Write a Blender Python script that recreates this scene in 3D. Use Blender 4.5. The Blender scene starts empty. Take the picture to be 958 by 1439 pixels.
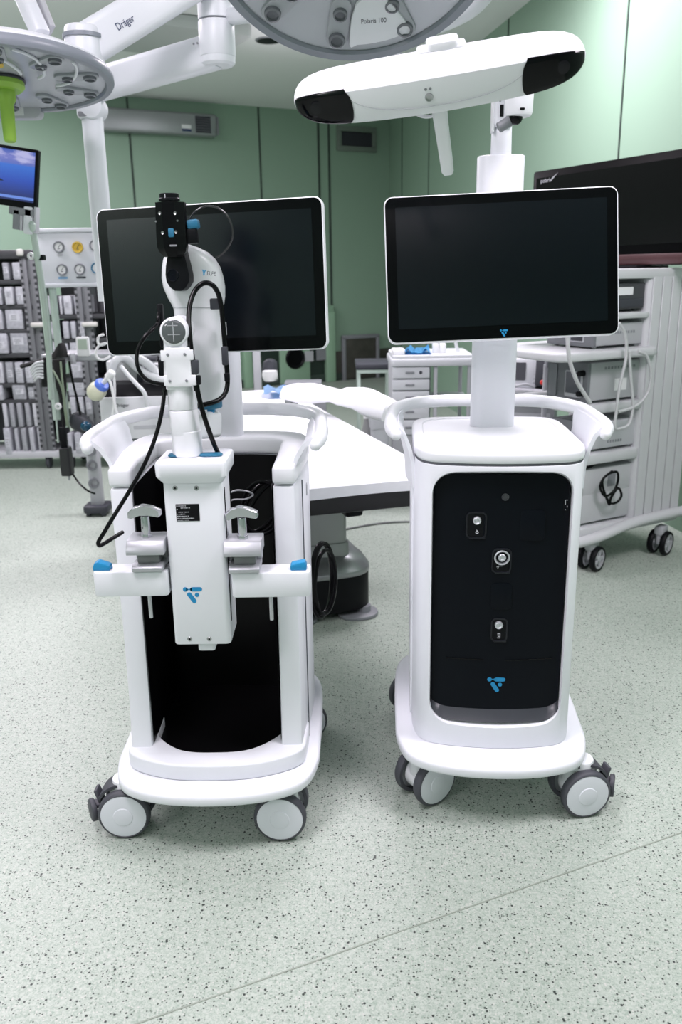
import bpy, bmesh, math, random
from mathutils import Vector, Matrix, Euler

random.seed(7)
PI = math.pi
R = math.radians
SC = bpy.context.scene
COL = SC.collection

# ------------------------------------------------------------------ camera model
F_PX, CX, CY = 1180.0, 479.0, 719.5
PITCH, ROLL, CAM_H = R(15.95), R(0.92), 1.40
_f = Vector((0, math.cos(PITCH), -math.sin(PITCH)))
_r = Vector((1, 0, 0))
_u = _r.cross(_f)
_r2 = _r * math.cos(ROLL) - _u * math.sin(ROLL)
_u2 = _r * math.sin(ROLL) + _u * math.cos(ROLL)
CAM = Vector((0, 0, CAM_H))


def ray(px, py):
    return _f + _r2 * ((px - CX) / F_PX) - _u2 * ((py - CY) / F_PX)


def at(px, py, Y):
    """point of the place seen at pixel (px, py) that lies Y metres into the room"""
    v = ray(px, py)
    return CAM + v * (Y / v.y)


def atz(px, py, z):
    v = ray(px, py)
    return CAM + v * ((z - CAM_H) / v.z)


# ------------------------------------------------------------------ materials
MATS = {}


def mat(name, col, rough=0.5, metal=0.0, spec=0.5, coat=0.0, emit=None, estr=0.0, trans=0.0, alpha=1.0):
    if name in MATS:
        return MATS[name]
    m = bpy.data.materials.new(name)
    m.use_nodes = True
    b = m.node_tree.nodes['Principled BSDF']
    b.inputs['Base Color'].default_value = (*col, 1)
    b.inputs['Roughness'].default_value = rough
    b.inputs['Metallic'].default_value = metal
    b.inputs['Specular IOR Level'].default_value = spec
    b.inputs['Coat Weight'].default_value = coat
    b.inputs['Transmission Weight'].default_value = trans
    b.inputs['Alpha'].default_value = alpha
    if emit:
        b.inputs['Emission Color'].default_value = (*emit, 1)
        b.inputs['Emission Strength'].default_value = estr
    MATS[name] = m
    return m


def nodes(m):
    nt = m.node_tree
    return nt, nt.nodes, nt.links, nt.nodes['Principled BSDF']


def noisy(m, scale=300.0, amount=0.06, bump=0.0):
    """slight grain in colour and surface"""
    nt, N, L, b = nodes(m)
    c = b.inputs['Base Color'].default_value[:3]
    tc = N.new('ShaderNodeTexCoord')
    no = N.new('ShaderNodeTexNoise')
    no.inputs['Scale'].default_value = scale
    no.inputs['Detail'].default_value = 3
    L.new(tc.outputs['Object'], no.inputs['Vector'])
    r = N.new('ShaderNodeValToRGB')
    r.color_ramp.elements[0].position = 0.3
    r.color_ramp.elements[1].position = 0.7
    r.color_ramp.elements[0].color = (*[v * (1 - amount) for v in c], 1)
    r.color_ramp.elements[1].color = (*[min(1, v * (1 + amount)) for v in c], 1)
    L.new(no.outputs['Fac'], r.inputs['Fac'])
    L.new(r.outputs['Color'], b.inputs['Base Color'])
    if bump:
        bp = N.new('ShaderNodeBump')
        bp.inputs['Strength'].default_value = bump
        bp.inputs['Distance'].default_value = 0.002
        L.new(no.outputs['Fac'], bp.inputs['Height'])
        L.new(bp.outputs['Normal'], b.inputs['Normal'])
    return m


WHITE = noisy(mat('white_enamel', (0.80, 0.815, 0.86), 0.38), 900, 0.012)
WHITE2 = mat('white_plastic', (0.82, 0.83, 0.865), 0.32)
HUBW = mat('caster_hub_white', (0.73, 0.75, 0.80), 0.42)
OFFW = mat('old_white', (0.62, 0.63, 0.66), 0.5)
LGREY = mat('light_grey', (0.46, 0.47, 0.50), 0.45)
MGREY = mat('mid_grey', (0.22, 0.23, 0.25), 0.45)
DGREY = mat('dark_grey', (0.05, 0.053, 0.064), 0.5, spec=0.3)
TYRE = mat('tyre_rubber', (0.062, 0.064, 0.078), 0.55)
BLACK = mat('black_plastic', (0.006, 0.0065, 0.008), 0.42, spec=0.12)
LINER = mat('cavity_black', (0.0022, 0.0022, 0.0026), 0.36, spec=0.18)
PANELB = mat('panel_black', (0.0035, 0.0048, 0.0075), 0.36, spec=0.10)
TVB = mat('tv_black', (0.002, 0.002, 0.0025), 0.3, spec=0.08)
GLOSSB = mat('gloss_black', (0.002, 0.002, 0.003), 0.1, spec=0.22)
BEZEL = mat('bezel_black', (0.0016, 0.002, 0.0025), 0.16, spec=0.15)
CABLE = mat('cable_rubber', (0.003, 0.003, 0.0038), 0.25, spec=0.18)
SEAM = mat('seam_shadow', (0.10, 0.105, 0.12), 0.7)
BLUE = mat('signal_blue', (0.018, 0.25, 0.50), 0.45, spec=0.3)
BLUED = mat('petrol_blue', (0.015, 0.14, 0.25), 0.45)
STEEL = mat('brushed_steel', (0.42, 0.43, 0.44), 0.34, 1.0)
CHROME = mat('chrome', (0.62, 0.63, 0.66), 0.16, 0.85)
ALU = mat('cast_aluminium', (0.46, 0.47, 0.50), 0.4, 0.5)
ALUL = mat('anodised_aluminium', (0.42, 0.43, 0.46), 0.4, 0.3)
SCREEN = mat('screen_off', (0.0016, 0.0034, 0.0056), 0.2, spec=0.34)
SCREENT = mat('tv_screen_off', (0.0025, 0.0025, 0.003), 0.22, spec=0.2)
SHEET = noisy(mat('paper_sheet', (0.84, 0.85, 0.88), 0.8), 35, 0.02, 0.25)
GREENP = mat('green_handle', (0.30, 0.52, 0.07), 0.4)
CEILM = mat('ceiling_paint', (0.84, 0.85, 0.85), 0.6)
LAMPW = mat('lamp_housing', (0.72, 0.74, 0.78), 0.35)
LAMPR = mat('lamp_rim_grey', (0.24, 0.26, 0.30), 0.32)
PRINT = mat('dark_print', (0.05, 0.055, 0.07), 0.6)
NAVY = mat('navy_print', (0.01, 0.03, 0.10), 0.5)
PRINTW = mat('white_print', (0.55, 0.56, 0.6), 0.6)
PAPER = mat('white_paper', (0.78, 0.79, 0.80), 0.8)
CARTON = noisy(mat('sterile_pack', (0.40, 0.41, 0.45), 0.6), 45, 0.16)
CARTON2 = noisy(mat('sterile_pack_pale', (0.50, 0.51, 0.55), 0.6), 45, 0.12)
CARTON3 = noisy(mat('sterile_pack_dull', (0.30, 0.31, 0.34), 0.6), 45, 0.18)
RACK = mat('rack_grey', (0.17, 0.175, 0.19), 0.45, 0.4)
RACKD = mat('rack_dark', (0.035, 0.037, 0.042), 0.55)
YELLOW = mat('gauge_yellow', (0.62, 0.42, 0.05), 0.4)
BLUEC = mat('blue_cloth', (0.08, 0.33, 0.58), 0.8)
TUBEG = mat('green_tint_tube', (0.46, 0.56, 0.50), 0.35)
HOSE = mat('clear_hose', (0.62, 0.64, 0.66), 0.25)
MASKY = mat('mask_film', (0.66, 0.67, 0.52), 0.3)
MASKB = mat('mask_blue', (0.10, 0.20, 0.72), 0.4)
RED = mat('red_knob', (0.75, 0.05, 0.04), 0.4)
LCD = mat('lcd_green', (0.42, 0.50, 0.42), 0.4)
GLASSY = mat('smoked_glass', (0.10, 0.11, 0.115), 0.1, spec=0.6)
BEZEL_REFL = mat('bezel_red_reflection', (0.075, 0.030, 0.034), 0.3)  # reddish reflection on the lower bezel, painted in as its base colour
BROWNM = noisy(mat('taupe_panel', (0.052, 0.050, 0.042), 0.4), 12, 0.2)
CLEARW = mat('clear_plastic_bag', (0.50, 0.52, 0.55), 0.3)

# green enamelled wall steel
GREEN = mat('green_wall', (0.245, 0.365, 0.275), 0.5)
GREEND = mat('green_joint', (0.035, 0.055, 0.045), 0.7)
GREENL = mat('green_door', (0.28, 0.44, 0.31), 0.4)


def make_floor_mat():
    m = mat('speckled_vinyl', (0.43, 0.49, 0.43), 0.42, spec=0.35)
    nt, N, L, b = nodes(m)
    tc = N.new('ShaderNodeTexCoord')

    def vor(scale, lo, hi, rnd=1.0):
        v = N.new('ShaderNodeTexVoronoi')
        v.inputs['Scale'].default_value = scale
        v.inputs['Randomness'].default_value = rnd
        L.new(tc.outputs['Object'], v.inputs['Vector'])
        r = N.new('ShaderNodeMapRange')
        r.inputs['From Min'].default_value = lo
        r.inputs['From Max'].default_value = hi
        r.inputs['To Min'].default_value = 1
        r.inputs['To Max'].default_value = 0
        L.new(v.outputs['Distance'], r.inputs['Value'])
        # only some cells carry a chip
        sep = N.new('ShaderNodeSeparateColor')
        L.new(v.outputs['Color'], sep.inputs['Color'])
        return r, sep

    def mix(fac, a, c2):
        mx = N.new('ShaderNodeMix')
        mx.data_type = 'RGBA'
        if isinstance(fac, float):
            mx.inputs['Factor'].default_value = fac
        else:
            L.new(fac, mx.inputs['Factor'])
        if isinstance(a, tuple):
            mx.inputs[6].default_value = (*a, 1)
        else:
            L.new(a, mx.inputs[6])
        if isinstance(c2, tuple):
            mx.inputs[7].default_value = (*c2, 1)
        else:
            L.new(c2, mx.inputs[7])
        return mx.outputs[2]

    def chips(scale, lo, hi, keep):
        r, sep = vor(scale, lo, hi)
        g = N.new('ShaderNodeMath')
        g.operation = 'LESS_THAN'
        g.inputs[1].default_value = keep
        L.new(sep.outputs[0], g.inputs[0])
        mu = N.new('ShaderNodeMath')
        mu.operation = 'MULTIPLY'
        L.new(r.outputs['Result'], mu.inputs[0])
        L.new(g.outputs[0], mu.inputs[1])
        return mu.outputs[0]

    no = N.new('ShaderNodeTexNoise')
    no.inputs['Scale'].default_value = 130
    no.inputs['Detail'].default_value = 4
    no.inputs['Distortion'].default_value = 1.6
    L.new(tc.outputs['Object'], no.inputs['Vector'])
    rp = N.new('ShaderNodeValToRGB')
    e = rp.color_ramp.elements
    e[0].position, e[0].color = 0.34, (0.285, 0.355, 0.295, 1)
    e[1].position, e[1].color = 0.60, (0.455, 0.505, 0.450, 1)
    L.new(no.outputs['Fac'], rp.inputs['Fac'])
    c = rp.outputs['Color']
    c = mix(chips(150, 0.22, 0.34, 0.30), c, (0.52, 0.53, 0.49))
    c = mix(chips(120, 0.20, 0.30, 0.22), c, (0.17, 0.215, 0.175))
    c = mix(chips(75, 0.17, 0.25, 0.36), c, (0.028, 0.036, 0.032))
    c = mix(chips(170, 0.22, 0.36, 0.22), c, (0.05, 0.062, 0.053))
    L.new(c, b.inputs['Base Color'])
    return m


FLOOR = make_floor_mat()


def make_blue_screen():
    m = mat('sea_wallpaper', (0.01, 0.05, 0.4), 0.3)
    nt, N, L, b = nodes(m)
    tc = N.new('ShaderNodeTexCoord')
    sp = N.new('ShaderNodeSeparateXYZ')
    L.new(tc.outputs['Generated'], sp.inputs['Vector'])
    rp = N.new('ShaderNodeValToRGB')
    e = rp.color_ramp.elements
    e[0].position, e[0].color = 0.0, (0.004, 0.015, 0.12, 1)
    e[1].position, e[1].color = 1.0, (0.012, 0.07, 0.42, 1)
    for p, cc in ((0.035, (0.004, 0.015, 0.12)), (0.04, (0.14, 0.26, 0.75)), (0.09, (0.14, 0.26, 0.75)), (0.095, (0.004, 0.015, 0.14)),
                  (0.40, (0.008, 0.06, 0.45)), (0.70, (0.02, 0.14, 0.62)), (0.74, (0.10, 0.14, 0.50)), (0.86, (0.16, 0.18, 0.55))):
        el = e.new(p)
        el.color = (*cc, 1)
    L.new(sp.outputs['Z'], rp.inputs['Fac'])
    no = N.new('ShaderNodeTexNoise')
    no.inputs['Scale'].default_value = 6
    no.inputs['Detail'].default_value = 5
    L.new(tc.outputs['Generated'], no.inputs['Vector'])
    cl = N.new('ShaderNodeMapRange')
    cl.inputs['From Min'].default_value = 0.5
    cl.inputs['From Max'].default_value = 0.62
    L.new(no.outputs['Fac'], cl.inputs['Value'])
    sk = N.new('ShaderNodeMapRange')
    sk.inputs['From Min'].default_value = 0.70
    sk.inputs['From Max'].default_value = 0.78
    L.new(sp.outputs['Z'], sk.inputs['Value'])
    mu = N.new('ShaderNodeMath')
    mu.operation = 'MULTIPLY'
    L.new(cl.outputs[0], mu.inputs[0])
    L.new(sk.outputs[0], mu.inputs[1])
    mx = N.new('ShaderNodeMix')
    mx.data_type = 'RGBA'
    L.new(mu.outputs[0], mx.inputs['Factor'])
    L.new(rp.outputs['Color'], mx.inputs[6])
    mx.inputs[7].default_value = (0.45, 0.45, 0.75, 1)
    L.new(mx.outputs[2], b.inputs['Emission Color'])
    b.inputs['Emission Strength'].default_value = 1.0
    b.inputs['Base Color'].default_value = (0.002, 0.004, 0.02, 1)
    return m


SEA = make_blue_screen()


# ------------------------------------------------------------------ mesh helpers
def new():
    return bmesh.new()


def merge(dst, src, M=None):
    if M is not None:
        bmesh.ops.transform(src, matrix=M, verts=src.verts)
    me = bpy.data.meshes.new('tmp')
    src.to_mesh(me)
    src.free()
    dst.from_mesh(me)
    bpy.data.meshes.remove(me)
    return dst


def bevel(bm, w, seg=2, ang=35):
    es = [e for e in bm.edges if len(e.link_faces) == 2 and e.calc_face_angle(0) > R(ang)]
    if es and w > 0:
        bmesh.ops.bevel(bm, geom=es, offset=w, segments=seg, profile=0.5, affect='EDGES', clamp_overlap=True)


def T(x=0, y=0, z=0):
    return Matrix.Translation((x, y, z))


def E(rx=0, ry=0, rz=0):
    return Euler((R(rx), R(ry), R(rz)), 'XYZ').to_matrix().to_4x4()


def add_box(bm, c, s, bev=0.0, seg=2, M=None):
    t = new()
    bmesh.ops.create_cube(t, size=1)
    bmesh.ops.scale(t, vec=s, verts=t.verts)
    bevel(t, min(bev, min(s) * 0.49), seg)
    MM = T(*c)
    if M is not None:
        MM = MM @ M
    return merge(bm, t, MM)


def add_prism(bm, pts, z0, z1, bev=0.0, seg=2, M=None, ang=35, taper=None):
    """2-D outline extruded along z"""
    t = new()
    lo = [t.verts.new((x, y, z0)) for x, y in pts]
    if taper:
        cx = sum(p[0] for p in pts) / len(pts)
        cy = sum(p[1] for p in pts) / len(pts)
        hi = [t.verts.new((cx + (x - cx) * taper, cy + (y - cy) * taper, z1)) for x, y in pts]
    else:
        hi = [t.verts.new((x, y, z1)) for x, y in pts]
    n = len(pts)
    t.faces.new(lo[::-1])
    t.faces.new(hi)
    for i in range(n):
        j = (i + 1) % n
        t.faces.new((lo[i], lo[j], hi[j], hi[i]))
    bmesh.ops.recalc_face_normals(t, faces=t.faces)
    bevel(t, bev, seg, ang)
    return merge(bm, t, M)


def add_loft(bm, rings, closed=True, caps=True, M=None):
    t = new()
    vs = [[t.verts.new(p) for p in r] for r in rings]
    n = len(rings[0])
    for a, b in zip(vs[:-1], vs[1:]):
        for i in range(n if closed else n - 1):
            j = (i + 1) % n
            t.faces.new((a[i], a[j], b[j], b[i]))
    if caps and closed:
        t.faces.new(vs[0][::-1])
        t.faces.new(vs[-1])
    bmesh.ops.recalc_face_normals(t, faces=t.faces)
    return merge(bm, t, M)


def add_lathe(bm, prof, M=None, n=28):
    """profile (r, z) turned about z; r=0 ends close to a point"""
    t = new()
    rows = []
    for r, z in prof:
        if r <= 1e-6:
            rows.append([t.verts.new((0, 0, z))])
        else:
            rows.append([t.verts.new((r * math.cos(2 * PI * i / n), r * math.sin(2 * PI * i / n), z)) for i in range(n)])
    for a, b in zip(rows[:-1], rows[1:]):
        for i in range(n):
            j = (i + 1) % n
            if len(a) == 1 and len(b) == 1:
                continue
            if len(a) == 1:
                t.faces.new((a[0], b[j], b[i]))
            elif len(b) == 1:
                t.faces.new((a[i], a[j], b[0]))
            else:
                t.faces.new((a[i], a[j], b[j], b[i]))
    if len(rows[0]) > 1:
        t.faces.new(rows[0][::-1])
    if len(rows[-1]) > 1:
        t.faces.new(rows[-1])
    bmesh.ops.recalc_face_normals(t, faces=t.faces)
    return merge(bm, t, M)


def add_ring(bm, prof, M=None, n=28):
    """closed profile (r, z) turned about z: a ring with an open middle"""
    t = new()
    rows = [[t.verts.new((r * math.cos(2 * PI * i / n), r * math.sin(2 * PI * i / n), z)) for i in range(n)] for r, z in prof]
    for a, b in zip(rows, rows[1:] + rows[:1]):
        for i in range(n):
            j = (i + 1) % n
            t.faces.new((a[i], a[j], b[j], b[i]))
    bmesh.ops.recalc_face_normals(t, faces=t.faces)
    return merge(bm, t, M)


def along(p0, p1):
    """matrix taking +z at the origin to the segment p0->p1"""
    p0, p1 = Vector(p0), Vector(p1)
    d = p1 - p0
    return Matrix.Translation(p0) @ d.to_track_quat('Z', 'Y').to_matrix().to_4x4()


def add_cyl(bm, p0, p1, r0, r1=None, n=24, bev=0.0):
    r1 = r0 if r1 is None else r1
    L = (Vector(p1) - Vector(p0)).length
    if bev > 0:
        b = min(bev, L * 0.45, r0 * 0.9, r1 * 0.9)
        pr = [(r0 - b, 0), (r0 - b * 0.3, b * 0.3), (r0, b), (r1, L - b), (r1 - b * 0.3, L - b * 0.3), (r1 - b, L)]
    else:
        pr = [(r0, 0), (r1, L)]
    return add_lathe(bm, pr, along(p0, p1), n)


def catmull(pts, k=8, closed=False):
    P = [Vector(p) for p in pts]
    n = len(P)
    out = []
    rng = range(n) if closed else range(n - 1)
    for i in rng:
        if closed:
            a, b, c, d = P[(i - 1) % n], P[i], P[(i + 1) % n], P[(i + 2) % n]
        else:
            b, c = P[i], P[i + 1]
            a = P[i - 1] if i > 0 else b + (b - c)
            d = P[i + 2] if i + 2 < n else c + (c - b)
        for s in range(k):
            t = s / k
            out.append(0.5 * ((2 * b) + (c - a) * t + (2 * a - 5 * b + 4 * c - d) * t * t + (3 * b - a - 3 * c + d) * t ** 3))
    if not closed:
        out.append(P[-1])
    return out


def add_tube(bm, pts, r, n=10, smooth=8, closed=False, flat=1.0, up=None):
    """round (or, with flat, elliptical) tube along a smoothed path; r may be a list per control point"""
    if isinstance(r, (list, tuple)):
        r4 = catmull([(x, 0, 0) for x in r], smooth, closed) if smooth else [Vector((x, 0, 0)) for x in r]
        rad = [v.x for v in r4]
    path = catmull(pts, smooth, closed) if smooth else [Vector(p) for p in pts]
    m = len(path)
    if not isinstance(r, (list, tuple)):
        rad = [r] * m
    t = new()
    rings = []
    nrm = None
    for i, p in enumerate(path):
        a = path[i - 1] if (i > 0 or closed) else p
        b = path[(i + 1) % m] if (i < m - 1 or closed) else p
        d = (b - a).normalized()
        if up is not None:
            side = d.cross(Vector(up))
            if side.length < 1e-4:
                side = Vector((1, 0, 0))
            nrm = side.normalized()
        elif nrm is None:
            ref = Vector((0, 0, 1)) if abs(d.z) < 0.9 else Vector((1, 0, 0))
            nrm = d.cross(ref).normalized()
        else:
            nrm = (nrm - d * nrm.dot(d)).normalized()
        bi = nrm.cross(d).normalized()
        rings.append([t.verts.new(p + nrm * (rad[i] * math.cos(2 * PI * k / n)) + bi * (rad[i] * flat * math.sin(2 * PI * k / n))) for k in range(n)])
    for i in range(m if closed else m - 1):
        a, b = rings[i], rings[(i + 1) % m]
        for k in range(n):
            j = (k + 1) % n
            t.faces.new((a[k], a[j], b[j], b[k]))
    if not closed:
        t.faces.new(rings[0][::-1])
        t.faces.new(rings[-1])
    bmesh.ops.recalc_face_normals(t, faces=t.faces)
    return merge(bm, t)


def add_sphere(bm, c, r, s=(1, 1, 1), n=20, M=None):
    t = new()
    bmesh.ops.create_uvsphere(t, u_segments=n, v_segments=n // 2, radius=r)
    bmesh.ops.scale(t, vec=s, verts=t.verts)
    MM = T(*c)
    if M is not None:
        MM = MM @ M
    return merge(bm, t, MM)


def rr(w, h, r, n=5, cx=0.0, cy=0.0):
    """rounded rectangle outline"""
    r = min(r, w / 2 - 1e-5, h / 2 - 1e-5)
    out = []
    for sx, sy, a0 in ((1, 1, 0), (-1, 1, 90), (-1, -1, 180), (1, -1, 270)):
        for i in range(n + 1):
            a = R(a0 + 90 * i / n)
            out.append((cx + sx * (w / 2 - r) + r * math.cos(a), cy + sy * (h / 2 - r) + r * math.sin(a)))
    return out


XZ = Matrix(((1, 0, 0, 0), (0, 0, -1, 0), (0, 1, 0, 0), (0, 0, 0, 1)))   # outline x,y -> x,z ; extrusion +z -> -y (towards the front)


def obj(name, bm, m, parent=None, ang=38, flat=False, label=None):
    me = bpy.data.meshes.new(name)
    bm.to_mesh(me)
    bm.free()
    if not flat:
        me.shade_smooth()
        me.set_sharp_from_angle(angle=R(ang))
    o = bpy.data.objects.new(name, me)
    COL.objects.link(o)
    if m is not None:
        me.materials.append(m)
    if parent is not None:
        o.parent = parent
    if label:
        o['label'] = label
    return o


def thing(name, label, cat, loc=(0, 0, 0), rz=0.0, group=None, rot=None):
    o = bpy.data.objects.new(name, None)
    COL.objects.link(o)
    o.empty_display_size = 0.05
    o.location = loc
    o.rotation_euler = rot if rot is not None else (0, 0, rz)
    o['label'] = label
    o['category'] = cat
    if group:
        o['group'] = group
    return o


def tag(o, label, cat, group=None):
    o['label'] = label
    o['category'] = cat
    if group:
        o['group'] = group
    return o


def struct(name, bm, m, label=None, parent=None, flat=False):
    o = obj(name, bm, m, parent, flat=flat)
    o['kind'] = 'structure'
    if label and parent is None:
        o['label'] = label
    return o


def cut(o, cbm):
    """carve the closed mesh cbm out of object o"""
    me = bpy.data.meshes.new('cut')
    bmesh.ops.recalc_face_normals(cbm, faces=cbm.faces)
    cbm.to_mesh(me)
    cbm.free()
    k = bpy.data.objects.new('cut', me)
    COL.objects.link(k)
    k.matrix_world = Matrix.Identity(4)
    par, loc, rot = o.parent, o.location.copy(), o.rotation_euler.copy()
    o.parent = None
    o.location = (0, 0, 0)
    o.rotation_euler = (0, 0, 0)
    md = o.modifiers.new('b', 'BOOLEAN')
    md.operation = 'DIFFERENCE'
    md.solver = 'EXACT'
    md.object = k
    bpy.context.view_layer.update()
    dg = bpy.context.evaluated_depsgraph_get()
    nm = bpy.data.meshes.new_from_object(o.evaluated_get(dg))
    o.modifiers.clear()
    old = o.data
    o.data = nm
    bpy.data.meshes.remove(old)
    bpy.data.objects.remove(k)
    nm.shade_smooth()
    nm.set_sharp_from_angle(angle=R(38))
    o.parent, o.location, o.rotation_euler = par, loc, rot
    return o


def text(name, s, size, M, m, parent=None, depth=0.0004, align='LEFT', shear=0.0, sx=1.0):
    cu = bpy.data.curves.new(name, 'FONT')
    cu.body = s
    cu.size = size
    cu.extrude = depth
    cu.align_x = align
    cu.shear = shear
    cu.materials.append(m)
    o = bpy.data.objects.new(name, cu)
    COL.objects.link(o)
    bpy.context.view_layer.update()
    me = bpy.data.meshes.new_from_object(o.evaluated_get(bpy.context.evaluated_depsgraph_get()))
    me.transform(M @ Matrix.Diagonal((sx, 1, 1, 1)))
    bpy.data.objects.remove(o)
    o = bpy.data.objects.new(name, me)
    COL.objects.link(o)
    if parent is not None:
        o.parent = parent
    return o


FRONT = E(90, 0, 0)     # lettering upright, facing -y


def capsule(x0, y0, x1, y1, r0, r1=None, n=8):
    r1 = r0 if r1 is None else r1
    a = math.atan2(y1 - y0, x1 - x0)
    out = [(x1 + r1 * math.cos(a + PI * (-0.5 + i / n)), y1 + r1 * math.sin(a + PI * (-0.5 + i / n))) for i in range(n + 1)]
    out += [(x0 + r0 * math.cos(a + PI * (0.5 + i / n)), y0 + r0 * math.sin(a + PI * (0.5 + i / n))) for i in range(n + 1)]
    return out


def logo_bm(w, M, d=0.0006):
    """the blue mark: dot with a neck into a bar, a slanted bar and a loose dot (unit width 1 about the centre)"""
    bm = new()
    s = w
    for pts in (capsule(-0.40, 0.27, -0.40, 0.2701, 0.125),
                [(-0.36, 0.345), (-0.2, 0.285), (-0.06, 0.385), (-0.06, 0.155), (-0.2, 0.255), (-0.36, 0.195)],
                capsule(-0.02, 0.27, 0.36, 0.27, 0.118),
                capsule(-0.21, -0.01, 0.03, -0.38, 0.118),
                capsule(0.19, -0.04, 0.19, -0.0401, 0.115)):
        p = [(x * s, y * s) for x, y in pts]
        ar = sum(p[i][0] * p[(i + 1) % len(p)][1] - p[(i + 1) % len(p)][0] * p[i][1] for i in range(len(p)))
        if ar < 0:
            p = p[::-1]
        add_prism(bm, p, 0, d, M=M @ XZ)
    return bm


def on(M, px, py, yl):
    """point, in the frame M of an object, where the line of sight through (px, py) meets its plane y = yl"""
    I = M.inverted()
    o = I @ CAM
    d = I.to_3x3() @ ray(px, py)
    return o + d * ((yl - o.y) / d.y)


# ================================================================== THE ROOM
CEIL = 3.30
P_CORNER = Vector((0.70, 11.70))
b_dir = Vector((-0.895, -0.446)).normalized()          # along the far wall, to the left
r_dir = Vector((0.157, -0.987)).normalized()           # along the right wall, towards the camera
WL = P_CORNER + b_dir * 7.6
WR = P_CORNER + r_dir * 14.2


def wall(name, a, b, m, thick=0.12, z0=0.0, z1=CEIL, side=1):
    a, b = Vector(a), Vector(b)
    d = (b - a)
    n = Vector((-d.y, d.x)).normalized() * side * thick
    bm = new()
    pts = [a, b, b + n, a + n]
    add_prism(bm, [(p.x, p.y) for p in pts], z0, z1)
    return struct(name, bm, m, flat=True)


FL = [(-8.5, -3.2), (3.2, -3.2), (3.2, 12.6), (-8.5, 12.6)]
bm = new()
add_prism(bm, FL, -0.06, 0)
struct('floor', bm, FLOOR, 'speckled pale green vinyl floor', flat=True)
bm = new()
add_prism(bm, FL, CEIL, CEIL + 0.08)
struct('ceiling', bm, CEILM, 'grey painted ceiling', flat=True)
wall('wall_back', P_CORNER, WL, GREEN, side=-1)
wall('wall_right', P_CORNER, WR, GREEN, side=1)
LEFT_END = Vector((-6.1, -3.0))
wall('wall_left', WL, LEFT_END, GREEN, side=-1)
wall('wall_front', LEFT_END, WR, GREEN, side=-1)


def joint(nr, base, d, s, inward, w=0.016):
    """narrow dark joint between two wall panels"""
    bm = new()
    p = base + d * s
    M = Matrix.Translation((p.x, p.y, CEIL / 2)) @ Matrix.Rotation(math.atan2(d.y, d.x), 4, 'Z')
    add_box(bm, (0, 0, 0), (w, 0.012, CEIL - 0.01), M=None)
    bmesh.ops.transform(bm, matrix=M, verts=bm.verts)
    struct('trim_%d' % nr, bm, GREEND, 'dark joint between green wall panels', flat=True)


def wall_hit(px, py, base, d):
    """distance along the wall of the point seen at the pixel, and its height"""
    v = ray(px, py)
    # base + d*s = t*(v.x, v.y)
    det = v.x * (-d.y) - (-d.x) * v.y
    t = (base.x * (-d.y) - (-d.x) * base.y) / det
    s = (v.x * base.y - v.y * base.x) / det
    return s, CAM_H + v.z * t


k = 1
for px in (184, 365, 447.5, 462):
    joint(k, P_CORNER, b_dir, wall_hit(px, 215, P_CORNER, b_dir)[0], 1, 0.022 if px < 440 else 0.03)
    k += 1
for px, py in ((565, 190), (603, 190), (876, 120), (715, 30)):
    joint(k, P_CORNER, r_dir, wall_hit(px, py, P_CORNER, r_dir)[0], 1, 0.014)
    k += 1
# dull taupe wainscot by the corner: runs from the door to the corner, on the far wall
s0 = wall_hit(462, 520, P_CORNER, b_dir)[0]
z_top = wall_hit(500, 492, P_CORNER, b_dir)[1]


def far(s, z, off=0.0):
    """point on the far wall, s metres from the corner; off = metres out into the room"""
    n = Vector((b_dir.y, -b_dir.x))
    if n.y > 0:
        n = -n
    p = P_CORNER + b_dir * s + n * off
    return Vector((p.x, p.y, z))


FAR_ROT = Matrix.Rotation(math.atan2(-b_dir.y, -b_dir.x), 4, 'Z')       # local x along the far wall to the right, -y into the room
bm = new()
add_box(bm, ((s0) / 2, -0.015, z_top / 2), (s0, 0.03, z_top), 0.004)
o = struct('trim_%d' % k, bm, BROWNM, 'taupe lower wall lining by the far corner')
o.matrix_world = Matrix.Translation(far(s0, 0)) @ FAR_ROT
k += 1
# flat panel door in the lining
sa, za = wall_hit(478, 474, P_CORNER, b_dir)
sb, zb = wall_hit(530, 474, P_CORNER, b_dir)
bm = new()
for (x, z, sx, sz) in (((sa - sb) / 2, za, sa - sb, 0.05), (0.025, za / 2, 0.05, za), (sa - sb - 0.025, za / 2, 0.05, za)):
    add_box(bm, (x, -0.045, z), (sx, 0.05, sz), 0.006)
dr = struct('door_1', bm, MGREY, 'dull steel framed hatch in the lower far wall')
dr.matrix_world = Matrix.Translation(far(sa, 0)) @ FAR_ROT
bm = new()
add_box(bm, ((sa - sb) / 2, -0.04, za / 2), (sa - sb - 0.08, 0.03, za - 0.03), 0.004)
obj('door_leaf', bm, BROWNM, dr)
# green door with a round viewing port, seen past the operating table
s1, _ = wall_hit(345, 500, P_CORNER, b_dir)
s2, _ = wall_hit(461, 500, P_CORNER, b_dir)
zt = wall_hit(400, 440, P_CORNER, b_dir)[1]
W = s1 - s2
bm = new()
for (x, z, sx, sz) in ((W / 2, zt + 0.03, W + 0.1, 0.1), (0, zt / 2, 0.11, zt), (W, zt / 2, 0.13, zt)):
    add_box(bm, (x, -0.05, z), (sx, 0.1, sz), 0.01)
dr = struct('door_2', bm, GREENL, 'green framed sliding door in the far wall')
dr.matrix_world = Matrix.Translation(far(s1, 0)) @ FAR_ROT
xm = s1 - wall_hit(412, 500, P_CORNER, b_dir)[0]
bm = new()
add_box(bm, (xm, -0.035, zt / 2), (0.42, 0.06, zt - 0.02), 0.01)
obj('door_leaf', bm, GREENL, dr)
bm = new()
zc = wall_hit(412, 503, P_CORNER, b_dir)[1]
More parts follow.
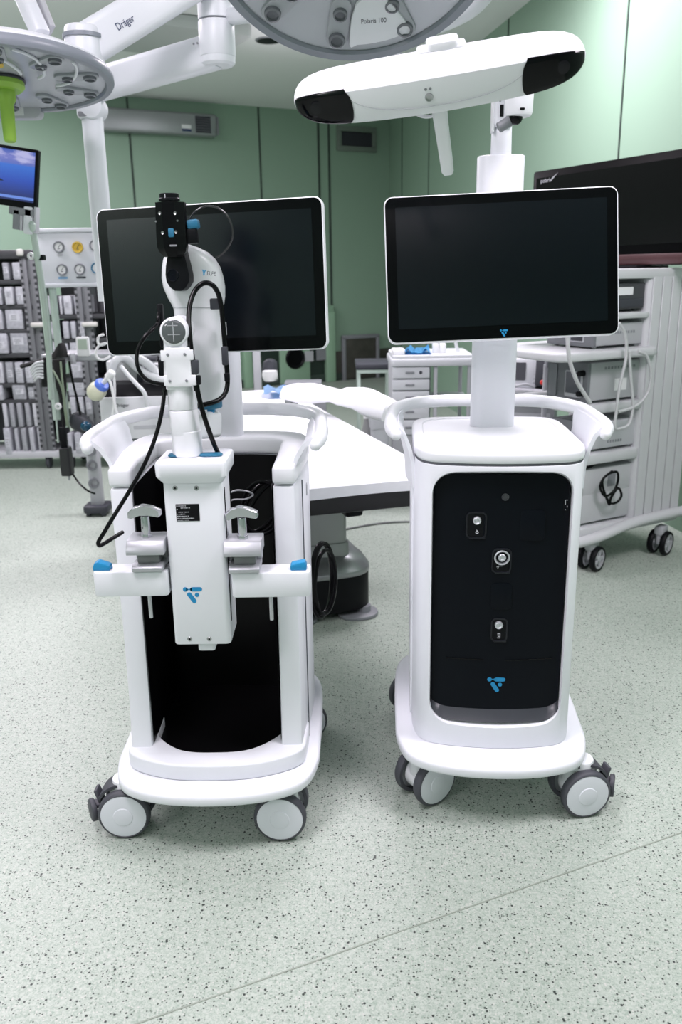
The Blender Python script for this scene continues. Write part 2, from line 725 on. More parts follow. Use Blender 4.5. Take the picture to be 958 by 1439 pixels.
add_lathe(bm, [(0.0, 0.0), (0.10, 0.0), (0.12, 0.02), (0.14, 0.0)][::-1], T(xm, -0.067, zc) @ E(90, 0, 0), 24)
obj('porthole', bm, BLACK, dr)
bm = new()
add_box(bm, ((xm + 0.21 + W) / 2, -0.012, zt / 2), (W - xm - 0.2, 0.02, zt), 0.003)
obj('glass_panel', bm, mat('dark_door_glass', (0.02, 0.035, 0.028), 0.15), dr)
bm = new()
add_box(bm, ((xm - 0.21) / 2, -0.012, zt / 2), (xm - 0.2, 0.02, zt), 0.003)
obj('glass_panel', bm, MATS['dark_door_glass'], dr)
# skirting
bm = new()
add_box(bm, (3.8, -0.02, 0.05), (7.6, 0.03, 0.10), 0.006)
o = struct('baseboard_back', bm, GREEND, 'dark green skirting along the far wall')
o.matrix_world = Matrix.Translation(far(7.6, 0)) @ FAR_ROT
# welded floor seams
for q, (a, b) in enumerate((((200, 1436), (958, 1170)),)):
    a3, b3 = atz(*a, 0.0), atz(*b, 0.0)
    d = (b3 - a3)
    a3, b3 = a3 - d * 0.6, b3 + d * 0.6
    bm = new()
    M = Matrix.Translation((a3 + b3) / 2) @ Matrix.Rotation(math.atan2(d.y, d.x), 4, 'Z')
    t = new()
    add_box(t, (0, 0, 0.0004), ((b3 - a3).length, 0.0035, 0.0012))
    merge(bm, t, M)
    struct('trim_%d' % (k + q), bm, mat('floor_weld', (0.27, 0.31, 0.26), 0.5), 'thin welded seam across the floor', flat=True)

# air vent and air steriliser on the far wall, round ceiling loudspeaker
sv, zv = wall_hit(500, 196, P_CORNER, b_dir)
va = wall_hit(473, 196, P_CORNER, b_dir)[0] - wall_hit(528, 196, P_CORNER, b_dir)[0]
vh = wall_hit(500, 178, P_CORNER, b_dir)[1] - wall_hit(500, 213, P_CORNER, b_dir)[1]
t = thing('wall_vent', 'grey framed ventilation grille high in the green far wall', 'vent')
t.matrix_world = Matrix.Translation(far(sv, zv)) @ FAR_ROT
bm = new()
for (x, z, sx, sz) in ((0, vh / 2 - 0.03, va, 0.06), (0, -vh / 2 + 0.03, va, 0.06), (va / 2 - 0.03, 0, 0.06, vh - 0.12), (-va / 2 + 0.03, 0, 0.06, vh - 0.12)):
    add_box(bm, (x, -0.02, z), (sx, 0.04, sz), 0.004)
obj('frame', bm, mat('vent_grey', (0.16, 0.20, 0.17), 0.5), t)
bm = new()
for i in range(9):
    add_box(bm, (0, -0.012, -vh / 2 + 0.075 + i * (vh - 0.15) / 8), (va - 0.12, 0.02, 0.016), M=E(35, 0, 0))
obj('louvre', bm, DGREY, t)
bm = new()
add_box(bm, (0, -0.003, 0), (va - 0.1, 0.004, vh - 0.1))
obj('backing', bm, BLACK, t)

sl, zl = wall_hit(136, 150, P_CORNER, b_dir)
sr_, zr = wall_hit(298, 164, P_CORNER, b_dir)
zb_ = wall_hit(298, 195, P_CORNER, b_dir)[1]
zh = zr - zb_
t = thing('air_steriliser', 'long steel air steriliser box mounted high on the green far wall', 'air purifier')
Wd = sl - sr_
t.matrix_world = Matrix.Translation(far(sl, (zr + zb_) / 2)) @ FAR_ROT
bm = new()
add_box(bm, (Wd / 2, -0.09, 0), (Wd, 0.16, zh), 0.03, 3)
obj('casing', bm, mat('steriliser_steel', (0.36, 0.37, 0.39), 0.36, 0.7), t)
bm = new()
for i in range(7):
    add_box(bm, (Wd - 0.17, -0.172, -zh * 0.32 + i * zh * 0.64 / 6), (0.18, 0.008, 0.022))
obj('louvre', bm, DGREY, t)
bm = new()
add_box(bm, (Wd - 0.37, -0.172, -zh * 0.20), (0.11, 0.004, zh * 0.3))
g = obj('rating_label', bm, PAPER, t)
bm = new()
add_box(bm, (Wd - 0.37, -0.1755, -zh * 0.29), (0.11, 0.003, zh * 0.12))
obj('label_band', bm, NAVY, g)
bm = new()
add_box(bm, (Wd + 0.012, -0.09, 0), (0.024, 0.13, zh * 0.8), 0.008)
obj('end_cap', bm, MGREY, t)
bm = new()
add_box(bm, (-0.03, -0.09, 0), (0.06, 0.15, zh * 0.92), 0.01)
obj('end_cap', bm, DGREY, t)

c = atz(377, 56, CEIL)
t = thing('ceiling_speaker', 'round black recessed loudspeaker in the grey ceiling', 'ceiling speaker', (c.x, c.y, CEIL))
bm = new()
add_ring(bm, [(0.085, -0.001), (0.095, -0.010), (0.108, -0.010), (0.112, 0.0)], None, 32)
obj('rim', bm, MGREY, t)
bm = new()
add_lathe(bm, [(0.0, -0.014), (0.08, -0.0135), (0.097, -0.011), (0.099, -0.001)], None, 32)
obj('grille', bm, BLACK, t)


# ================================================================== CARTS
def make_caster(parent, x, y, axle, brake, pedal_dir=None, rad=0.067):
    """twin-wheel swivel caster; axle = heading of the near hub (degrees, -90 = straight to the front)"""
    c = new()
    # housing between the wheels, up to the plate
    add_cyl(c, (0, 0.0, rad), (0, 0.0, 0.150), 0.030, 0.034, 24, 0.004)
    add_prism(c, rr(0.052, 0.086, 0.02), 0.055, 0.128, 0.008)
    add_cyl(c, (-0.035, 0, rad), (0.035, 0, rad), 0.045, n=28, bev=0.004)
    o = obj('caster', c, WHITE2, parent)
    o.location = (x, y, 0)
    o.rotation_euler = (0, 0, R(axle))
    for s in (1, -1):
        w = new()
        prof = [(rad - 0.011, 0.0), (rad - 0.002, 0.001), (rad, 0.006), (rad, 0.020), (rad - 0.003, 0.025), (rad - 0.007, 0.027), (rad - 0.010, 0.024)]
        M = T(s * 0.028, 0, rad) @ E(0, 90 * s, 0)
        add_ring(w, prof, M, 40)
        obj('tyre', w, TYRE, o)
        h = new()
        add_lathe(h, [(rad - 0.008, 0.018), (rad - 0.0085, 0.0262), (0.052, 0.0275), (0.0255, 0.0282), (0.024, 0.0298), (0.014, 0.0312), (0.0, 0.0318)], M, 40)
        obj('hub_cap', h, HUBW, o)
    if brake:
        p = new()
        sg = pedal_dir
        # hood over the wheels, a fin and a round foot pedal on the side
        rings = []
        for q in range(28, 112, 7):
            iy, iz = sg * math.cos(R(q)), math.sin(R(q))
            a_, b_ = rad + 0.004, rad + 0.011
            rings.append([(-0.030, iy * a_, rad + iz * a_), (0.030, iy * a_, rad + iz * a_), (0.030, iy * b_, rad + iz * b_), (-0.030, iy * b_, rad + iz * b_)])
        add_loft(p, rings)
        add_prism(p, rr(0.056, 0.060, 0.027, 6), -0.007, 0.007, 0.004, M=T(0.014, sg * (rad + 0.022), rad * 0.92) @ E(90, 0, 0) @ E(0, -30 * sg, 0) @ T(0, 0, 0))
        add_box(p, (0.004, sg * (rad + 0.004), rad + 0.034), (0.034, 0.010, 0.042), 0.004, M=E(-18 * sg, 0, 0))
        add_box(p, (0.004, sg * (rad + 0.010), rad + 0.006), (0.030, 0.030, 0.012), 0.004)
        obj('brake_pedal', p, TYRE, o)
    return o


PLATE = [(-0.268, -0.10), (-0.262, -0.22), (-0.225, -0.315), (-0.13, -0.362), (0, -0.376), (0.13, -0.362), (0.225, -0.315), (0.262, -0.22), (0.268, -0.10),
         (0.27, 0.06), (0.262, 0.22), (0.21, 0.31), (0.1, 0.335), (0, 0.338), (-0.1, 0.335), (-0.21, 0.31), (-0.262, 0.22), (-0.27, 0.06)]


def base_plate(parent, sx=1.0):
    out = [(p.x * sx, p.y) for p in catmull([(x, y, 0) for x, y in PLATE], 5, True)]
    bm = new()
    add_prism(bm, out, 0.146, 0.177, 0.010, 3, ang=50)
    return obj('base_plate', bm, WHITE, parent)


def make_handle(parent, hw=0.285, tip=-0.155, back=0.325, z=1.012):
    """grab rail running round the back, its ends flaring out over curved side wings"""
    bm = new()
    p = [(-hw + 0.012, tip - 0.015, z - 0.010), (-hw, tip + 0.03, z), (-hw, 0.02, z + 0.003), (-hw + 0.012, 0.17, z + 0.003), (-hw + 0.075, back - 0.045, z + 0.003), (-0.11, back - 0.004, z + 0.003),
         (0, back, z + 0.003)]
    p = p + [(-x, y, zz) for x, y, zz in p[-2::-1]]
    add_tube(bm, p, [0.013] + [0.0168] * (len(p) - 2) + [0.013], 16, 8, flat=1.12, up=(0, 0, 1))
    for s in (-1, 1):
        add_sphere(bm, (s * (hw - 0.012), tip - 0.015, z - 0.010), 0.0145, n=14)
    o = obj('handle', bm, WHITE2, parent, 60)
    for s in (-1, 1):
        w = new()
        rings = []
        ys = [tip - 0.008 + i * (0.135 - tip) / 10 for i in range(11)]
        for i, y in enumerate(ys):
            f = i / 10
            bx = 0.219 + 0.018 * min(1, f * 2)
            hx = hw - 0.004 - 0.010 * max(0, f - 0.7) / 0.3
            prof = [(bx - 0.003, 0.86), (bx + 0.001, 0.925), (bx + 0.010, 0.962), (bx + (hx - bx) * 0.45, 0.992), (hx - 0.008, z + 0.001)]
            th = 0.008
            inner = [(x - th, zz + th * 0.9) for x, zz in prof[::-1]]
            rings.append([(s * x, y, zz) for x, zz in prof + inner])
        add_loft(w, rings)
        obj('wing', w, WHITE, parent, 50)
    return o


# ---------------------------------------------------------------- left cart (open, docks the robot arm)
LC = (-0.332, 2.15, 0.0)
ML = Matrix.Translation(LC)
lc = thing('docking_cart', 'white wheeled cart with an open black bay, carrying the robot arm', 'medical cart', LC)
base_plate(lc, 0.995)
OUT = [(-0.222, -0.195), (-0.232, -0.08), (-0.243, 0.06), (-0.240, 0.18), (-0.205, 0.255), (-0.10, 0.282), (0, 0.286), (0.10, 0.282), (0.205, 0.255), (0.240, 0.18), (0.243, 0.06), (0.232, -0.08), (0.222, -0.195)]
INN = [(-0.168, -0.195), (-0.170, -0.10), (-0.171, 0.0), (-0.171, 0.09), (-0.168, 0.145), (-0.10, 0.172), (0, 0.174), (0.10, 0.172), (0.168, 0.145), (0.171, 0.09), (0.171, 0.0), (0.170, -0.10), (0.168, -0.195)]


def u_shell(zs, off=0.0, fwd=None, grow=0.0):
    t = new()
    oc = catmull([(x * (1 + grow), y, 0) for x, y in OUT], 5)
    ic = catmull([(x, y, 0) for x, y in INN], 5)
    rows = []
    for z in zs:
        f = fwd(z) if fwd else 0.0

        def mv(p):
            w = max(0.0, min(1.0, (-p.y - 0.02) / 0.175))
            return (p.x, p.y - f * w - off * w, z)
        rows.append(([t.verts.new(mv(p)) for p in oc], [t.verts.new(mv(p)) for p in ic]))
    n = len(oc)
    for (ao, ai), (bo, bi) in zip(rows[:-1], rows[1:]):
        for i in range(n - 1):
            t.faces.new((ao[i], ao[i + 1], bo[i + 1], bo[i]))
            t.faces.new((ai[i + 1], ai[i], bi[i], bi[i + 1]))
        t.faces.new((ao[0], bo[0], bi[0], ai[0]))
        t.faces.new((ao[-1], ai[-1], bi[-1], bo[-1]))
    for (vo, vi), up in ((rows[0], False), (rows[-1], True)):
        for i in range(n - 1):
            q = (vo[i], vo[i + 1], vi[i + 1], vi[i])
            t.faces.new(q if up else q[::-1])
    bmesh.ops.recalc_face_normals(t, faces=t.faces)
    return t


def fwd_post(z):
    return 0.030 * math.exp(-max(0, z - 0.2) / 0.10)


bm = u_shell([0.177, 0.215, 0.25, 0.29, 0.34, 0.42, 0.55, 0.908], fwd=fwd_post)
bevel(bm, 0.007, 2, 50)
obj('body_shell', bm, WHITE, lc)
bm = u_shell([0.911, 0.958], off=0.003, grow=0.008)
bevel(bm, 0.010, 3, 50)
obj('top_rim', bm, WHITE2, lc)
# front bumper closing the foot of the bay
fo = catmull([(-0.236, -0.06, 0), (-0.234, -0.17, 0), (-0.216, -0.248, 0), (-0.12, -0.298, 0), (0, -0.310, 0), (0.12, -0.298, 0), (0.216, -0.248, 0), (0.234, -0.17, 0), (0.236, -0.06, 0)], 6)
fi = catmull([(-0.166, -0.06, 0), (-0.166, -0.10, 0), (-0.158, -0.165, 0), (-0.09, -0.232, 0), (0, -0.246, 0), (0.09, -0.232, 0), (0.158, -0.165, 0), (0.166, -0.10, 0), (0.166, -0.06, 0)], 6)
bm = new()
add_prism(bm, [(p.x, p.y) for p in fo] + [(p.x, p.y) for p in fi[::-1]], 0.177, 0.222, 0.007, 3, ang=45)
obj('front_bumper', bm, WHITE, lc)
# black lining of the bay
bm = new()
ln = catmull([(x * 0.985, y - 0.004, 0) for x, y in INN], 5)
add_loft(bm, [[(p.x, p.y, z) for p in ln] for z in (0.19, 0.9105)], closed=False)
obj('bay_lining', bm, LINER, lc, 60)
bm = new()
fl_ = [(p.x, p.y) for p in ln[2:-2]] + [(p.x * 0.99, p.y + 0.004) for p in fi[::-1]]
add_prism(bm, fl_, 0.180, 0.192)
obj('bay_floor', bm, LINER, lc)
# groove line and pull on the outer sides
for s in (-1, 1):
    bm = new()
    add_box(bm, (s * 0.2352, -0.10, 0.53), (0.003, 0.0035, 0.74))
    obj('panel_joint', bm, SEAM, lc)
    bm = new()
    add_prism(bm, rr(0.012, 0.034, 0.005), 0, 0.003, 0.001, M=T(s * 0.240, 0.02, 0.845) @ E(90, 0, 90))
    obj('side_latch', bm, LGREY, lc)
make_handle(lc)
# column for the monitor
bm = new()
add_prism(bm, rr(0.104, 0.075, 0.03, 8), 0.93, 1.42, 0.004, M=T(0.005, 0.226, 0))
obj('column', bm, WHITE, lc)
make_caster(lc, -0.238, -0.240, -90, True, -1)
make_caster(lc, 0.166, -0.262, -92, False)
make_caster(lc, -0.20, 0.22, -70, False)
make_caster(lc, 0.20, 0.20, -70, False)
# small print marks on the inner left wall
bm = new()
for dz, w_ in ((0.005, 0.006), (0, 0.004), (-0.005, 0.006)):
    add_box(bm, (0, 0, dz), (w_, 0.0012, 0.0016))
o = obj('print_mark', bm, PRINTW, lc)
q = on(ML, 190, 659, -0.02)
o.location = (-0.1655, -0.02, q.z)
o.rotation_euler = (0, 0, R(90))

# ---------------------------------------------------------------- right cart (closed, black connector panel)
RC = (0.413, 2.245, 0.0)
RYAW = R(-4.0)
MR = Matrix.Translation(RC) @ Matrix.Rotation(RYAW, 4, 'Z')
rc = thing('control_cart', 'white wheeled cart with a black connector panel on its front', 'medical cart', RC, RYAW)
base_plate(rc, 0.97)
BODY = [(-0.213, -0.08), (-0.211, -0.17), (-0.190, -0.235), (-0.13, -0.264), (0, -0.277), (0.13, -0.264), (0.190, -0.235), (0.211, -0.17), (0.213, -0.08),
        (0.214, 0.10), (0.205, 0.20), (0.155, 0.252), (0, 0.262), (-0.155, 0.252), (-0.205, 0.20), (-0.214, 0.10)]
bout = [(p.x, p.y) for p in catmull([(x, y, 0) for x, y in BODY], 6, True)]
bm = new()
add_prism(bm, bout, 0.177, 0.944, 0.004, 2, ang=60)
body = obj('body_shell', bm, WHITE, rc)


def bow(x):
    return -0.277 + 0.013 * (x / 0.13) ** 2


PX0, PX1, PZ0, PZ1, PRD = -0.168, 0.174, 0.250, 0.921, 0.052
pcx, pcz = (PX0 + PX1) / 2, (PZ0 + PZ1) / 2
cb = new()
add_prism(cb, rr(PX1 - PX0 + 0.016, PZ1 - PZ0 + 0.016, PRD + 0.008, 8, pcx, pcz), 0.268, 0.40, M=XZ)
add_prism(cb, rr(PX1 - PX0, PZ1 - PZ0, PRD, 8, pcx, pcz), 0.225, 0.2655, M=XZ)
t = cb
# widen towards the front for a soft rim
cb2 = new()
add_loft(cb2, [[(x, -0.200, z) for x, z in rr(PX1 - PX0, PZ1 - PZ0, PRD, 8, pcx, pcz)],
               [(x, -0.246, z) for x, z in rr(PX1 - PX0, PZ1 - PZ0, PRD, 8, pcx, pcz)],
               [(x, -0.300, z) for x, z in rr(PX1 - PX0 + 0.040, PZ1 - PZ0 + 0.040, PRD + 0.02, 8, pcx, pcz)]])
cb.free()
cut(body, cb2)


def bowed_plate(x0, x1, z0, z1, rad, dy, depth, n=40):
    """rounded-rectangle plate whose front follows the bowed front of the cart"""
    t = new()
    cz = (z0 + z1) / 2
    rows = []
    for i in range(n + 1):
        # denser towards the rounded ends
        u = 0.5 - 0.5 * math.cos(PI * i / n)
        x = x0 + (x1 - x0) * (0.002 + 0.996 * u)
        e = min(x - x0, x1 - x)
        h = (z1 - z0) / 2
        if e < rad:
            h -= rad - math.sqrt(max(0, rad * rad - (rad - e) ** 2))
        y = bow(x) + dy
        rows.append([(x, y, cz - h), (x, y, cz + h), (x, y + depth, cz + h), (x, y + depth, cz - h)])
    return add_loft(t, rows)


bm = bowed_plate(PX0 + 0.0025, PX1 - 0.0025, PZ0 + 0.0025, PZ1 - 0.0025, PRD - 0.002, 0.026, 0.02)
pn = obj('front_panel', bm, PANELB, rc, 50)
PY = 0.0255                                           # panel face, behind the bowed front


def pp(px, py, dy=PY):
    """local point on the panel face under a pixel"""
    y = -0.25
    for _ in range(3):
        q = on(MR, px, py, y)
        y = bow(q.x) + dy
    return Vector((q.x, y, q.z))


# scooped ledge at the foot of the panel
bm = new()
rows = []
for i in range(33):
    u = 0.5 - 0.5 * math.cos(PI * i / 32)
    x = PX0 + 0.004 + (PX1 - PX0 - 0.008) * u
    e = min(x - PX0, PX1 - x)
    lift = 0.0
    rad = PRD
    if e < rad:
        lift = rad - math.sqrt(max(0, rad * rad - (rad - e) ** 2))
    zb_ = PZ0 + lift * 0.98
    zt_ = max(zb_ + 0.001, PZ0 + 0.030 + lift * 0.55)
    y0_ = bow(x)
    rows.append([(x, y0_ + 0.008, zb_ + 0.0005), (x, y0_ + 0.016, zb_ + 0.35 * (zt_ - zb_)), (x, y0_ + 0.0262, zt_), (x, y0_ + 0.04, zt_), (x, y0_ + 0.04, zb_)])
add_loft(bm, rows)
obj('panel_ledge', bm, mat('ledge_grey', (0.045, 0.048, 0.058), 0.36), pn, 60)


def frame_ring(bm, w, h, r, t, d, M):
    o_ = rr(w, h, r, 6)
    i_ = rr(w - 2 * t, h - 2 * t, max(0.001, r - t), 6)
    b = new()
    vo = [b.verts.new((x, y, 0)) for x, y in o_]
    vi = [b.verts.new((x, y, 0)) for x, y in i_]
    vo2 = [b.verts.new((x * 0.985, y * 0.985, d)) for x, y in o_]
    vi2 = [b.verts.new((x * 1.01, y * 1.01, d)) for x, y in i_]
    n = len(vo)
    for k_ in range(n):
        j = (k_ + 1) % n
        b.faces.new((vo2[k_], vo2[j], vi2[j], vi2[k_]))
        b.faces.new((vo[k_], vo[j], vo2[j], vo2[k_]))
        b.faces.new((vi[j], vi[k_], vi2[k_], vi2[j]))
    bmesh.ops.recalc_face_normals(b, faces=b.faces)
    return merge(bm, b, M)


# three sockets
for (cx_, cy_, w_, h_, kind) in ((669, 738, 0.052, 0.070, 'a'), (704.5, 788, 0.050, 0.066, 'b'), (701, 885, 0.044, 0.066, 'c')):
    p = pp(cx_, cy_)
    bm = new()
    frame_ring(bm, w_, h_, 0.014, 0.0045, 0.003, T(*p) @ XZ)
    add_prism(bm, rr(w_ - 0.012, 0.0045, 0.002), 0, 0.0045, 0.001, M=T(p.x + 0.003, p.y, p.z - h_ / 2 + 0.002) @ XZ)
    so = obj('socket', bm, mat('socket_frame', (0.010, 0.011, 0.015), 0.3, spec=0.3), rc)
    bm = new()
    add_prism(bm, rr(w_ - 0.008, h_ - 0.008, 0.011, 6), 0, 0.0008, M=T(*p) @ XZ)
    obj('socket_well', bm, BLACK, so)
    bm = new()
    pl = {'a': pp(670, 731), 'b': pp(705, 783), 'c': pp(700.5, 877.5)}[kind]
    M = T(*pl) @ E(90, 0, 0)
    if kind == 'b':
        add_ring(bm, [(0.0145, 0.001), (0.0185, 0.0015), (0.0195, 0.006), (0.0165, 0.0075), (0.0148, 0.005)], M, 28)
        add_lathe(bm, [(0.0, 0.007), (0.004, 0.007), (0.005, 0.0085), (0.0085, 0.0085), (0.0097, 0.007), (0.0097, 0.001)][::-1], M, 24)
    else:
        add_lathe(bm, [(0.0, 0.008), (0.003, 0.008), (0.0045, 0.007), (0.007, 0.009), (0.0098, 0.0075), (0.0102, 0.001)][::-1], M, 24)
    obj('connector', bm, mat('connector_metal', (0.60, 0.62, 0.65), 0.35, 0.6), so)
    bm = new()
    q = {'a': pp(670, 748), 'b': pp(700, 797), 'c': pp(700.5, 893)}[kind]
    if kind == 'a':
        add_ring(bm, [(0.0018, 0.0009), (0.0018, 0.0014), (0.0040, 0.0014), (0.0040, 0.0009)], T(*q) @ E(90, 0, 0), 16)
        add_box(bm, (q.x, q.y - 0.0012, q.z + 0.005), (0.005, 0.0006, 0.0012), M=E(0, 25, 0))
    elif kind == 'b':
        add_box(bm, (q.x, q.y - 0.0012, q.z), (0.0012, 0.0006, 0.008), M=E(0, 25, 0))
        add_box(bm, (q.x + 0.005, q.y - 0.0012, q.z + 0.0035), (0.010, 0.0006, 0.0014))
        add_box(bm, (q.x - 0.002, q.y - 0.0012, q.z + 0.001), (0.005, 0.0006, 0.0014))
    else:
        for i in range(4):
            add_box(bm, (q.x, q.y - 0.0012, q.z - 0.006 + i * 0.004), (0.0075 if i != 1 else 0.005, 0.0006, 0.0018))
        add_box(bm, (q.x + 0.0034, q.y - 0.0012, q.z), (0.0012, 0.0006, 0.014))
    obj('symbol', bm, PRINTW, so)
# two blank covers
for (cx_, cy_, w_, h_) in ((747, 738.5, 0.064, 0.080), (704, 838, 0.054, 0.072)):
    p = pp(cx_, cy_)
    bm = new()
    add_prism(bm, rr(w_, h_, 0.013, 6), 0, 0.0022, 0.0012, 2, M=T(*p) @ XZ)
    obj('blank_cover', bm, PANELB, pn)
# power button, data port, slot lines, mark
p = pp(710, 698.5)
bm = new()
add_ring(bm, [(0.0068, 0.0), (0.0068, 0.0018), (0.0088, 0.0022), (0.0092, 0.0)], T(*p) @ E(90, 0, 0), 24)
add_lathe(bm, [(0.0, 0.001), (0.006, 0.001), (0.0062, 0.0)][::-1], T(*p) @ E(90, 0, 0), 24)
add_ring(bm, [(0.0026, 0.001), (0.0026, 0.0014), (0.0034, 0.0014), (0.0034, 0.001)], T(*p) @ E(90, 0, 0), 16)
obj('power_button', bm, mat('button_grey', (0.05, 0.053, 0.06), 0.35), pn)
p = pp(795, 710)
bm = new()
frame_ring(bm, 0.013, 0.030, 0.004, 0.0025, 0.0012, T(*p) @ XZ)
so = obj('data_port', bm, BLACK, rc)
bm = new()
add_box(bm, (p.x - 0.002, p.y - 0.0012, p.z + 0.008), (0.0016, 0.0012, 0.012))
add_box(bm, (p.x + 0.001, p.y - 0.0012, p.z + 0.0138), (0.006, 0.0012, 0.0012))
add_box(bm, (p.x + 0.003, p.y - 0.0012, p.z - 0.003), (0.0016, 0.0012, 0.004))
add_box(bm, (p.x - 0.001, p.y - 0.0012, p.z - 0.011), (0.0022, 0.0012, 0.002))
obj('symbol', bm, PRINTW, so)
a, b = pp(626, 923.5), pp(776, 926.5)
bm = new()
for xa, xb in ((a.x, pcx - 0.035), (pcx + 0.022, b.x)):
    n = 6
    for i in range(n):
        x0_, x1_ = xa + (xb - xa) * i / n, xa + (xb - xa) * (i + 1) / n
        xm_ = (x0_ + x1_) / 2
        add_box(bm, (xm_, bow(xm_) + 0.0255, a.z), (x1_ - x0_ + 0.0004, 0.0022, 0.0028))
obj('slot', bm, GLOSSB, pn)
p = pp(697.5, 961, 0.0255)
obj('maker_mark', logo_bm(0.047, T(*p)), BLUE, pn, flat=True)
# lid
bm = new()
lout = [(x * 1.004, y * 1.004) for x, y in bout]
add_prism(bm, lout, 0.948, 0.977, 0.009, 3, ang=60)
lid = obj('lid', bm, WHITE2, rc)
cb = new()
add_loft(cb, [[(x * 0.86, y * 0.86 + 0.0, 0.9735) for x, y in bout], [(x * 0.92, y * 0.92, 0.99) for x, y in bout]])
cut(lid, cb)
bm = new()
add_prism(bm, [(x * 0.99, y * 0.99) for x, y in bout], 0.942, 0.950)
obj('lid_seam', bm, SEAM, rc)
make_handle(rc, 0.272)
for s in (-1, 1):
    bm = new()
    add_prism(bm, rr(0.30, 0.70, 0.03, 5), -0.004, 0.004, 0.003, M=T(s * 0.2145, 0.02, 0.535) @ E(90, 0, 90))
    obj('side_panel', bm, WHITE, rc)
# column: broad sleeve, then a slimmer neck
cx_ = 0.012
bm = new()
add_prism(bm, rr(0.122, 0.078, 0.032, 8), 0.972, 1.685, 0.003, M=T(cx_, 0.128, 0))
obj('column', bm, WHITE, rc)
make_caster(rc, -0.178, -0.235, -52, False)
make_caster(rc, 0.232, -0.265, -76, True, 1)
make_caster(rc, -0.20, 0.21, -60, False)
make_caster(rc, 0.20, 0.21, -60, False)


# ---------------------------------------------------------------- monitors
def monitor(name, label, loc, ypr, W=0.575, H=0.36, mark=True):
    rot = (Matrix.Rotation(R(ypr[0]), 3, 'Z') @ Matrix.Rotation(R(ypr[1]), 3, 'X') @ Matrix.Rotation(R(ypr[2]), 3, 'Y')).to_euler()
    t = thing(name, label, 'monitor', loc, rot=rot)
    bm = new()
    add_prism(bm, rr(W, H, 0.022, 8), -0.026, 0.0015, 0.003, 2, M=XZ)
    add_prism(bm, rr(W * 0.72, H * 0.72, 0.03, 6), -0.045, -0.025, 0.01, 2, M=XZ)
    obj('housing', bm, WHITE2, t)
    bm = new()
    add_prism(bm, rr(W - 0.006, H - 0.006, 0.0195, 8), 0.0, 0.0026, 0.0006, 1, M=XZ)
    obj('bezel', bm, BEZEL, t)
    bm = new()
    add_prism(bm, rr(W - 0.056, H - 0.062, 0.0015, 2, 0, 0.004), 0.0026, 0.0032, M=XZ)
    obj('screen', bm, SCREEN, t, flat=True)
    if mark:
        obj('maker_mark', logo_bm(0.020, T(0.003, -0.0027, -H / 2 + 0.0165)), BLUE, t, flat=True)
    return t


LMLOC, LMR = (-0.313, 2.165, 1.388), (-9.0, -4.2, -1.7)
lm = monitor('display_monitor', 'white-rimmed dark screen standing behind the robot arm on the open cart', LMLOC, LMR, mark=False)
RMLOC, RMR = (0.409, 2.176, 1.408), (-2.6, -10.35, -1.73)
rm = monitor('display_monitor', 'white-rimmed dark screen with a small blue mark, on the closed cart', RMLOC, RMR)
for m_, cart_col_y in ((lm, 2.34), (rm, 2.335)):
    bm = new()
    add_prism(bm, rr(0.10, 0.10, 0.012), -0.075, -0.044, 0.004, M=XZ)
    add_box(bm, (0, 0.095, -0.01), (0.06, 0.06, 0.07), 0.008)
    obj('wall_mount', bm, LGREY, m_).name = 'mount_bracket'

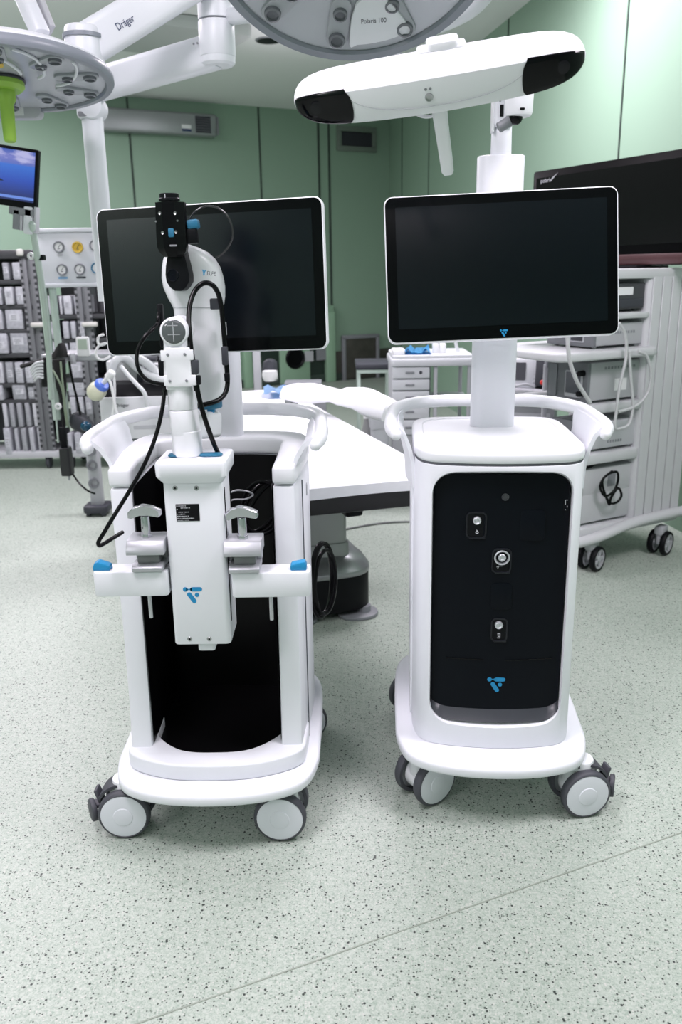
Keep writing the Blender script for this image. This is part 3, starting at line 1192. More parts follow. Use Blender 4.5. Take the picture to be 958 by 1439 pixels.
# ================================================================== TRACKING CAMERA on the right cart
def make_tracker():
    loc = at(613, 112, 1.90)
    rot = (Matrix.Rotation(R(-7), 3, 'Z') @ Matrix.Rotation(R(-6.5), 3, 'Y') @ Matrix.Rotation(R(29), 3, 'X')).to_euler()
    t = thing('tracking_camera', 'long white optical tracking camera with two black lens windows, above the right screen', 'tracking camera', loc, rot=rot)
    HWD = 0.300

    def section(u):
        """closed cross-section (depth y, height z) at width position u; front is -y"""
        s = abs(u) / HWD
        k = (1 - s ** 8.0) ** 0.5 if s < 1 else 0.0          # end rounding
        g = 1 - 0.20 * s ** 1.7                              # slight taper of the height
        top, bot = 0.056 * g, -0.052 * (1 - 0.12 * s ** 2)
        mid = 0.020 * g
        zc = 0.0
        bowd = 0.030 * s ** 2                                # ends swept back
        pts = []
        raw = [(-0.046, bot * 0.93), (-0.050, bot * 0.75), (-0.052, bot * 0.3), (-0.052, mid * 0.4), (-0.051, mid), (-0.036, mid + (top - mid) * 0.55),
               (-0.018, top * 0.92), (0.004, top), (0.026, top * 0.93), (0.040, top * 0.5), (0.042, 0), (0.040, bot * 0.7), (0.026, bot * 0.98), (-0.030, bot)]
        kk = max(0.03, k)
        for y, z in raw:
            yy = bowd + (y * (0.35 + 0.65 * kk))
            pts.append((u, yy, z * kk))
        return pts
    us = [-HWD, -0.2985, -0.295, -0.288, -0.278, -0.262, -0.24, -0.21, -0.17, -0.12, -0.06, 0]
    us = us + [-x for x in us[-2::-1]]
    bm = new()
    add_loft(bm, [section(u) for u in us])
    obj('housing', bm, WHITE2, t, 26)
    # dark lens windows wrap the ends of the front face
    for s in (-1, 1):
        bm = new()
        rows = []
        n = 22
        for i in range(n + 1):
            row = []
            for j in range(13):
                v = j / 12
                inner = 0.180 - 0.012 * math.sin(PI * v)
                if s < 0:
                    inner = 0.188 - 0.014 * math.sin(PI * v)
                u = inner + (0.2965 - inner) * (i / n) ** 0.85
                sec = section(s * u)
                # front strip of the section, low to high
                strip = [Vector(p) for p in (sec[13], sec[0], sec[1], sec[2], sec[3], sec[4], sec[5])]
                f = 0.55 + v * 4.75
                k_ = min(5, int(f))
                p = strip[k_].lerp(strip[k_ + 1], f - k_)
                row.append(p + Vector((0, -0.0022, 0)))
            rows.append(row)
        front = [[tuple(p) for p in r_] for r_ in rows]
        b2 = new()
        vf = [[b2.verts.new(p) for p in r_] for r_ in front]
        vb = [[b2.verts.new((p[0], p[1] + 0.008, p[2] * 0.96)) for p in r_] for r_ in front]
        for i in range(n):
            for j in range(12):
                b2.faces.new((vf[i][j], vf[i + 1][j], vf[i + 1][j + 1], vf[i][j + 1]))
                b2.faces.new((vb[i][j], vb[i][j + 1], vb[i + 1][j + 1], vb[i + 1][j]))
        for j in range(12):
            b2.faces.new((vf[0][j], vf[0][j + 1], vb[0][j + 1], vb[0][j]))
            b2.faces.new((vf[n][j + 1], vf[n][j], vb[n][j], vb[n][j + 1]))
        for i in range(n):
            b2.faces.new((vf[i + 1][0], vf[i][0], vb[i][0], vb[i + 1][0]))
            b2.faces.new((vf[i][12], vf[i + 1][12], vb[i + 1][12], vb[i][12]))
        bmesh.ops.recalc_face_normals(b2, faces=b2.faces)
        merge(bm, b2)
        w = obj('lens_window', bm, GLOSSB, t, 50)
        bm = new()
        sec = section(s * 0.247)
        add_lathe(bm, [(0.0, 0.003), (0.010, 0.0028), (0.013, 0.0022), (0.0132, 0.0)][::-1], T(s * 0.25, sec[3][1] - 0.0015, -0.006) @ E(90, 0, 0), 24)
        obj('lens', bm, mat('lens_glass', (0.003, 0.003, 0.006), 0.08, spec=0.3), w)
    # curved joint line round the middle of the front
    bm = new()
    pts = []
    for i in range(41):
        f = i / 40
        a = PI + PI * f
        u = 0.165 * math.cos(a) * (1 if True else 1)
        zz = 0.030 + 0.056 * math.sin(a)
        u = 0.188 * (abs(math.cos(a)) ** 0.75) * (1 if math.cos(a) > 0 else -1)
        pts.append((u, 0, zz))
    for i, p in enumerate(pts):
        s_ = abs(p[0]) / HWD
        pts[i] = (p[0], section(p[0])[3][1] - 0.0002 if p[2] < 0.017 else section(p[0])[4][1] - 0.0002 + max(0, p[2] - 0.02) * 0.5, p[2] - 0.006)
    add_tube(bm, pts, 0.0006, 6, 0)
    obj('joint_line', bm, LGREY, t)
    # positioning port and two indicator dots
    bm = new()
    y = section(0)[3][1]
    add_ring(bm, [(0.0045, 0.0), (0.0045, 0.002), (0.0075, 0.003), (0.0085, 0.0)], T(-0.018, y, -0.014) @ E(90, 0, 0), 24)
    add_lathe(bm, [(0.0, 0.0012), (0.0045, 0.001)][::-1], T(-0.018, y, -0.014) @ E(90, 0, 0), 16)
    obj('laser_port', bm, STEEL, t)
    for dx in (-0.0235, -0.0145):
        bm = new()
        add_lathe(bm, [(0.0, 0.0008), (0.0025, 0.0006), (0.003, 0.0)][::-1], T(dx, y, 0.002) @ E(90, 0, 0), 14)
        obj('indicator', bm, MGREY, t)
    # grip hanging from the middle
    bm = new()
    gp = rr(0.030, 0.016, 0.007, 5)
    add_loft(bm, [[(x * k_ + dx, yy * k_ - 0.025, z) for x, yy in gp] for z, k_, dx in ((-0.035, 1.12, 0.0), (-0.08, 1.0, 0.002), (-0.155, 0.93, 0.006), (-0.182, 0.88, 0.007), (-0.189, 0.6, 0.0075))])
    obj('grip', bm, WHITE2, t, 50)
    # clamp on the top and looped lead behind
    bm = new()
    add_prism(bm, rr(0.066, 0.05, 0.012), 0.048, 0.070, 0.006, M=T(0.018, 0.02, 0))
    add_prism(bm, rr(0.100, 0.05, 0.012), 0.046, 0.058, 0.005, M=T(0.015, 0.02, 0))
    obj('clamp_block', bm, WHITE2, t)
    bm = new()
    add_tube(bm, [(-0.058, 0.02, -0.045), (-0.05, 0.01, -0.062), (-0.03, 0.004, -0.071), (-0.008, 0.004, -0.070), (0.004, 0.008, -0.06)], 0.0032, 10)
    obj('lead', bm, WHITE2, t)
    return t


trk = make_tracker()
# jointed bracket carrying it, on top of the column of the right cart
bc = (RC[0] + 0.012 * math.cos(RYAW) - 0.128 * math.sin(RYAW), RC[1] + 0.128 * math.cos(RYAW), 1.685)
bt = thing('camera_bracket', 'white jointed bracket on top of the tall column, holding the tracking camera', 'bracket', bc)
bm = new()
add_cyl(bm, (0, 0, 0), (0, 0, 0.075), 0.027, 0.026, 28, 0.004)
obj('neck', bm, WHITE, bt)
bm = new()
add_box(bm, (0.0, -0.005, 0.120), (0.050, 0.06, 0.105), 0.008, 3)
arm_ = add_box(bm, (0.012, -0.11, 0.158), (0.038, 0.22, 0.036), 0.01, 3, M=E(-8, 0, 0))
obj('link', bm, WHITE, bt)
bm = new()
add_box(bm, (-0.0262, -0.012, 0.118), (0.006, 0.035, 0.125), 0.003)
obj('cover_strip', bm, WHITE2, bt)
bm = new()
add_box(bm, (-0.008, -0.0358, 0.104), (0.009, 0.003, 0.028))
add_box(bm, (-0.013, -0.0358, 0.150), (0.003, 0.003, 0.05))
obj('cable_slot', bm, BLACK, bt)
j = at(729, 144, 2.28) - Vector(bc)
bm = new()
add_cyl(bm, (j.x, j.y, j.z - 0.034), (j.x, j.y, j.z + 0.040), 0.034, 0.036, 28, 0.010)
jo = obj('joint_cap', bm, WHITE2, bt)
bm = new()
add_prism(bm, rr(0.012, 0.005, 0.0024), 0, 0.002, M=T(j.x + 0.002, j.y - 0.033, j.z - 0.020) @ XZ)
obj('cap_slot', bm, BLACK, jo)
a = at(700, 180, 2.28) - Vector(bc)
b = at(722, 166, 2.28) - Vector(bc)
bm = new()
add_cyl(bm, a, b, 0.013, n=20, bev=0.003)
lv = obj('lever', bm, MGREY, bt)
bm = new()
add_sphere(bm, at(724, 165, 2.275) - Vector(bc), 0.018)
obj('lever_knob', bm, GLOSSB, lv)
bm = new()
add_tube(bm, [at(x, y, 2.285) - Vector(bc) for x, y in ((712, 140), (710.5, 155), (713, 166), (721, 173))], 0.003, 8)
add_tube(bm, [at(x, y, 2.36) - Vector(bc) for x, y in ((712, 183), (715, 195), (714, 212))], 0.003, 8)
obj('lead', bm, WHITE2, bt)

# ================================================================== ROBOT ARM docked in the open cart
TY = 1.80                                                     # front face of the tower
ta = at(271.5, 680, TY)
TX = at(278, 800, TY).x
RA = Vector((TX, TY + 0.06, 0.0))
ra = thing('robot_arm', 'white robot arm on its box tower, black gripper on top, docked in the open cart', 'robot arm', RA)


def L(px, py, Y):
    """arm-local point"""
    return at(px, py, Y) - RA


zt = at(270, 676, TY).z
zb = at(285, 906, TY).z
TW = 0.132
bm = new()
add_prism(bm, rr(TW, 0.125, 0.012, 4), zb, zt + 0.004, 0.004, M=T(0, 0.0025, 0))
tower = obj('tower_case', bm, WHITE, ra)
bm = new()
zh = at(265, 648, TY).z
add_loft(bm, [[(x, y, z) for x, y in rr(w, d, 0.014, 4)] for z, w, d in ((zt - 0.004, TW + 0.002, 0.128), (zt + 0.012, 0.156, 0.152), (zh - 0.006, 0.158, 0.154), (zh - 0.001, 0.154, 0.15), (zh, 0.148, 0.144))])
hd = obj('tower_head', bm, WHITE, ra, 35)
for s in (-1, 1):
    bm = new()
    add_prism(bm, rr(0.052, 0.03, 0.012), 0, 0.006, 0.003, M=T(s * 0.035 + 0.002, -0.008, zh))
    obj('release_pad', bm, BLUED, hd)
for px, py in ((246, 686), (276, 686), (266.5, 898), (294, 898)):
    p = L(px, py, TY)
    bm = new()
    add_lathe(bm, [(0.0, 0.0005), (0.0025, 0.0008), (0.0045, 0.0012), (0.0058, 0.0)][::-1], T(*p) @ E(90, 0, 0), 18)
    sc = obj('screw', bm, STEEL, tower)
    bm = new()
    add_lathe(bm, [(0.0, 0.0013), (0.0024, 0.0012)][::-1], T(*p) @ E(90, 0, 0), 6)
    obj('screw_socket', bm, BLACK, tower)
# rating plate with lines of print
c0, c1 = L(246.5, 708.5, TY), L(281, 732, TY)
bm = new()
mx, mz = (c0.x + c1.x) / 2, (c0.z + c1.z) / 2
add_prism(bm, rr(c1.x - c0.x, c0.z - c1.z, 0.001, 2), 0, 0.0008, M=T(mx, -0.06, mz) @ XZ)
pl = obj('rating_plate', bm, BLACK, ra, flat=True)
hh = c0.z - c1.z
for i, (x0, ln_, gl) in enumerate(((0.03, 0.42, 7), (0.2, 0.42, 6), (0.03, 0.06, 1), (0.10, 0.45, 8), (0.04, 0.36, 7), (0.04, 0.5, 10), (0.04, 0.74, 13), (0.04, 0.5, 8))):
    bm = new()
    z = c0.z - hh * (0.10 + i * 0.122 if i != 2 else 0.30)
    wpl = c1.x - c0.x
    x = c0.x + wpl * x0
    rnd = random.Random(i)
    st = wpl * ln_ / gl
    for g in range(gl):
        add_box(bm, (x + st * (g + 0.4), -0.0611, z), (st * rnd.uniform(0.35, 0.8), 0.0003, hh * rnd.uniform(0.035, 0.065)))
    obj('print_line', bm, PRINTW, pl, flat=True)
p = L(271.5, 835, TY)
obj('maker_mark', logo_bm(0.044, T(p.x, -0.06, p.z)), BLUE, tower, flat=True)
# slots in the right side and the peg below
for z0_, z1_ in ((at(316, 760, 1.84).z, at(312, 682, 1.84).z), (at(322, 868, 1.84).z, at(318, 772, 1.84).z)):
    bm = new()
    add_prism(bm, rr(0.010, abs(z1_ - z0_), 0.0045), 0, 0.0012, M=T(TW / 2, -0.036, (z0_ + z1_) / 2) @ E(90, 0, 90))
    obj('rail_slot', bm, BLACK, tower)
bm = new()
add_prism(bm, rr(0.040, 0.040, 0.006), zb - 0.030, zb + 0.002, 0.003, M=T(0.003, -0.01, 0))
obj('foot_peg', bm, WHITE, ra)


# side beams with blue latches, rail clamps with star knobs
def side_beam(px0, px1, py_t, py_b, pyr, latch, side):
    a, b = L(px0, py_t, 1.79), L(px1, py_b, 1.79)
    w, h = b.x - a.x, a.z - b.z
    bm = new()
    add_prism(bm, rr(w, 0.062, 0.012, 4), b.z, a.z, 0.004, M=T((a.x + b.x) / 2, 1.79 - RA.y + 0.031, 0))
    o = obj('side_beam', bm, WHITE, ra)
    q = L(latch[0], latch[1], 1.80)
    bm = new()
    add_prism(bm, [(-0.020, 0), (0.019, 0), (0.019, 0.010), (0.012, 0.014), (-0.008, 0.021), (-0.016, 0.018), (-0.020, 0.008)] if side < 0 else [(-0.019, 0), (0.018, 0), (0.018, 0.012), (0.014, 0.021), (-0.016, 0.015), (-0.019, 0.010)],
              -0.013, 0.013, 0.0025, M=T(q.x, q.y + 0.014, a.z) @ XZ)
    obj('latch', bm, BLUE, o, label='blue latch button')
    # thin rod hanging below
    return o, a.z


blt, zl_ = side_beam(129, 237, 805, 838, 0, (142, 798), -1)
brt, zr_ = side_beam(324, 437, 806, 839, 0, (419.5, 799), 1)
for o, px in ((blt, (210, 212, 868)), (brt, (380.5, 381.5, 871))):
    a = L(px[0], 838, 1.83)
    b = L(px[1], px[2], 1.83)
    bm = new()
    add_cyl(bm, (a.x, a.y, a.z + 0.01), (a.x, b.y, b.z), 0.0045, n=12, bev=0.001)
    obj('guide_rod', bm, OFFW, o)


def rail_clamp(px, z0, side):
    """mattress-rail clamp: ribbed block, two jaws, a screw with a bent handle"""
    q = L(px, 790, 1.80)
    x, y = q.x, 1.782 - RA.y
    bm = new()
    # upper jaw, chamfered front
    prof = [(-0.004, 0.043), (-0.004, 0.051), (0.008, 0.072), (0.014, 0.075), (0.075, 0.075), (0.075, 0.043)]
    add_loft(bm, [[(xx, y + yy, zz) for yy, zz in prof] for xx in (x - 0.045, x + 0.040)])
    bevel(bm, 0.002, 2)
    bl = obj('clamp_jaw', bm, ALU, ra)
    bm = new()
    prof = [(0.0, 0.002), (0.0, 0.012), (0.010, 0.018), (0.075, 0.018), (0.075, 0.002)]
    add_loft(bm, [[(xx, y + yy, zz) for yy, zz in prof] for xx in (x - 0.036, x + 0.034)])
    bevel(bm, 0.002, 2)
    obj('lower_jaw', bm, ALU, bl)
    bm = new()
    add_box(bm, (x, y + 0.037, 0.031), (0.050, 0.044, 0.026), 0.003)
    obj('jaw_screw_housing', bm, mat('jaw_grey', (0.20, 0.205, 0.215), 0.45, 0.3), bl)
    for gx in (x - 0.03, x + 0.030):
        bm = new()
        add_box(bm, (gx, y + 0.062, 0.031), (0.012, 0.02, 0.026), 0.002)
        obj('guide_post', bm, LGREY, bl)
    bm = new()
    add_cyl(bm, (x + 0.001, y + 0.026, -0.002), (x + 0.001, y + 0.026, 0.006), 0.010, 0.014, 20, 0.001)
    obj('screw_foot', bm, ALU, bl)
    bm = new()
    add_cyl(bm, (x - 0.004, y + 0.034, 0.073), (x - 0.004, y + 0.034, 0.125), 0.0105, 0.0095, 20, 0.002)
    add_cyl(bm, (x - 0.004, y + 0.034, 0.073), (x - 0.004, y + 0.034, 0.083), 0.0125, 0.0125, 6, 0.001)
    sp = obj('clamp_spindle', bm, CHROME, bl)
    bm = new()
    ht = [(-0.037, 0.122), (-0.032, 0.121), (-0.012, 0.128), (0.012, 0.128), (0.034, 0.124), (0.037, 0.127), (0.036, 0.138), (0.018, 0.146), (-0.006, 0.150), (-0.026, 0.144), (-0.037, 0.134)]
    add_loft(bm, [[(x - 0.004 + xx * k_, yy, zz) for xx, zz in ht] for yy, k_ in ((y + 0.022, 0.9), (y + 0.026, 1.0), (y + 0.043, 1.0), (y + 0.047, 0.9))])
    obj('clamp_handle', bm, CHROME, bl, 30)
    for o in (bl, *bl.children):
        o.location.z = z0
        o.location.z = z0 if o is bl else 0
    # sub-parts follow the jaw
    bm = new()
    sx = -side
    add_prism(bm, [(0, 0.01), (0.030, 0.012), (0.030, 0.100), (0.004, 0.094), (0, 0.07)] if sx > 0 else [(0, 0.01), (0, 0.07), (-0.004, 0.094), (-0.030, 0.100), (-0.030, 0.012)],
              0, 0.007, 0.002, M=T(x + sx * 0.038, y + 0.066, z0) @ XZ)
    obj('clamp_side_plate', bm, ALUL, ra)
    return bl


for nm, (px, z0_, sd) in (('l', (209, zl_, -1)), ('r', (344, zr_, 1))):
    rail_clamp(px, z0_, sd)

# --- front column of the arm
AY = 1.862
bm = new()
b0, b1 = L(263, 657, AY - 0.02), L(260, 619, AY)
add_lathe(bm, [(0.030, 0), (0.0335, 0.004), (0.0335, (b1 - b0).length - 0.003), (0.031, (b1 - b0).length)], T(b0.x, AY - RA.y, zh - 0.001), 32)
obj('base_joint', bm, WHITE2, ra)
x0 = b0.x
yA = AY - RA.y
z_g = L(260, 613, AY).z
z_s = L(258, 575, AY).z
z_c = L(257, 543, AY).z
z_k = L(244, 466, AY).z
bm = new()
add_cyl(bm, (x0, yA, z_g - 0.016), (x0 - 0.001, yA, z_g + 0.010), 0.0300, n=32)
obj('joint_gap', bm, DGREY, ra)
bm = new()
add_cyl(bm, (x0 - 0.001, yA, z_g + 0.006), (x0 - 0.004, yA, z_s), 0.0335, 0.0325, 32, 0.002)
obj('wrist_sleeve', bm, WHITE2, ra)
bm = new()
xk = L(248, 500, AY).x
add_cyl(bm, (x0 - 0.004, yA, z_s + 0.001), (xk + 0.006, yA, z_c), 0.0322, 0.031, 32, 0.002)
obj('wrist_sleeve', bm, WHITE2, ra)
# elbow link: rises from the sleeve to the round joint facing front
bm = new()
jx, jz = L(244.5, 466, AY - 0.03).x, L(244.5, 466, AY - 0.03).z
add_loft(bm, [[(xx + ox, yA + yy * ky, z) for xx, yy in rr(w, 0.060, 0.020, 5)] for z, w, ox, ky in (
    (z_c - 0.004, 0.060, xk + 0.004, 1.0), (z_c + 0.03, 0.060, xk + 0.001, 1.0), (jz - 0.03, 0.058, jx + 0.001, 1.0), (jz, 0.056, jx, 0.9), (jz + 0.016, 0.048, jx + 0.001, 0.8), (jz + 0.028, 0.022, jx + 0.002, 0.6))])
add_cyl(bm, (jx, yA - 0.036, jz), (jx, yA + 0.06, jz), 0.0302, 0.0302, 36, 0.004)
el = obj('elbow_link', bm, WHITE2, ra)
bm = new()
add_lathe(bm, [(0.0, 0.0035), (0.018, 0.003), (0.0235, 0.0015), (0.0255, 0.0)][::-1], T(jx, yA - 0.0362, jz) @ E(90, 0, 0), 36)
cp = obj('joint_cap', bm, GLASSY, el)
bm = new()
add_box(bm, (jx, yA - 0.0398, jz), (0.0015, 0.0006, 0.040))
add_box(bm, (jx - 0.001, yA - 0.0398, jz + 0.013), (0.022, 0.0006, 0.0015))
add_box(bm, (jx + 0.001, yA - 0.0398, jz - 0.006), (0.026, 0.0006, 0.001))
obj('cap_print', bm, LGREY, el).parent = el
# cable-guide plate with ears
pa, pb = L(225, 489, AY - 0.034), L(276, 543, AY - 0.034)
bm = new()
pcx_, pw, ph = (pa.x + pb.x) / 2, pb.x - pa.x, pa.z - pb.z
e = 0.30
outl = [(-0.36, -0.5), (0.36, -0.5), (0.36, -0.47), (0.5, -0.47), (0.5, -0.2), (0.37, -0.2), (0.37, 0.18), (0.46, 0.18), (0.46, 0.44), (0.36, 0.44), (0.36, 0.5), (-0.36, 0.5), (-0.36, 0.44), (-0.5, 0.44), (-0.5, 0.16), (-0.38, 0.16), (-0.37, -0.2), (-0.46, -0.2), (-0.46, -0.47), (-0.36, -0.47)]
add_prism(bm, [(x * pw, z * ph) for x, z in outl], 0, 0.008, 0.002, M=T(pcx_, yA - 0.028, (pa.z + pb.z) / 2) @ XZ)
gp_ = obj('guide_plate', bm, WHITE2, el)
for px, py in ((235.5, 498.5), (259.5, 498), (238.5, 535.5), (262, 535)):
    q = L(px, py, AY - 0.036)
    bm = new()
    add_lathe(bm, [(0.0, 0.001), (0.0022, 0.0012), (0.0032, 0.0)][::-1], T(q.x, yA - 0.0365, q.z) @ E(90, 0, 0), 14)
    obj('plate_screw', bm, MGREY, el)
# slanted link running back from the base to the upper arm
LYB = 2.00
q0 = L(283, 628, 1.90)
q1 = L(300, 598, LYB)
bm = new()
prof = rr(0.050, 0.062, 0.012, 4)
Mz = along(Vector((x0 + 0.004, yA + 0.03, z_g + 0.018)), Vector((L(298, 600, LYB).x, LYB - RA.y + 0.02, L(298, 598, LYB).z)))
ln3 = (Vector((L(298, 600, LYB).x, LYB - RA.y + 0.02, L(298, 598, LYB).z)) - Vector((x0 + 0.004, yA + 0.03, z_g + 0.018))).length
add_prism(bm, prof, 0, ln3, 0.008, M=Mz)
obj('shoulder_link', bm, WHITE2, ra)
# upper arm: tall rounded limb with a domed head
bm = new()
rings = []
for py, xl, xr, ky in ((343, 244, 262, 0.5), (347, 237, 274, 0.75), (354, 230.5, 288, 0.95), (364, 227, 299, 1.02), (376, 225, 306.5, 1.0), (390, 224.5, 311, 0.96), (404, 227, 313.5, 0.92), (418, 233, 313.5, 0.9), (428, 239, 312, 0.9),
                       (434, 241.5, 309.5, 0.9), (446, 243, 310, 0.92), (470, 247, 313, 0.92), (500, 252, 316, 0.92), (530, 257, 317.5, 0.92), (550, 260, 317, 0.92), (560, 262, 315, 0.9), (566, 267, 309, 0.85)):
    a, b = L(xl, py, LYB - 0.03), L(xr, py, LYB - 0.03)
    cx_, hw = (a.x + b.x) / 2, (b.x - a.x) / 2
    hd_ = 0.052 * ky
    ring = []
    for i in range(28):
        t_ = 2 * PI * i / 28
        c_, s_ = math.cos(t_), math.sin(t_)
        ring.append((cx_ + hw * math.copysign(abs(c_) ** 0.72, c_), LYB - RA.y + hd_ * math.copysign(abs(s_) ** 0.72, s_), (a.z + b.z) / 2))
    rings.append(ring)
add_loft(bm, rings)
up = obj('upper_arm', bm, WHITE2, ra, 60)
bm = new()
zz = L(275, 432, LYB - 0.03)
a, b = L(241.3, 432, LYB - 0.03), L(310.2, 432, LYB - 0.03)
rings = []
for dz in (-0.0008, 0.0008):
    rings.append([((a.x + b.x) / 2 + ((b.x - a.x) / 2 + 0.0008) * math.copysign(abs(math.cos(2 * PI * i / 28)) ** 0.72, math.cos(2 * PI * i / 28)),
                   LYB - RA.y + 0.0478 * math.copysign(abs(math.sin(2 * PI * i / 28)) ** 0.72, math.sin(2 * PI * i / 28)), zz.z + dz) for i in range(28)])
add_loft(bm, rings)
obj('joint_ring', bm, LGREY, up)
# blue collar and block below the upper arm
bm = new()
a = L(290, 563, LYB - 0.02)
add_cyl(bm, (a.x, LYB - RA.y, a.z - 0.020), (a.x, LYB - RA.y, a.z + 0.002), 0.034, n=28, bev=0.003)
obj('lower_collar', bm, BLUED, up)
bm = new()
a = L(295, 575, LYB - 0.03)
add_box(bm, (a.x, a.y + 0.02, a.z), (0.016, 0.03, 0.036), 0.002)
obj('cable_tab', bm, BLUE, up)
# lettering on the head
pT = L(283.5, 385.5, LYB - 0.078)
bm = new()
MT = T(pT.x, pT.y - 0.0, pT.z) @ E(0, 6, 14)
add_prism(bm, [(0, 0.010), (0.003, 0.010), (0.0045, 0.004), (0.006, 0.010), (0.009, 0.010), (0.006, 0.0035), (0.006, -0.002), (0.003, -0.002), (0.003, 0.0035)], 0, 0.0006, M=MT @ XZ)
obj('arm_mark', bm, BLUE, up, flat=True)
text('lettering', 'ELFE', 0.0125, MT @ T(0.0108, -0.0003, -0.0005) @ FRONT, PRINT, up, depth=0.0003, sx=0.8)

# --- black end effector in front of the head
GY = 1.90
bm = new()


def octa(px0, px1, py, Y, d, ch=0.28):
    a, b = L(px0, py, Y), L(px1, py, Y)
    cx_, w, z = (a.x + b.x) / 2, (b.x - a.x), (a.z + b.z) / 2
    h, c_ = d / 2, ch
    pts = [(-0.5 + c_, -0.5), (0.5 - c_, -0.5), (0.5, -0.5 + c_), (0.5, 0.5 - c_), (0.5 - c_, 0.5), (-0.5 + c_, 0.5), (-0.5, 0.5 - c_), (-0.5, -0.5 + c_)]
    return [(cx_ + x * w, Y - RA.y + 0.012 + y * d, z) for x, y in pts]


add_loft(bm, [octa(218, 258.5, 284, GY, 0.058), octa(218.5, 259, 300, GY, 0.058), octa(219.5, 261, 330, GY, 0.058), octa(221, 262, 347, GY, 0.058), octa(224, 261, 354, GY, 0.052), octa(230, 256, 361, GY, 0.040)])
gr = obj('tool_flange', bm, mat('tool_black', (0.003, 0.003, 0.004), 0.3, spec=0.14), ra, 25)
bm = new()
q = L(236.5, 281, GY)
add_lathe(bm, [(0.0225, 0), (0.0225, 0.004), (0.0205, 0.006), (0.0205, 0.0135), (0.0185, 0.015), (0.0, 0.0155)], T(q.x, GY - RA.y + 0.012, q.z - 0.001), 28)
obj('top_cap', bm, BLACK, gr)
bm = new()
add_box(bm, (q.x - 0.005, GY - RA.y - 0.0085, q.z + 0.006), (0.0014, 0.0012, 0.012))
obj('tally_line', bm, PRINTW, gr)
# paddle-shaped lower arm lying against the head
bm = new()
rows = []
for py, xl, xr in ((352, 232, 258), (362, 232, 261), (374, 230, 264), (386, 229.5, 266.5), (396, 231, 266.5), (404, 236, 262), (409, 243, 256)):
    a, b = L(xl, py, GY), L(xr, py, GY)
    rows.append([(a.x, GY - RA.y + 0.026, a.z), (a.x + 0.003, GY - RA.y + 0.008, a.z), ((a.x + b.x) / 2, GY - RA.y + 0.002, a.z), (b.x - 0.003, GY - RA.y + 0.008, b.z), (b.x, GY - RA.y + 0.026, b.z), (b.x, GY - RA.y + 0.07, b.z), (a.x, GY - RA.y + 0.07, a.z)])
add_loft(bm, rows)
pd = obj('tool_paddle', bm, BLACK, ra, 50)
bm = new()
q = L(242, 387, GY - 0.004)
add_lathe(bm, [(0.0, 0.0016), (0.0112, 0.0016), (0.012, 0.0028), (0.0135, 0.001)], T(q.x, GY - RA.y + 0.004, q.z) @ E(90, 0, 0), 28)
add_lathe(bm, [(0.0, 0.0022), (0.002, 0.002), (0.0022, 0.0)][::-1], T(q.x, GY - RA.y + 0.004, q.z) @ E(90, 0, 0), 12)
obj('pivot_ring', bm, PANELB, pd)
yf = GY - RA.y + 0.012 - 0.029
for px, py, r_ in ((224, 299.5, 0.0030), (245.5, 299.5, 0.0030), (228, 327, 0.0030), (246.5, 326, 0.0030), (218.8, 311, 0.0018), (249, 310, 0.0018)):
    q = L(px, py, GY - 0.02)
    bm = new()
    add_ring(bm, [(r_ * 0.4, 0.0008), (r_, 0.002), (r_ * 1.15, 0.0)], T(q.x, yf + 0.0, q.z) @ E(90, 0, 0), 14)
    add_lathe(bm, [(0, 0.0009), (r_ * 0.45, 0.0008)][::-1], T(q.x, yf, q.z) @ E(90, 0, 0), 10)
    obj('flange_screw', bm, STEEL, gr)
bm = new()
q = L(240, 327, GY - 0.02)
add_prism(bm, rr(0.012, 0.018, 0.003), 0, 0.0016, 0.0006, M=T(q.x, yf, q.z) @ XZ)
obj('sensor_window', bm, BLUED, gr)
bm = new()
q = L(243, 345, GY - 0.02)
add_prism(bm, rr(0.016, 0.004, 0.0018), 0, 0.0012, 0.0004, M=T(q.x, yf + 0.001, q.z) @ XZ)
obj('status_strip', bm, MGREY, gr)
# connector on the right with its wire hoop
bm = new()
a, b = L(261, 322, GY + 0.02), L(278, 342, GY + 0.02)
add_box(bm, ((a.x + b.x) / 2, GY - RA.y + 0.02, (a.z + b.z) / 2), (b.x - a.x, 0.030, a.z - b.z), 0.003)
a = L(272, 318, GY + 0.02)
add_box(bm, (a.x - 0.006, GY - RA.y + 0.022, a.z - 0.004), (0.024, 0.022, 0.014), 0.002)
cn = obj('tool_connector', bm, BLACK, gr)
bm = new()
a, b = L(263, 309, GY + 0.02), L(280, 322, GY + 0.02)
add_box(bm, ((a.x + b.x) / 2, GY - RA.y + 0.02, (a.z + b.z) / 2), (b.x - a.x, 0.032, a.z - b.z), 0.004, M=E(0, -6, 0))
obj('connector_plug', bm, BLUED, gr)
bm = new()
add_tube(bm, [L(*p) for p in ((267, 312, 1.925), (269, 304, 1.925), (277, 295, 1.925), (290, 289.5, 1.93), (306, 292, 1.935), (319, 303, 1.94), (326, 319, 1.945), (326.5, 334, 1.95), (320, 348, 1.955), (312, 357, 1.96), (304, 362, 1.97))], 0.0021, 8)
obj('wire_hoop', bm, mat('wire_jacket', (0.03, 0.03, 0.032), 0.2), ra)


def lead(name, pts, r, m=CABLE, smooth=8, parent=ra):
    bm = new()
    add_tube(bm, [L(*p) for p in pts], r, 12, smooth)
    return obj(name, bm, m, parent, 60)


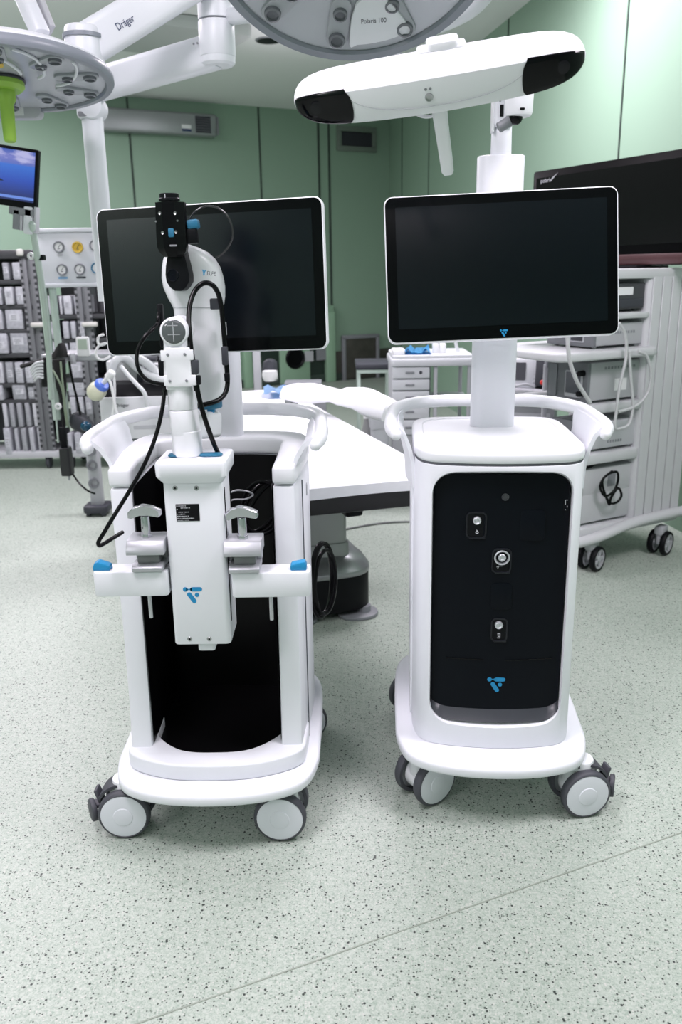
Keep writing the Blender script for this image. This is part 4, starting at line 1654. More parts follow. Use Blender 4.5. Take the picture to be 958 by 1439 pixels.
lead('cable', [(225, 430, 1.91), (222, 446, 1.885), (221, 455, 1.88), (214, 463, 1.86), (203, 474, 1.845), (195, 488, 1.84), (192, 503, 1.835), (194, 517, 1.83), (201, 529, 1.83), (211, 536, 1.83), (222, 539, 1.835), (231, 540, 1.85)], 0.0042)
lead('cable', [(234, 535, 1.85), (231, 552, 1.845), (228, 575, 1.835), (222, 602, 1.82), (212, 632, 1.80), (198, 662, 1.78), (180, 693, 1.76), (162, 722, 1.745), (147, 747, 1.74), (138.5, 761, 1.74), (139.5, 766.5, 1.745), (146, 764, 1.76), (158, 756.5, 1.79), (172, 748, 1.83)], 0.0046)
lead('cable', [(276, 549, 1.84), (273, 530, 1.838), (271, 508, 1.838), (268, 488, 1.84), (266, 466, 1.85), (265, 446, 1.865), (267, 427, 1.88), (273, 410, 1.895), (282, 400, 1.90), (291, 397.5, 1.905), (300, 402, 1.91), (307, 414, 1.915), (311, 432, 1.925), (313, 452, 1.93), (315, 475, 1.935), (317, 500, 1.935), (319, 522, 1.93), (319.5, 540, 1.925), (316, 553, 1.915), (308, 561.5, 1.90), (297, 566, 1.885), (285, 569, 1.88), (272, 571, 1.89)], 0.0056)
lead('cable', [(276, 540, 1.838), (279, 556, 1.835), (284, 576, 1.835), (291, 598, 1.84), (301, 625, 1.86), (312, 650, 1.90), (319, 675, 1.94), (321, 705, 1.98), (318, 735, 2.02), (314, 755, 2.06)], 0.0056)
# clips
for px, py, Y, w_, h_ in ((274, 515.5, 1.836, 0.016, 0.030), (279, 534, 1.836, 0.010, 0.020), (227, 517, 1.85, 0.012, 0.034), (316, 500, 1.93, 0.014, 0.042), (303.5, 427, 1.93, 0.026, 0.024), (226, 448, 1.90, 0.013, 0.064), (319, 530, 1.925, 0.012, 0.020), (229, 478, 1.88, 0.012, 0.03)):
    q = L(px, py, Y)
    bm = new()
    add_box(bm, q, (w_, 0.016, h_), 0.003)
    obj('cable_clip', bm, DGREY if w_ > 0.0135 else BLACK, ra)
for px, py in ((314, 462), (318, 520)):
    q = L(px, py, 1.945)
    bm = new()
    add_box(bm, q, (0.012, 0.02, 0.030), 0.002)
    obj('clip_base', bm, WHITE2, up)

# cables lying in the bay behind the right clamp
bm = new()
zc = 0.80
for i in range(3):
    pts = []
    for k_ in range(12):
        a = 2 * PI * k_ / 12
        pts.append((-0.205 + 0.052 * math.cos(a) + 0.004 * i, 2.10 + 0.03 * math.sin(a) + 0.006 * i, 0.815 + 0.062 * math.sin(a + 0.4 * i)))
    add_tube(bm, pts, 0.005, 8, 5, closed=True)
tag(obj('cable_coil', bm, CABLE), 'black cable coil hung inside the open bay behind the right clamp', 'cable')
bm = new()
add_tube(bm, [(-0.285, 2.0, 0.875), (-0.262, 2.03, 0.88), (-0.235, 2.05, 0.872), (-0.222, 2.06, 0.86), (-0.24, 2.05, 0.852), (-0.27, 2.03, 0.856), (-0.29, 2.0, 0.85)], 0.0022, 8)
tag(obj('wire_loop', bm, LGREY), 'thin pale wire loop between the tower and the right clamp', 'wire')
# thick black hose hung on the right flank of the open cart
bm = new()
for i, (dz, rr_) in enumerate(((0, 0.105), (0.006, 0.098), (-0.006, 0.090))):
    pts = []
    for k_ in range(16):
        a = 2 * PI * k_ / 16
        pts.append((-0.062 + 0.006 * i + 0.030 * math.cos(a), 2.37 + 0.05 * math.cos(a), 0.51 + dz + rr_ * math.sin(a) * 1.12))
    add_tube(bm, pts, 0.0062, 8, 5, closed=True)
tag(obj('power_cable', bm, CABLE), 'coiled thick black mains cable hung on the right flank of the open cart', 'cable')
bm = new()
add_box(bm, (-0.072, 2.35, 0.635), (0.03, 0.02, 0.02), 0.004)
ho = obj('cable_hook', bm, WHITE2, lc)
ho.matrix_world = Matrix.Identity(4)
ho.parent = lc
ho.matrix_parent_inverse = ML.inverted()

# ================================================================== OPERATING TABLE
TA = R(16.5)
TLOC = Vector((-0.105, 3.42, 0))
MT_ = Matrix.Translation(TLOC) @ Matrix.Rotation(TA, 4, 'Z')
ot = thing('operating_table', 'operating table with black top and grey steel pedestal, behind the two carts', 'operating table', TLOC, TA)
TL0, TL1, THW = -0.70, 1.75, 0.265         # foot end, head end, half width (local)
ZT = 0.70
bm = new()
for y0_, y1_ in ((TL0, -0.20), (-0.185, 0.75), (0.765, TL1)):
    add_prism(bm, rr(THW * 2, y1_ - y0_, 0.03, 4, 0, (y0_ + y1_) / 2), 0.615, ZT, 0.012)
obj('table_top', bm, mat('table_black', (0.007, 0.007, 0.008), 0.4), ot)
bm = new()
for s in (-1, 1):
    add_box(bm, (s * (THW + 0.012), 0.5, 0.645), (0.010, 2.2, 0.028), 0.002)
obj('side_rail', bm, STEEL, ot)
bm = new()
add_box(bm, (0.01, TL0 + 0.24, 0.585), (0.07, 0.10, 0.09), 0.012)
add_box(bm, (0, 0.1, 0.60), (0.40, 0.7, 0.03), 0.006)
obj('under_frame', bm, BLACK, ot)
bm = new()
add_cyl(bm, (0.12, TL0 + 0.28, 0.62), (0.12, TL0 + 0.28, 0.55), 0.010, n=14)
obj('socket_pin', bm, MGREY, ot)
bm = new()
add_prism(bm, rr(0.33, 0.36, 0.03, 4), 0.16, 0.60, 0.006, M=T(-0.065, 0.05, 0))
add_prism(bm, rr(0.345, 0.375, 0.03, 4), 0.17, 0.32, 0.006, M=T(-0.065, 0.05, 0))
obj('pedestal', bm, mat('pedestal_steel', (0.30, 0.31, 0.31), 0.4, 0.5), ot)
bm = new()
bo = [(-0.27, -0.10), (-0.20, -0.19), (0.06, -0.20), (0.16, -0.17), (0.205, -0.08), (0.20, 0.10), (0.19, 0.9), (-0.24, 0.9)]
bo = [(p.x, p.y) for p in catmull([(x, y, 0) for x, y in bo], 5, True)]
add_prism(bm, bo, 0.185, 0.215, 0.008, 2, ang=60)
b2 = new()
add_loft(bm, [[(x * 0.985, y * 0.985, 0.213) for x, y in bo], [(x * 0.88, y * 0.92 + 0.01, 0.245) for x, y in bo], [(x * 0.6, y * 0.75 + 0.03, 0.275) for x, y in bo]])
b2.free()
obj('base_cover', bm, mat('base_steel', (0.30, 0.31, 0.32), 0.32, 0.75), ot, 50)
bm = new()
add_prism(bm, [(x * 0.985, y * 0.985) for x, y in bo], 0.035, 0.187, 0.004)
obj('base_body', bm, BLACK, ot)
text('lettering', 'MULLER', 0.045, T(-0.06, -0.199, 0.125) @ E(0, 0, 3) @ FRONT, mat('faint_print', (0.10, 0.10, 0.105), 0.5), ot)
bm = new()
add_prism(bm, capsule(0.10, -0.14, 0.125, -0.14, 0.075, 0.075, 10), 0.0, 0.016, 0.005, M=T(0.02, -0.01, 0))
add_cyl(bm, (0.16, -0.15, 0.01), (0.16, -0.15, 0.04), 0.03)
obj('foot', bm, MGREY, ot)
bm = new()
add_prism(bm, capsule(-0.15, -0.14, -0.12, -0.14, 0.075, 0.075, 10), 0.0, 0.016, 0.005)
add_cyl(bm, (-0.13, -0.13, 0.01), (-0.13, -0.13, 0.04), 0.03)
obj('foot', bm, MGREY, ot)
bm = new()
add_prism(bm, rr(0.36, 0.18, 0.05), 0.0, 0.036, 0.004, M=T(0, 0.7, 0))
obj('foot', bm, MGREY, ot)


def draped(name, nx, ny, X0, X1, Y0, Y1, z, hang, seed, M, amp=0.004, zfun=None, skirt=True):
    """thin sheet lying on a slab with small folds and a short hanging hem; has real thickness"""
    rnd = random.Random(seed)
    ph = [(rnd.uniform(0, 6.28), rnd.uniform(3, 11), rnd.uniform(3, 9), rnd.uniform(0.3, 1)) for _ in range(7)]
    t = new()
    top = []
    for i in range(nx + 1):
        row = []
        for j in range(ny + 1):
            u, v = min(1, max(0, (i - 1) / (nx - 2))), min(1, max(0, (j - 1) / (ny - 2)))
            x, y = X0 + (X1 - X0) * u, Y0 + (Y1 - Y0) * v
            zz = z + (zfun(u, v) if zfun else 0)
            zz += amp * sum(a * math.sin(p + fx * u * 2 + fy * v * 3 + 2 * math.sin(p + fy * u)) for p, fx, fy, a in ph) / 3
            if skirt and (i in (1, nx - 1) or j in (1, ny - 1)):
                zz = z + 0.002
            if skirt and (i in (0, nx) or j in (0, ny)):
                zz = z - hang * (1 + 0.07 * math.sin(6 * (u + v * 2) + ph[0][0]))
            row.append(t.verts.new((x, y, zz)))
        top.append(row)
    for i in range(nx):
        for j in range(ny):
            t.faces.new((top[i][j], top[i + 1][j], top[i + 1][j + 1], top[i][j + 1]))
    bmesh.ops.recalc_face_normals(t, faces=t.faces)
    bmesh.ops.solidify(t, geom=t.faces[:], thickness=0.002)
    bmesh.ops.transform(t, matrix=M, verts=t.verts)
    return obj(name, t, SHEET, None, 70)


def sh_edges(n):
    return n


o = draped('paper_sheet', 26, 70, -THW - 0.012, THW + 0.012, TL0 - 0.012, TL1, ZT + 0.012, 0.035, 3, MT_, 0.006)
tag(o, 'white disposable sheet spread over the operating table top', 'sheet')
# arm board with its own white cover, reaching out to the right at the head half
a0, a1 = at(415, 553, 4.30), at(540, 562, 3.95)
ab = thing('arm_board', 'padded arm board swung out from the right side of the operating table', 'arm board', ((a0.x + a1.x) / 2, (a0.y + a1.y) / 2, 0), math.atan2(a1.y - a0.y, a1.x - a0.x))
ln_ = (a1 - a0).length
bm = new()
add_prism(bm, rr(ln_ + 0.02, 0.11, 0.04), 0.785, 0.805, 0.008)
obj('board', bm, BLACK, ab)
bm = new()
add_box(bm, (-ln_ / 2 - 0.03, 0, 0.70), (0.05, 0.06, 0.17), 0.008)
obj('clamp', bm, STEEL, ab)
bm = new()
rings = []
for i in range(17):
    f = i / 16
    x = -ln_ / 2 - 0.03 + (ln_ + 0.07) * f
    h = 0.036 + 0.010 * math.sin(9 * f) + (0.015 if f > 0.55 else 0) - 0.07 * max(0, f - 0.8)
    dz = -0.05 * max(0, f - 0.7) / 0.3
    w = 0.075 + 0.010 * math.sin(5 * f + 1)
    ring = []
    for k_ in range(18):
        a = 2 * PI * k_ / 18
        ring.append((x + 0.01 * math.sin(3 * a), w * math.copysign(abs(math.cos(a)) ** 0.6, math.cos(a)) * (1 + 0.03 * math.sin(13 * f + k_)), 0.812 + dz + h * math.copysign(abs(math.sin(a)) ** 0.6, math.sin(a)) * (1 + 0.08 * math.sin(11 * f + 2 * k_))))
    rings.append(ring)
add_loft(bm, rings)
o = obj('board_cover', bm, SHEET, None, 70)
o.matrix_world = ab.matrix_basis.copy()
o.location, o.rotation_euler = ab.location, ab.rotation_euler
tag(o, 'crumpled white cover wrapped round the arm board', 'cover')
# blue cloth corner hanging below the table by the right cart
bm = new()
t = new()
q = [at(x, y, 3.0) for x, y in ((560, 690), (585, 690), (585, 712), (571, 701))]
vs = [t.verts.new(p) for p in q]
t.faces.new(vs)
bmesh.ops.solidify(t, geom=t.faces[:], thickness=0.003)
merge(bm, t)
tag(obj('blue_cloth', bm, BLUEC, None), 'blue cloth corner hanging under the edge of the operating table', 'cloth')
# blue cloth and clip lying at the head of the table
t = new()
rows = []
for i in range(7):
    row = []
    for j in range(5):
        p = at(370 + i * 6.0, 533 + j * 2.2 + 2.0 * math.sin(i * 1.3), 5.05 - j * 0.07)
        row.append(t.verts.new((p.x, p.y, 0.735 + 0.012 * math.sin(i * 1.7 + j) + 0.012)))
    rows.append(row)
for i in range(6):
    for j in range(4):
        t.faces.new((rows[i][j], rows[i + 1][j], rows[i + 1][j + 1], rows[i][j + 1]))
bmesh.ops.solidify(t, geom=t.faces[:], thickness=0.004)
tag(obj('blue_cloth', t, mat('pale_blue_cloth', (0.30, 0.47, 0.68), 0.8), None), 'small pale blue cloth lying on the far end of the operating table sheet', 'cloth')
# lead on the floor
bm = new()
add_tube(bm, [atz(x, y, 0.006) for x, y in ((466, 748), (478, 745.5), (500, 741), (530, 736), (560, 733.5), (590, 733))], 0.006, 8)
tag(obj('floor_cable', bm, mat('grey_cable', (0.13, 0.14, 0.14), 0.5)), 'grey cable lying on the floor beside the operating table pedestal', 'cable')

# ================================================================== LEFT: SHELVING CARTS WITH STERILE PACKS
SY = 6.2
SLOTS = mat('slot_row', (0.035, 0.037, 0.042), 0.55)
_nt, _N, _L, _b = nodes(SLOTS)
_tc = _N.new('ShaderNodeTexCoord')
_sp = _N.new('ShaderNodeSeparateXYZ')
_L.new(_tc.outputs['Object'], _sp.inputs['Vector'])
_m1 = _N.new('ShaderNodeMath')
_m1.operation = 'MODULO'
_m1.inputs[1].default_value = 0.042
_L.new(_sp.outputs['Z'], _m1.inputs[0])
_m2 = _N.new('ShaderNodeMath')
_m2.operation = 'GREATER_THAN'
_m2.inputs[1].default_value = 0.021
_L.new(_m1.outputs[0], _m2.inputs[0])
_mx = _N.new('ShaderNodeMix')
_mx.data_type = 'RGBA'
_mx.inputs[6].default_value = (0.025, 0.027, 0.032, 1)
_mx.inputs[7].default_value = (0.19, 0.195, 0.21, 1)
_L.new(_m2.outputs[0], _mx.inputs['Factor'])
_L.new(_mx.outputs[2], _b.inputs['Base Color'])


def rack(label, px_posts, px_l, px_r, name='supply_cart', rows=(), dep=0.42):
    """steel supply cart: slotted uprights, black shelves, deck and casters; its frame stands at depth SY"""
    pl_ = at(px_l, 500, SY)
    pr_ = at(px_r, 500, SY)
    loc = Vector(((pl_.x + pr_.x) / 2, SY, 0))
    t_ = thing(name, label, 'supply cart', loc, 0, 'steel supply carts by the left wall')
    w = pr_.x - pl_.x
    zt_ = 1.585
    bm = new()
    add_box(bm, (0, dep / 2, 0.115), (w + 0.06, dep, 0.05), 0.006)
    obj('deck', bm, LGREY, t_)
    for xx in px_posts:
        p = at(xx, 500, SY).x - loc.x
        for yy in (0.02, dep - 0.03):
            bm = new()
            for dx in (-0.030, 0.030):
                add_box(bm, (p + dx, yy, 0.14 + (zt_ - 0.14) / 2), (0.045, 0.03, zt_ - 0.14), 0.004)
            add_box(bm, (p, yy + 0.008, 0.14 + (zt_ - 0.14) / 2), (0.03, 0.02, zt_ - 0.14))
            u = obj('upright', bm, RACK, t_)
            if yy < 0.1:
                for dx in (-0.046, 0.046):
                    bm = new()
                    add_box(bm, (p + dx, yy - 0.0155, 0.14 + (zt_ - 0.14) / 2), (0.017, 0.004, zt_ - 0.16))
                    obj('slot_strip', bm, SLOTS, u)
    for z in rows:
        bm = new()
        add_box(bm, (0, dep / 2, z - 0.016), (w, dep - 0.02, 0.03), 0.003)
        obj('shelf', bm, RACKD, t_)
    bm = new()
    add_box(bm, (0, dep / 2, zt_ - 0.03), (w, dep, 0.06), 0.006)
    obj('top_panel', bm, RACKD, t_)
    bm = new()
    add_box(bm, (0, dep - 0.01, zt_ / 2 + 0.05), (w, 0.012, zt_ - 0.2))
    obj('back_panel', bm, RACKD, t_)
    for sx in (-1, 1):
        for yy in (0.06, dep - 0.06):
            bm = new()
            add_cyl(bm, (sx * (w / 2 - 0.06) - 0.014, yy, 0.05), (sx * (w / 2 - 0.06) + 0.014, yy, 0.05), 0.05, n=22, bev=0.006)
            add_box(bm, (sx * (w / 2 - 0.06), yy, 0.083), (0.045, 0.05, 0.03), 0.005)
            obj('caster', bm, DGREY, t_)
    return t_, loc


def zof(py, px=30):
    return at(px, py, SY).z


rowsA = [(369, 393, ((1, 12.5), (15.2, 29))), (403.5, 428, ((-14, 3), (5, 19), (20, 33.5))), (435, 463, ((-14, 3.5), (4.4, 32))), (469, 496.5, ((-16, 11.5), (12.3, 40))),
         (509.5, 538.5, ((-12, 4), (4.6, 18.5), (19, 33), (33.5, 46.5))), (541.5, 562, ((-12, 4.5), (15, 36), (36.5, 48))), (567, 600, ((1, 11), (11.5, 21.5), (22, 32.5), (33, 43), (43.5, 53.5))), (601.5, 639, ((3, 17), (17.4, 27), (27.5, 38.5), (39, 49.5), (50, 60)))]
zsA = [zof(r_[1]) for r_ in rowsA]
scA, locA = rack('grey slotted steel supply cart stacked with packs at the left edge', (52.5, -75), -78, 60, rows=zsA[:-2])
rowsB = [(416, 442, ((60, 70), (80.5, 86.5), (87, 100.5), (101.5, 116.5))), (452, 476, ((63, 76.5), (87, 97), (97.8, 107), (108.5, 119.5))), (479.5, 500, ((66, 77), (89, 95), (96, 110))), (509.5, 532, ((95, 116),)), (535, 557, ((93, 126),)), (558.5, 583, ((97, 107), (107.5, 118), (118.5, 130))), (609, 638, ((94, 103), (103.5, 115), (116, 128)))]
zsB = [zof(r_[1], 100) for r_ in rowsB]
scB, locB = rack('grey slotted steel supply cart behind the gauge panel and drip poles', (124, 186), 70, 190, rows=[z for z in zsB[:-1]])
ORD = ['top', 'second', 'third', 'fourth', 'fifth', 'sixth', 'seventh', 'bottom']


def packs(rows, loc, where, post, grp, refx):
    i0 = 0
    for ri, (t0, t1, xs) in enumerate(rows):
        n = len(xs)
        nm = ORD[ri] if ri < len(rows) - 1 else 'bottom'
        for xi, (x0_, x1_) in enumerate(xs):
            a, b = at(x0_, t0, SY - 0.01), at(x1_, t1, SY - 0.01)
            zb_ = zof(t1, refx) + 0.001
            w, h = b.x - a.x, a.z - b.z
            rnd = random.Random(ri * 31 + xi + int(refx))
            bm = new()
            d = 0.30
            add_box(bm, (0, d / 2, h / 2), (w, d, h), 0.006)
            rank = n - 1 - xi
            pos = 'next to the slotted upright' if rank == 0 else ('%s from the upright' % ['', 'second', 'third', 'fourth', 'fifth'][rank])
            if n > 1 and rank == n - 1 and post == 'left':
                pos = 'at the picture edge' if x0_ < 0 else pos
            o_ = obj('sterile_pack', bm, (CARTON, CARTON2, CARTON3, CARTON)[rnd.randrange(4)], None)
            o_.location = ((a.x + b.x) / 2, SY - 0.012 + rnd.uniform(0, 0.03), zb_)
            shape = 'wide pale pack' if w > h * 1.2 else ('narrow pale pack' if w < h * 0.55 else 'pale square pack')
            tag(o_, '%s on the %s shelf of %s, %s' % (shape, nm, where, pos), 'box', grp)
            if w > 0.04:
                # printed label: a paper sticker with grey lines
                bm = new()
                lw, lh = w * 0.62, h * 0.36
                lx, lz = rnd.uniform(-0.08, 0.08) * w, h * rnd.uniform(0.34, 0.62)
                add_box(bm, (lx, -0.001, lz), (lw, 0.002, lh))
                lb = obj('paper_label', bm, CARTON2 if o_.data.materials[0] is not CARTON2 else CARTON, o_, flat=True)
                bm = new()
                for q in range(3):
                    add_box(bm, (lx - lw * 0.1, -0.0024, lz + lh * (0.25 - 0.25 * q)), (lw * rnd.uniform(0.4, 0.75), 0.001, lh * 0.10))
                obj('print_line', bm, MGREY, lb, flat=True)


packs(rowsA, locA, 'the edge cart', 'left', 'sterile packs on the left edge cart', 30)
packs(rowsB, locB, 'the rear cart', 'right', 'sterile packs on the cart behind the drip poles', 100)
# white clips on the uprights
for q_, (px, py, lab) in enumerate(((54.5, 456.5, 'off-white strap round the slotted upright of the left edge cart'), (28, 355, 'small white clip on top of the left edge supply cart'), (126, 456, 'off-white strap round the upright of the rear cart'))):
    p = at(px, py, SY - 0.02)
    bm = new()
    add_box(bm, (0, 0, 0), (0.115 if q_ != 1 else 0.05, 0.03, 0.035 if q_ != 1 else 0.045), 0.012, 3)
    par = scB if q_ == 2 else scA
    o = obj('strap' if q_ != 1 else 'clip', bm, mat('bone_white', (0.55, 0.55, 0.52), 0.5), par, label=lab)
    o.location = Vector(p) - Vector(par.location)

# ================================================================== LEFT: ANAESTHESIA STATION
AYD = 4.5
c0, c1 = at(50, 322, AYD), at(152, 401, AYD)
an = thing('gauge_panel', 'white box with round pressure gauges, one yellow, on twin pale poles', 'gauge panel', ((c0.x + c1.x) / 2, AYD, 0))


def A_(px, py, Y):
    return at(px, py, Y) - Vector(an.location)


w, h = c1.x - c0.x, c0.z - c1.z
zc = (c0.z + c1.z) / 2
bm = new()
add_prism(bm, [(-w / 2, -h / 2 - 0.01), (w / 2, -h / 2), (w / 2, h / 2), (-w / 2, h / 2), (-w / 2 - 0.02, h / 2 - 0.01)], -0.20, 0.0, 0.008, M=T(0, 0, zc) @ XZ)
add_box(bm, (0, -0.004, zc + h / 2 - 0.008), (w + 0.01, 0.02, 0.02), 0.004)
add_box(bm, (0, -0.004, zc - h / 2 + 0.004), (w + 0.01, 0.02, 0.02), 0.004)
obj('case', bm, mat('panel_white', (0.60, 0.62, 0.66), 0.4), an)
for px, py, m_ in ((83, 347, PAPER), (109.3, 347.5, YELLOW), (134, 345, PAPER), (87.5, 379, PAPER), (112.5, 378.5, PAPER), (136, 377, PAPER)):
    q = A_(px, py, AYD - 0.002)
    bm = new()
    rim = YELLOW if m_ is YELLOW else (BLUED if px > 135 else MGREY)
    add_ring(bm, [(0.021, 0.001), (0.021, 0.012), (0.0255, 0.014), (0.028, 0.010), (0.028, 0.0)], T(*q) @ E(90, 0, 0), 26)
    g = obj('gauge', bm, mat('gauge_rim', (0.19, 0.20, 0.22), 0.4) if rim is MGREY else rim, an)
    bm = new()
    add_lathe(bm, [(0, 0.006), (0.0215, 0.006), (0.0215, 0.0)][::-1], T(*q) @ E(90, 0, 0), 24)
    obj('dial', bm, m_, g)
    bm = new()
    add_box(bm, (q.x + 0.003, q.y - 0.0072, q.z + 0.004), (0.002, 0.001, 0.020), M=E(0, 35, 0))
    add_box(bm, (q.x, q.y - 0.0072, q.z - 0.009), (0.012, 0.001, 0.003))
    obj('needle', bm, PRINT, g)
for px, py, m_ in ((88.5, 390.5, mat('label_blue', (0.10, 0.28, 0.50), 0.5)), (114, 390, PRINT), (84, 358.5, LGREY)):
    q = A_(px, py, AYD - 0.002)
    bm = new()
    add_box(bm, (q.x, q.y, q.z), (0.048 if m_ is not LGREY else 0.028, 0.003, 0.009))
    obj('gauge_label', bm, m_, an)
for (x0_, y0_, x1_, y1_, r_) in ((51, 322, 70, 590, 0.020), (73, 402, 82, 600, 0.019)):
    a, b = A_(x0_, y0_, AYD + 0.03), A_(x1_, y1_, AYD + 0.03)
    bm = new()
    add_cyl(bm, (a.x, a.y, b.z), (a.x, a.y, a.z), r_, n=16)
    obj('pole', bm, TUBEG, an)
# shelf rail with clamps
a, b = A_(58, 505, AYD - 0.05), A_(150, 500, AYD - 0.05)
bm = new()
add_box(bm, ((a.x + b.x) / 2 + 0.05, 0.08, (a.z + b.z) / 2), (b.x - a.x + 0.1, 0.26, 0.035), 0.006)
obj('shelf', bm, ALUL, an)
bm = new()
add_box(bm, (0.30, 0.14, (a.z + b.z) / 2 - 0.03), (0.30, 0.05, 0.04), 0.006)
add_box(bm, (0.36, 0.14, (a.z + b.z) / 4 + 0.04), (0.06, 0.05, (a.z + b.z) / 2 - 0.10), 0.006)
obj('support_post', bm, ALUL, an)
for px in (72, 83, 90, 103):
    q = A_(px, 503, AYD - 0.06)
    bm = new()
    add_cyl(bm, (q.x, q.y - 0.01, q.z - 0.03), (q.x, q.y - 0.01, q.z + 0.025), 0.016, n=14, bev=0.003)
    add_box(bm, (q.x, q.y + 0.01, q.z), (0.030, 0.05, 0.03), 0.004)
    obj('rail_clamp', bm, LGREY, an)
bm = new()
add_box(bm, (0.36, 0.08, 0.09), (0.40, 0.42, 0.05), 0.015)
obj('base', bm, MGREY, an)
for sx in (-1, 1):
    for yy in (-0.08, 0.26):
        bm = new()
        add_cyl(bm, (0.36 + sx * 0.16 - 0.012, yy, 0.035), (0.36 + sx * 0.16 + 0.012, yy, 0.035), 0.035, n=20, bev=0.005)
        add_box(bm, (0.36 + sx * 0.16, yy, 0.062), (0.03, 0.03, 0.02))
        obj('caster', bm, DGREY, an)

# thermometer on the shelf
p = at(117.5, 501, AYD - 0.06)
t = thing('room_thermometer', 'small white digital thermometer standing on the pale instrument rail', 'thermometer', (p.x, p.y, p.z))
bm = new()
add_prism(bm, rr(0.066, 0.100, 0.010), -0.02, 0.0, 0.004, M=T(0, 0, 0.05) @ XZ)
obj('case', bm, PAPER, t)
bm = new()
add_prism(bm, rr(0.047, 0.052, 0.003), 0, 0.001, M=T(0, 0, 0.062) @ XZ)
obj('display', bm, LCD, t)

# clutter of cuffs and leads hanging from the rail
def hang(name, label, cat, pts, r, m, flat=1.0, group=None):
    bm = new()
    add_tube(bm, [at(*p) for p in pts], r, 10, 8, flat=flat)
    return tag(obj(name, bm, m, None, 60), label, cat, group)


def soft(name, label, cat, rows, Y, d, m):
    """soft hanging body given by its outline in height order"""
    bm = new()
    rings = []
    for py, xl, xr in rows:
        a, b = at(xl, py, Y), at(xr, py, Y)
        cx_, hw = (a.x + b.x) / 2, (b.x - a.x) / 2
        rings.append([(cx_ + hw * math.cos(2 * PI * k_ / 16), Y + d * math.sin(2 * PI * k_ / 16), (a.z + b.z) / 2) for k_ in range(16)])
    add_loft(bm, rings)
    return tag(obj(name, bm, m, None, 60), label, cat)


CLOTHB = noisy(mat('black_cloth', (0.008, 0.008, 0.009), 0.85), 60, 0.3)
soft('pressure_cuff', 'folded black pressure cuff hung below the instrument rail', 'cuff', ((502, 61, 70), (510, 60, 74), (525, 58.5, 75), (538, 58, 75), (543, 60, 73)), 4.38, 0.03, CLOTHB)
soft('black_pouch', 'black cloth pouch lying on the instrument rail beside the thermometer', 'pouch', ((482, 84, 88), (487, 80, 92), (494, 76, 94), (499, 72, 95), (502, 70, 96)), 4.42, 0.04, CLOTHB)
soft('cloth_strap', 'long black cloth strap hanging between the drip poles', 'strap', ((505, 74, 92), (525, 76, 93), (545, 79, 94), (560, 84, 92), (580, 87, 91), (600, 88, 92)), 4.36, 0.02, CLOTHB)
bm = new()
for i in range(6):
    a, b = at(42 + i * 1.3, 519 + i * 3.2, 4.30), at(61, 508 + i * 4.6, 4.30)
    add_tube(bm, [a, a.lerp(b, 0.5) + Vector((0, -0.01, 0.012)), b], 0.006, 8, 4)
o = obj('tubing_bundle', bm, HOSE)
tag(o, 'bundle of pale ribbed tubing fanned out left of the black cuff', 'tubing')
bm = new()
a, b = at(30, 515, 4.34), at(62, 506, 4.34)
add_tube(bm, [a, a.lerp(b, 0.4), b], 0.022, 10, 4, flat=0.5)
tag(obj('strap_end', bm, CLOTHB), 'flat black strap end poking out left of the tubing bundle', 'strap')
hang('lead', 'thin black lead from the rail down to the dark bag', 'lead', ((97, 508, 4.36), (102, 535, 4.36), (108, 560, 4.36), (113, 583, 4.36)), 0.006, CABLE)
hang('lead', 'pale green lead nearest the cuff, hanging from the rail', 'lead', ((74, 520, 4.32), (82, 534, 4.31), (88, 550, 4.31), (91, 575, 4.31), (94, 598, 4.32)), 0.005, mat('green_lead', (0.22, 0.28, 0.20), 0.4))
hang('lead', 'pale green lead hanging straight down beside the black strap', 'lead', ((85, 508, 4.32), (87, 530, 4.31), (90, 555, 4.31), (93, 580, 4.31), (96, 600, 4.32)), 0.005, MATS['green_lead'])
hang('lead', 'pale thin lead looping down left of the black adapter', 'lead', ((74, 545, 4.34), (78, 575, 4.34), (80, 600, 4.34), (82, 622, 4.34)), 0.005, TUBEG)
bm = new()
add_ring(bm, [(0.007, 0), (0.009, 0.008), (0.017, 0.006), (0.018, -0.004), (0.007, -0.004)], T(*at(81.5, 571, 4.30)) @ E(90, 0, 0), 20)
tag(obj('white_ring', bm, PAPER), 'small white ring connector hanging among the leads', 'connector')
soft('dark_bag', 'dark grey slumped bag on the floor stand behind the open cart', 'bag', ((580, 104, 112), (584, 99, 120), (592, 98, 128), (600, 100, 134), (606, 112, 140), (609, 122, 142)), 4.4, 0.06, DGREY)
bm = new()
add_sphere(bm, at(120.5, 599, 4.32), 0.026, (1.1, 1.0, 1.0))
tag(obj('blue_ball', bm, mat('blue_bulb', (0.01, 0.06, 0.11), 0.15)), 'shiny dark blue bulb lying on the grey bag', 'bulb')
# black power adapter on a flat strap
a, b = at(84, 629, 4.28), at(103, 667, 4.28)
t = thing('power_adapter', 'black box adapter hanging by a strap in front of the supply carts', 'adapter', ((a.x + b.x) / 2, 4.28, 0))
w = b.x - a.x
bm = new()
add_loft(bm, [[(x * k_, y, z) for x, y in rr(w, 0.07, 0.012)] for z, k_ in ((b.z, 0.92), (b.z + 0.01, 1.0), (a.z - 0.01, 0.93), (a.z, 0.85))])
obj('case', bm, mat('adapter_black', (0.016, 0.017, 0.019), 0.5), t)
bm = new()
a2, b2_ = at(88.5, 603, 4.28), at(90, 632, 4.28)
add_box(bm, ((a2.x + b2_.x) / 2 - t.location.x, 0, (a2.z + b2_.z) / 2), (0.032, 0.014, a2.z - b2_.z + 0.02), 0.004)
obj('strap', bm, BLACK, t)
bm = new()
add_cyl(bm, (0.004, 0, b.z - 0.03), (0.004, 0, b.z), 0.006, n=10)
obj('plug', bm, LGREY, t)
bm = new()
